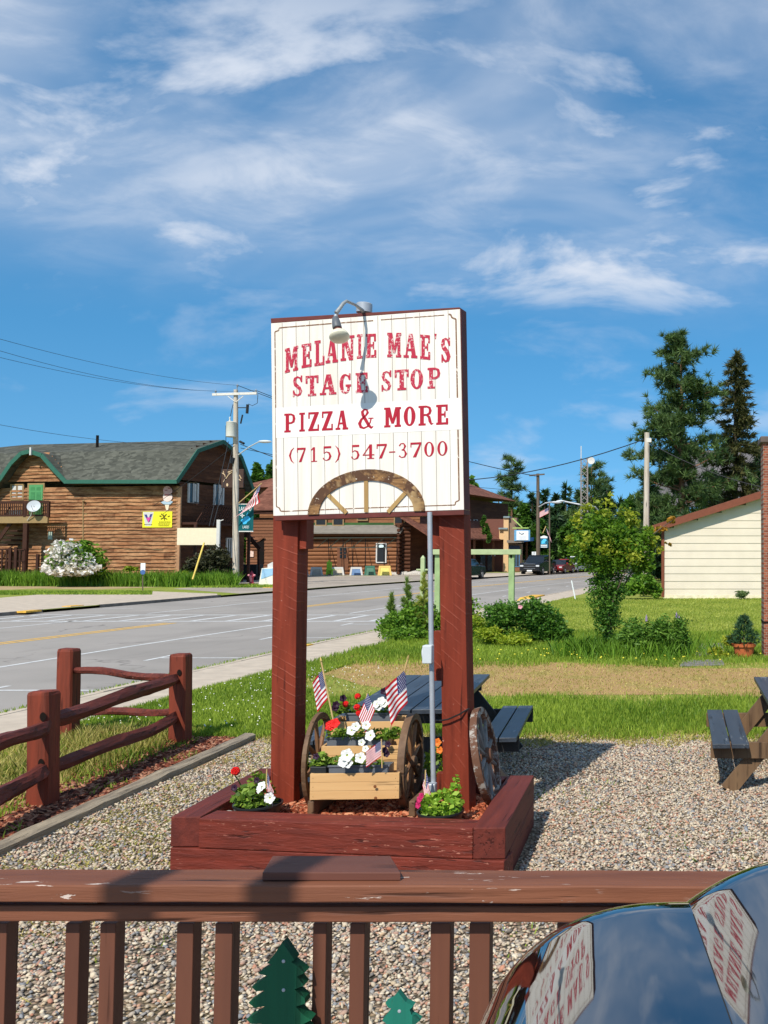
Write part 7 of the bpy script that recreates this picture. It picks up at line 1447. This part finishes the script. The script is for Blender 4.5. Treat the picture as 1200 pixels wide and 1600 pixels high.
m = MB(); [m.tube([V((P(u, 1006, YS2).x, YS2, 0)), P(u + 4, 975, YS2)], .02, 5) for u in (790, 825, 860)]; m.build('stem', M_bark, t); m = MB(); [petunia(m, P(u, v, YS2 - .55), .05) for u, v in ((813, 948),)]; m.build('rose', plain('rose_pink', lin(214, 150, 160), .6), t)
t = thing('fern_clump', 'bright light green ferns at the foot of the spreading shrub', 'ferns', tuple(G(790, 1010))); blobs(t, 'fronds', [pb(765, 990, YS2 - .6, 26, 16, 500), pb(800, 998, YS2 - .8, 34, 11, 620), pb(745, 975, YS2 - .4, 16, 20, 260)], .09, M_lime, .35, .3)
def seedling(lb, u, v0, v1, Y, wpx, mat, seed, nm='pine_seedling'):
    rs = np.random.default_rng(seed); b = P(u, v0, Y); tp = P(u, v1, Y); hgt = tp.z - b.z; R = wpx * Y / FPX / 2; t = thing(nm, lb, 'young pine', (b.x, Y, 0), 'young pines on the lawn'); n = 26; C_, D_ = [], []
    m = MB(); m.tube([(b.x, Y, 0), tuple(b), tuple(tp)], [.03, .025, .006], 6); m.build('stem', M_bark, t)
    for i in range(n):
        f = i / n; a = rs.uniform(0, 6.28); r = R * (1 - f) ** .7; k = int(5 + 10 * (1 - f))
        for j in range(k): g = rs.random(); C_.append((b.x + math.cos(a) * r * g, Y + math.sin(a) * r * g, b.z + hgt * f * .86 + g * r * .45)); D_.append((math.cos(a) * .35, math.sin(a) * .35, .9))
    for j in range(14): C_.append((tp.x + rs.normal() * .01, Y + rs.normal() * .01, tp.z - hgt * .25 * j / 14)); D_.append((0, 0, 1))
    v, f = needle_cards(np.array(C_), np.array(D_), .13, .018, 16, .42, rs); np_obj('needles', v, f, mat, t, tint=rs.random(len(f)))
M_seed = leafm('seedling_needles', lin(70, 104, 40), lin(150, 170, 84), .25)
seedling('young pine with upright candles at the left end of the dark shrub', 636, 985, 906, 22.9, 30, M_seed, 1); seedling('small young pine at the far left of the dark shrub', 612, 988, 930, 22.8, 24, M_seed, 2); seedling('yellowish young pine in front of the pointed mint green post', 662, 985, 898, 22.4, 34, leafm('yellow_needles', lin(120, 140, 50), lin(200, 200, 100), .3), 3)
# wild plants right of the small tree
t = thing('tall_wild_plants', 'tall clump of green wild plants with lupin spikes right of the small leafy tree', 'plants', tuple(G(1020, 1030))); YW_ = 18.8; blobs(t, 'leaves', [pb(995, 995, YW_, 28, 30, 900), pb(1030, 992, YW_, 30, 32, 900), pb(1060, 994, YW_, 22, 34, 700), pb(985, 1015, YW_, 26, 16, 400), pb(1045, 1022, YW_, 26, 12, 420), pb(1010, 1018, YW_, 30, 12, 420)], .11, leafm('wild_leaf', lin(60, 104, 34), lin(132, 168, 70), .35), .3, .3)
m = MB(); [m.lathe([(.0, 0), (.025, .02), (.022, .09), (.0, .16)], P(u, v, YW_), 7) for u, v in ((1010, 972), (1057, 968), (1061, 973))]; m.build('lupin_spike', plain('lupin', lin(150, 130, 160), .7), t)
t = thing('hosta', 'pale yellow green hosta leaves left of the terracotta pot', 'hosta', tuple(G(1128, 1030))); 
blobs(t, 'leaves', [pb(1118, 1018, 18.6, 12, 9, 70), pb(1140, 1002, 18.8, 13, 12, 110), pb(1130, 1024, 18.5, 16, 6, 90)], .16, M_yel, .4, .2)
t = thing('potted_spruce', 'small dark spruce growing in an orange terracotta pot', 'potted plant', tuple(G(1162, 1026))); YP_ = 18.7; q = G(1162, 1026); M_ter = plain('terracotta', lin(192, 104, 62), .75, .2, 0, .12, 5)
m = MB(); hT = P(1162, 1005, YP_).z; m.lathe([(0, 0), (.17, 0), (.215, hT * .78), (.24, hT * .78), (.25, hT), (.22, hT), (.2, hT - .05), (0, hT - .05)], (q.x, YP_, 0), 22); m.build('pot', M_ter, t, smooth=True)
rs = np.random.default_rng(4); C_, D_ = [], []; zt_ = P(1162, 962, YP_).z
for i in range(300): f = rs.random() ** 1.3; a = rs.uniform(0, 6.28); r = .30 * (1 - f) ** .75 * rs.uniform(.3, 1.2); C_.append((q.x + r * math.cos(a), YP_ + r * math.sin(a), hT + .02 + (zt_ - hT) * f * .95)); D_.append((math.cos(a), math.sin(a), .15))
v, f = needle_cards(np.array(C_), np.array(D_), .09, .022, 8, .5, rs); np_obj('needles', v, f, leafm('potted_needles', lin(30, 62, 40), lin(88, 122, 80), .2), t, tint=rs.random(len(f))); m = MB(); m.tube([(q.x, YP_, hT - .05), (q.x, YP_, zt_)], [.015, .004], 6); m.build('stem', M_bark, t)
t = thing('low_shrub', 'bright green shrub at the left corner of the cream garage', 'shrub', tuple(G(1003, 932)), 'shrubs by the garage'); blobs(t, 'leaves', [pb(985, 918, 41, 18, 14, 300), pb(1008, 912, 41, 22, 20, 420), pb(1024, 922, 41, 12, 12, 200), pb(1000, 880, 43, 18, 20, 300)], .2, M_shr, .6, .3)
t = thing('low_shrub', 'small round grey green shrub in front of the cream garage wall', 'shrub', tuple(G(1160, 936)), 'shrubs by the garage'); blobs(t, 'leaves', [pb(1159, 929, 41.3, 13, 7, 240)], .16, leafm('grey_shrub', lin(70, 92, 54), lin(120, 140, 84), .2), .3, .3)
# bushes by the lodge
YL = 56.5; t = thing('flowering_bush', 'large round bush covered in white blossom against the lodge wall', 'bush', tuple(G(115, 905))); blobs(t, 'leaves', [pb(118, 872, YL, 38, 30, 900), pb(145, 885, YL + .3, 30, 20, 500), pb(95, 886, YL, 26, 18, 400), pb(130, 855, YL, 14, 12, 120)], .26, M_shr, .6, .4)
blobs(t, 'white_blossom', [pb(106, 868, YL - .4, 36, 26, 330), pb(88, 886, YL - .5, 22, 14, 230), pb(132, 882, YL - .5, 26, 16, 240), pb(98, 852, YL - .2, 16, 9, 70), pb(112, 893, YL - .6, 38, 9, 180)], .24, leafm('blossom', lin(206, 196, 190), lin(250, 244, 240), .2), .8, .6)
t = thing('dark_bush', 'dark purplish green bush filling the space under the cream panel', 'bush', tuple(G(322, 907))); blobs(t, 'leaves', [pb(305, 885, 58.2, 20, 20, 500), pb(330, 876, 58.4, 26, 26, 700), pb(350, 880, 58.3, 16, 24, 400)], .24, leafm('dark_bush_leaf', lin(34, 36, 24), lin(84, 84, 56), .2), .5, .3)
t = thing('bright_bush', 'bright yellow green bush in the weeds below the corner of the lodge', 'bush', tuple(G(276, 911))); blobs(t, 'leaves', [pb(270, 902, 57.6, 14, 9, 260), pb(288, 900, 57.7, 10, 8, 160), pb(205, 888, 58.4, 12, 6, 120)], .2, M_lime, .5, .3)
t = thing('far_tree_leaf_patch', 'green climbing foliage on the wall of the log cabin porch side', 'climber', tuple(P(754, 880, 95))); blobs(t, 'leaves', [pb(756, 818, 95, 5, 14, 120), pb(764, 838, 95, 6, 10, 120), pb(760, 828, 95, 6, 12, 120)], .35, M_dec, .6, .3)
# ================================================================== grass blades (uncountable)
M_gr = leafm('grass_blade', lin(78, 116, 28), lin(172, 190, 74), .35); M_gr2 = leafm('grass_blade_dry', lin(140, 136, 62), lin(212, 194, 120), .3); M_grd = leafm('grass_blade_deep', lin(64, 108, 26), lin(140, 176, 60), .35)
def grass(name, lb, X, Y, h, w, mat, lean=.5, z=0, clump=0):
    n = len(X); b = np.stack([X, Y, np.full(n, z)], 1); d = rng.normal(size=(n, 2)); hh = h * rng.uniform(.45, 1.3, n) * (1 if clump == 0 else (1 + clump * np.sin(X * 3.1 + np.sin(Y * 2.3)) * np.cos(Y * 2.7)))
    a = rng.uniform(0, 6.283, n); s = np.stack([np.cos(a) * w / 2, np.sin(a) * w / 2, np.zeros(n)], 1); tip = b + np.stack([d[:, 0] * hh * lean * .5, d[:, 1] * hh * lean * .5, hh], 1); mid = b + (tip - b) * .5; mid[:, 2] += hh * .12
    v = np.stack([b - s, b + s, mid + s * .8, tip, mid - s * .8], 1).reshape(-1, 3); f = np.arange(n * 5).reshape(n, 5); tt = np.clip(.5 + .22 * np.sin(X * 1.7 + 2) * np.cos(Y * 1.3) + rng.normal(size=n) * .22, 0, 1)
    o = np_obj(name, v, f, mat, tint=tt); return tag(o, lb, 'grass', kind='stuff')
def U(a, b, n): return rng.uniform(a, b, n)
XC = np.vectorize(xc)
def inpoly_px(X, Y, box): u = CX + FPX * X / Y; return (u > box[0]) & (u < box[1])
def field(n, y0, y1, x0f, x1f, pw=1.0):
    Y = y0 + (y1 - y0) * rng.random(n) ** pw; x0, x1 = x0f(Y), x1f(Y); return x0 + (x1 - x0) * rng.random(n), Y
X, Y = field(62000, 10.55, 17.5, lambda y: XC(y) + 9.55, lambda y: np.full_like(y, -4.6) - (y - 10.5) * .1); k = ~((Y > 13.6 + .5 * np.sin(X * 3)) & (X > -6.2)); grass('lawn_grass', 'short clover studded lawn between the sidewalk and the gravel yard', X[k], Y[k], .075, .012, M_gr)
X, Y = field(52000, 10.35, 13.6, lambda y: np.full_like(y, -5.0), lambda y: .10 * y + .35); k = (rng.random(len(Y)) < np.clip((13.5 + .3 * np.sin(X * 2.4) - Y) / .9, .05, 1)) & (rng.random(len(Y)) < np.clip((Y - 10.45 - .18 * np.sin(X * 4 + 1)) / .35, .05, 1)); grass('lawn_strip_grass', 'bright green grass strip between the gravel yard and the dry path', X[k], Y[k], .085, .012, M_gr)
X, Y = field(13000, 13.2, 17.6, lambda y: np.full_like(y, -7.2), lambda y: .10 * y + .35); grass('dry_grass', 'thin straw coloured grass growing through the dry path', X, Y, .035, .012, M_gr2, 1.4)
X, Y = field(60000, 16.9, 24.5, lambda y: XC(y) + 9.6, lambda y: .10 * y + .5); k = rng.random(len(Y)) < np.clip((Y - 17.1 - .3 * np.sin(X * 2.2) - .2 * np.sin(X * 5)) / .8, .06, 1); grass('rough_grass', 'longer green grass around the shrubs and the small tree', X[k], Y[k], .085, .014, M_gr, .6, 0, .3)
X, Y = field(42000, 24.5, 42, lambda y: XC(y) + 9.6, lambda y: .10 * y + .6); grass('back_lawn_grass', 'mown lawn stretching back to the cream garage', X, Y, .06, .03, leafm('lawn_yellow', lin(120, 142, 46), lin(186, 190, 92), .35))
X, Y = field(9000, 7.0, 10.9, lambda y: np.full_like(y, -7.45), lambda y: np.full_like(y, -5.55)); grass('verge_weeds', 'mixed green and straw weeds behind the rail fence', X, Y, .12, .010, M_gr2, .8, 0, .4)
X, Y = field(9000, 6.6, 11.2, lambda y: np.full_like(y, -7.45), lambda y: np.full_like(y, -5.35)); grass('verge_grass', 'green tufts behind the rail fence', X, Y, .08, .010, M_gr, .8, 0, .5)
X = U(-5.8, -4.9, 1500); Y = U(6, 10.5, 1500); k = (np.sin(X * 9) * np.sin(Y * 5 + 1) > .35); grass('bed_weeds', 'small weeds growing through the bark mulch', X[k], Y[k], .06, .010, M_gr, 1.2)
X = U(-4.6, 1.3, 5200); Y = U(4.2, 10.6, 5200); k = (np.sin(X * 2.9 + 1) * np.sin(Y * 2.1) + .5 * np.sin(X * 7) * np.sin(Y * 6) > .55) | (rng.random(5200) < .03); grass('gravel_weeds', 'sparse small weeds sprouting in the gravel', X[k], Y[k], .035, .008, M_gr, 1.6)
X = U(-4.65, -2.9, 11000); Y = U(4.4, 10.4, 11000); k = (np.sin(X * 6) * np.sin(Y * 3) > -.35) & (rng.random(11000) < np.clip((-2.9 - X) / .9, .1, 1)) & ~((X > -3.36) & (Y > 6.0) & (Y < 7.6)); grass('dry_gravel_weeds', 'dry brown weed stubble in the gravel along the grey timber edging', X[k], Y[k], .03, .010, M_gr2, 2.2)
n = 16000; uu = rng.uniform(-60, 372, n); dd2 = rng.uniform(0, 1, n); YY = 56.2 + dd2 * 2.6 + np.clip((280 - uu) / 300, 0, 1) * 1.5; XX = (uu - CX) / FPX * YY; grass('tall_weeds', 'band of tall green grass and weeds at the foot of the lodge wall', XX, YY, .75, .05, M_grd, .5, 0, .25)
n = 9000; uu = rng.uniform(-60, 240, n); YY = rng.uniform(46, 50, n); grass('far_verge_grass', 'mown green verge across the road in front of the lodge', (uu - CX) / FPX * YY, YY, .08, .05, M_gr)
n = 3500; uu = rng.uniform(300, 432, n); YY = rng.uniform(55, 60, n); grass('pole_verge_grass', 'short green grass around the utility pole and the hydrant', (uu - CX) / FPX * YY, YY, .12, .05, M_gr)
X = np.concatenate([rng.normal(-1.65, .45, 1800), rng.normal(-.6, .5, 2600)]); Y = rng.normal(19.2, .5, 4400); grass('tall_meadow_grass', 'tall arching grass tufts on both sides of the small leafy tree', X, Y, .34, .016, M_grd, .7)
X, Y = field(5200, 13.5, 13.9, lambda y: np.full_like(y, -7.0), lambda y: np.full_like(y, -5.5)); 
ys_ = U(8, 40, 2600); grass('kerb_grass', 'thin line of grass growing in the joint of the near kerb', XC(ys_) + 8.02 + rng.normal(size=2600) * .02, ys_, .05, .012, M_gr, .8)
# white clover heads
m = MB(); 
for k in range(230):
    y = random.uniform(10.8, 16.5); x = random.uniform(xc(y) + 9.7, -4.9); s = .007 + .004 * random.random(); z = .07 + .03 * random.random(); m.add([(x - s, y, z), (x, y - s, z), (x + s, y, z), (x, y + s, z), (x, y, z + s * 1.3), (x, y, z - s)], [(0, 1, 4), (1, 2, 4), (2, 3, 4), (3, 0, 4), (1, 0, 5), (2, 1, 5), (3, 2, 5), (0, 3, 5)])
X, Y = field(9000, 10.2, 11.0, lambda y: np.full_like(y, -4.9), lambda y: .10 * y + .35)
X2, Y2 = rng.uniform(-1, 1, 2) if False else (X, Y + .12 * np.sin(X * 5) + .1 * np.sin(X * 13)); grass('straw_fringe', 'straw coloured dry fringe where the lawn meets the gravel', X2, Y2, .045, .010, M_gr2, 1.8)
tag(m.build('clover_heads', plain('clover_white', lin(236, 232, 214), .7)), 'white clover heads dotted through the lawn left of the sign', 'clover', kind='stuff')
m = MB()
for k in range(60):
    y = random.uniform(17.4, 19.5); x = random.uniform(-4.5, 2); s = .02; z = .10; m.add([(x - s, y, z), (x, y - s, z), (x + s, y, z), (x, y + s, z), (x, y, z + s), (x, y, z - s)], [(0, 1, 4), (1, 2, 4), (2, 3, 4), (3, 0, 4), (1, 0, 5), (2, 1, 5), (3, 2, 5), (0, 3, 5)])
tag(m.build('yellow_wildflowers', plain('flower_yellow', lin(226, 214, 70), .7)), 'tiny yellow wildflowers in the grass beyond the dry path', 'wildflowers', kind='stuff')
# ================================================================== pebbles
def pebbles():
    ico = bmesh.new(); bmesh.ops.create_icosphere(ico, subdivisions=1, radius=1); bv = np.array([v.co[:] for v in ico.verts]); bf = np.array([[v.index for v in f.verts] for f in ico.faces]); ico.free()
    n = 118000; Y = 3.6 + (10.75 - 3.6) * rng.random(n) ** 1.0; X = -4.72 + (.105 * Y + .55 + 4.72) * rng.random(n); k = ~((X > -3.36) & (X < -1.07) & (Y > 5.95) & (Y < 7.35)); k &= ~((Y > 10.45) & (rng.random(n) > .4)); dm = .5 + .5 * np.sin(X * 2.3 + np.sin(Y * 1.7) * 1.5) * np.cos(Y * 1.9 + X); lf = np.clip((-3.0 - X) / .5, 0, 1) * (Y > 5.5); k &= rng.random(n) > np.clip((dm - .62) * 1.6, 0, .45) + lf * .30; X, Y = X[k], Y[k]; n = len(X)
    s = rng.uniform(.006, .0125, n) * (1 + .5 * (rng.random(n) < .08)); sc = np.stack([s * rng.uniform(.9, 1.5, n), s * rng.uniform(.7, 1.2, n), s * rng.uniform(.45, .8, n)], 1); ang = rng.uniform(0, 6.283, n); ca, sa = np.cos(ang), np.sin(ang)
    v = bv[None] * sc[:, None] * rng.uniform(.88, 1.12, (n, len(bv), 1)); tilt = rng.normal(size=(n, 1)) * .35; x, y, z = v[..., 0], v[..., 1], v[..., 2]; z2 = z + x * tilt; vx = x * ca[:, None] - y * sa[:, None]; vy = x * sa[:, None] + y * ca[:, None]
    v = np.stack([vx + X[:, None], vy + Y[:, None], z2 + (.004 + sc[:, 2] * .55 + rng.random(n) * .008)[:, None]], 2).reshape(-1, 3); f = (bf[None] + (np.arange(n) * len(bv))[:, None, None]).reshape(-1, 3); tt = np.repeat(rng.random(n), len(bf))
    mat = tintmat('pebble', lin(108, 98, 86), lin(220, 208, 184), .75, .25, mid=((.1, lin(140, 144, 148)), (.2, lin(172, 160, 144)), (.3, lin(184, 124, 98)), (.36, lin(206, 184, 150)), (.44, lin(150, 140, 128)), (.56, lin(204, 188, 160)), (.68, lin(176, 140, 122)), (.76, lin(188, 174, 152)), (.88, lin(214, 196, 168))))
    tag(np_obj('gravel_stones', v, f, mat, tint=tt, smooth=True), 'loose rounded multicoloured pebbles covering the gravel yard', 'gravel', kind='stuff')
pebbles()
for o in bpy.data.objects:
    if '_loc' in o: del o['_loc']
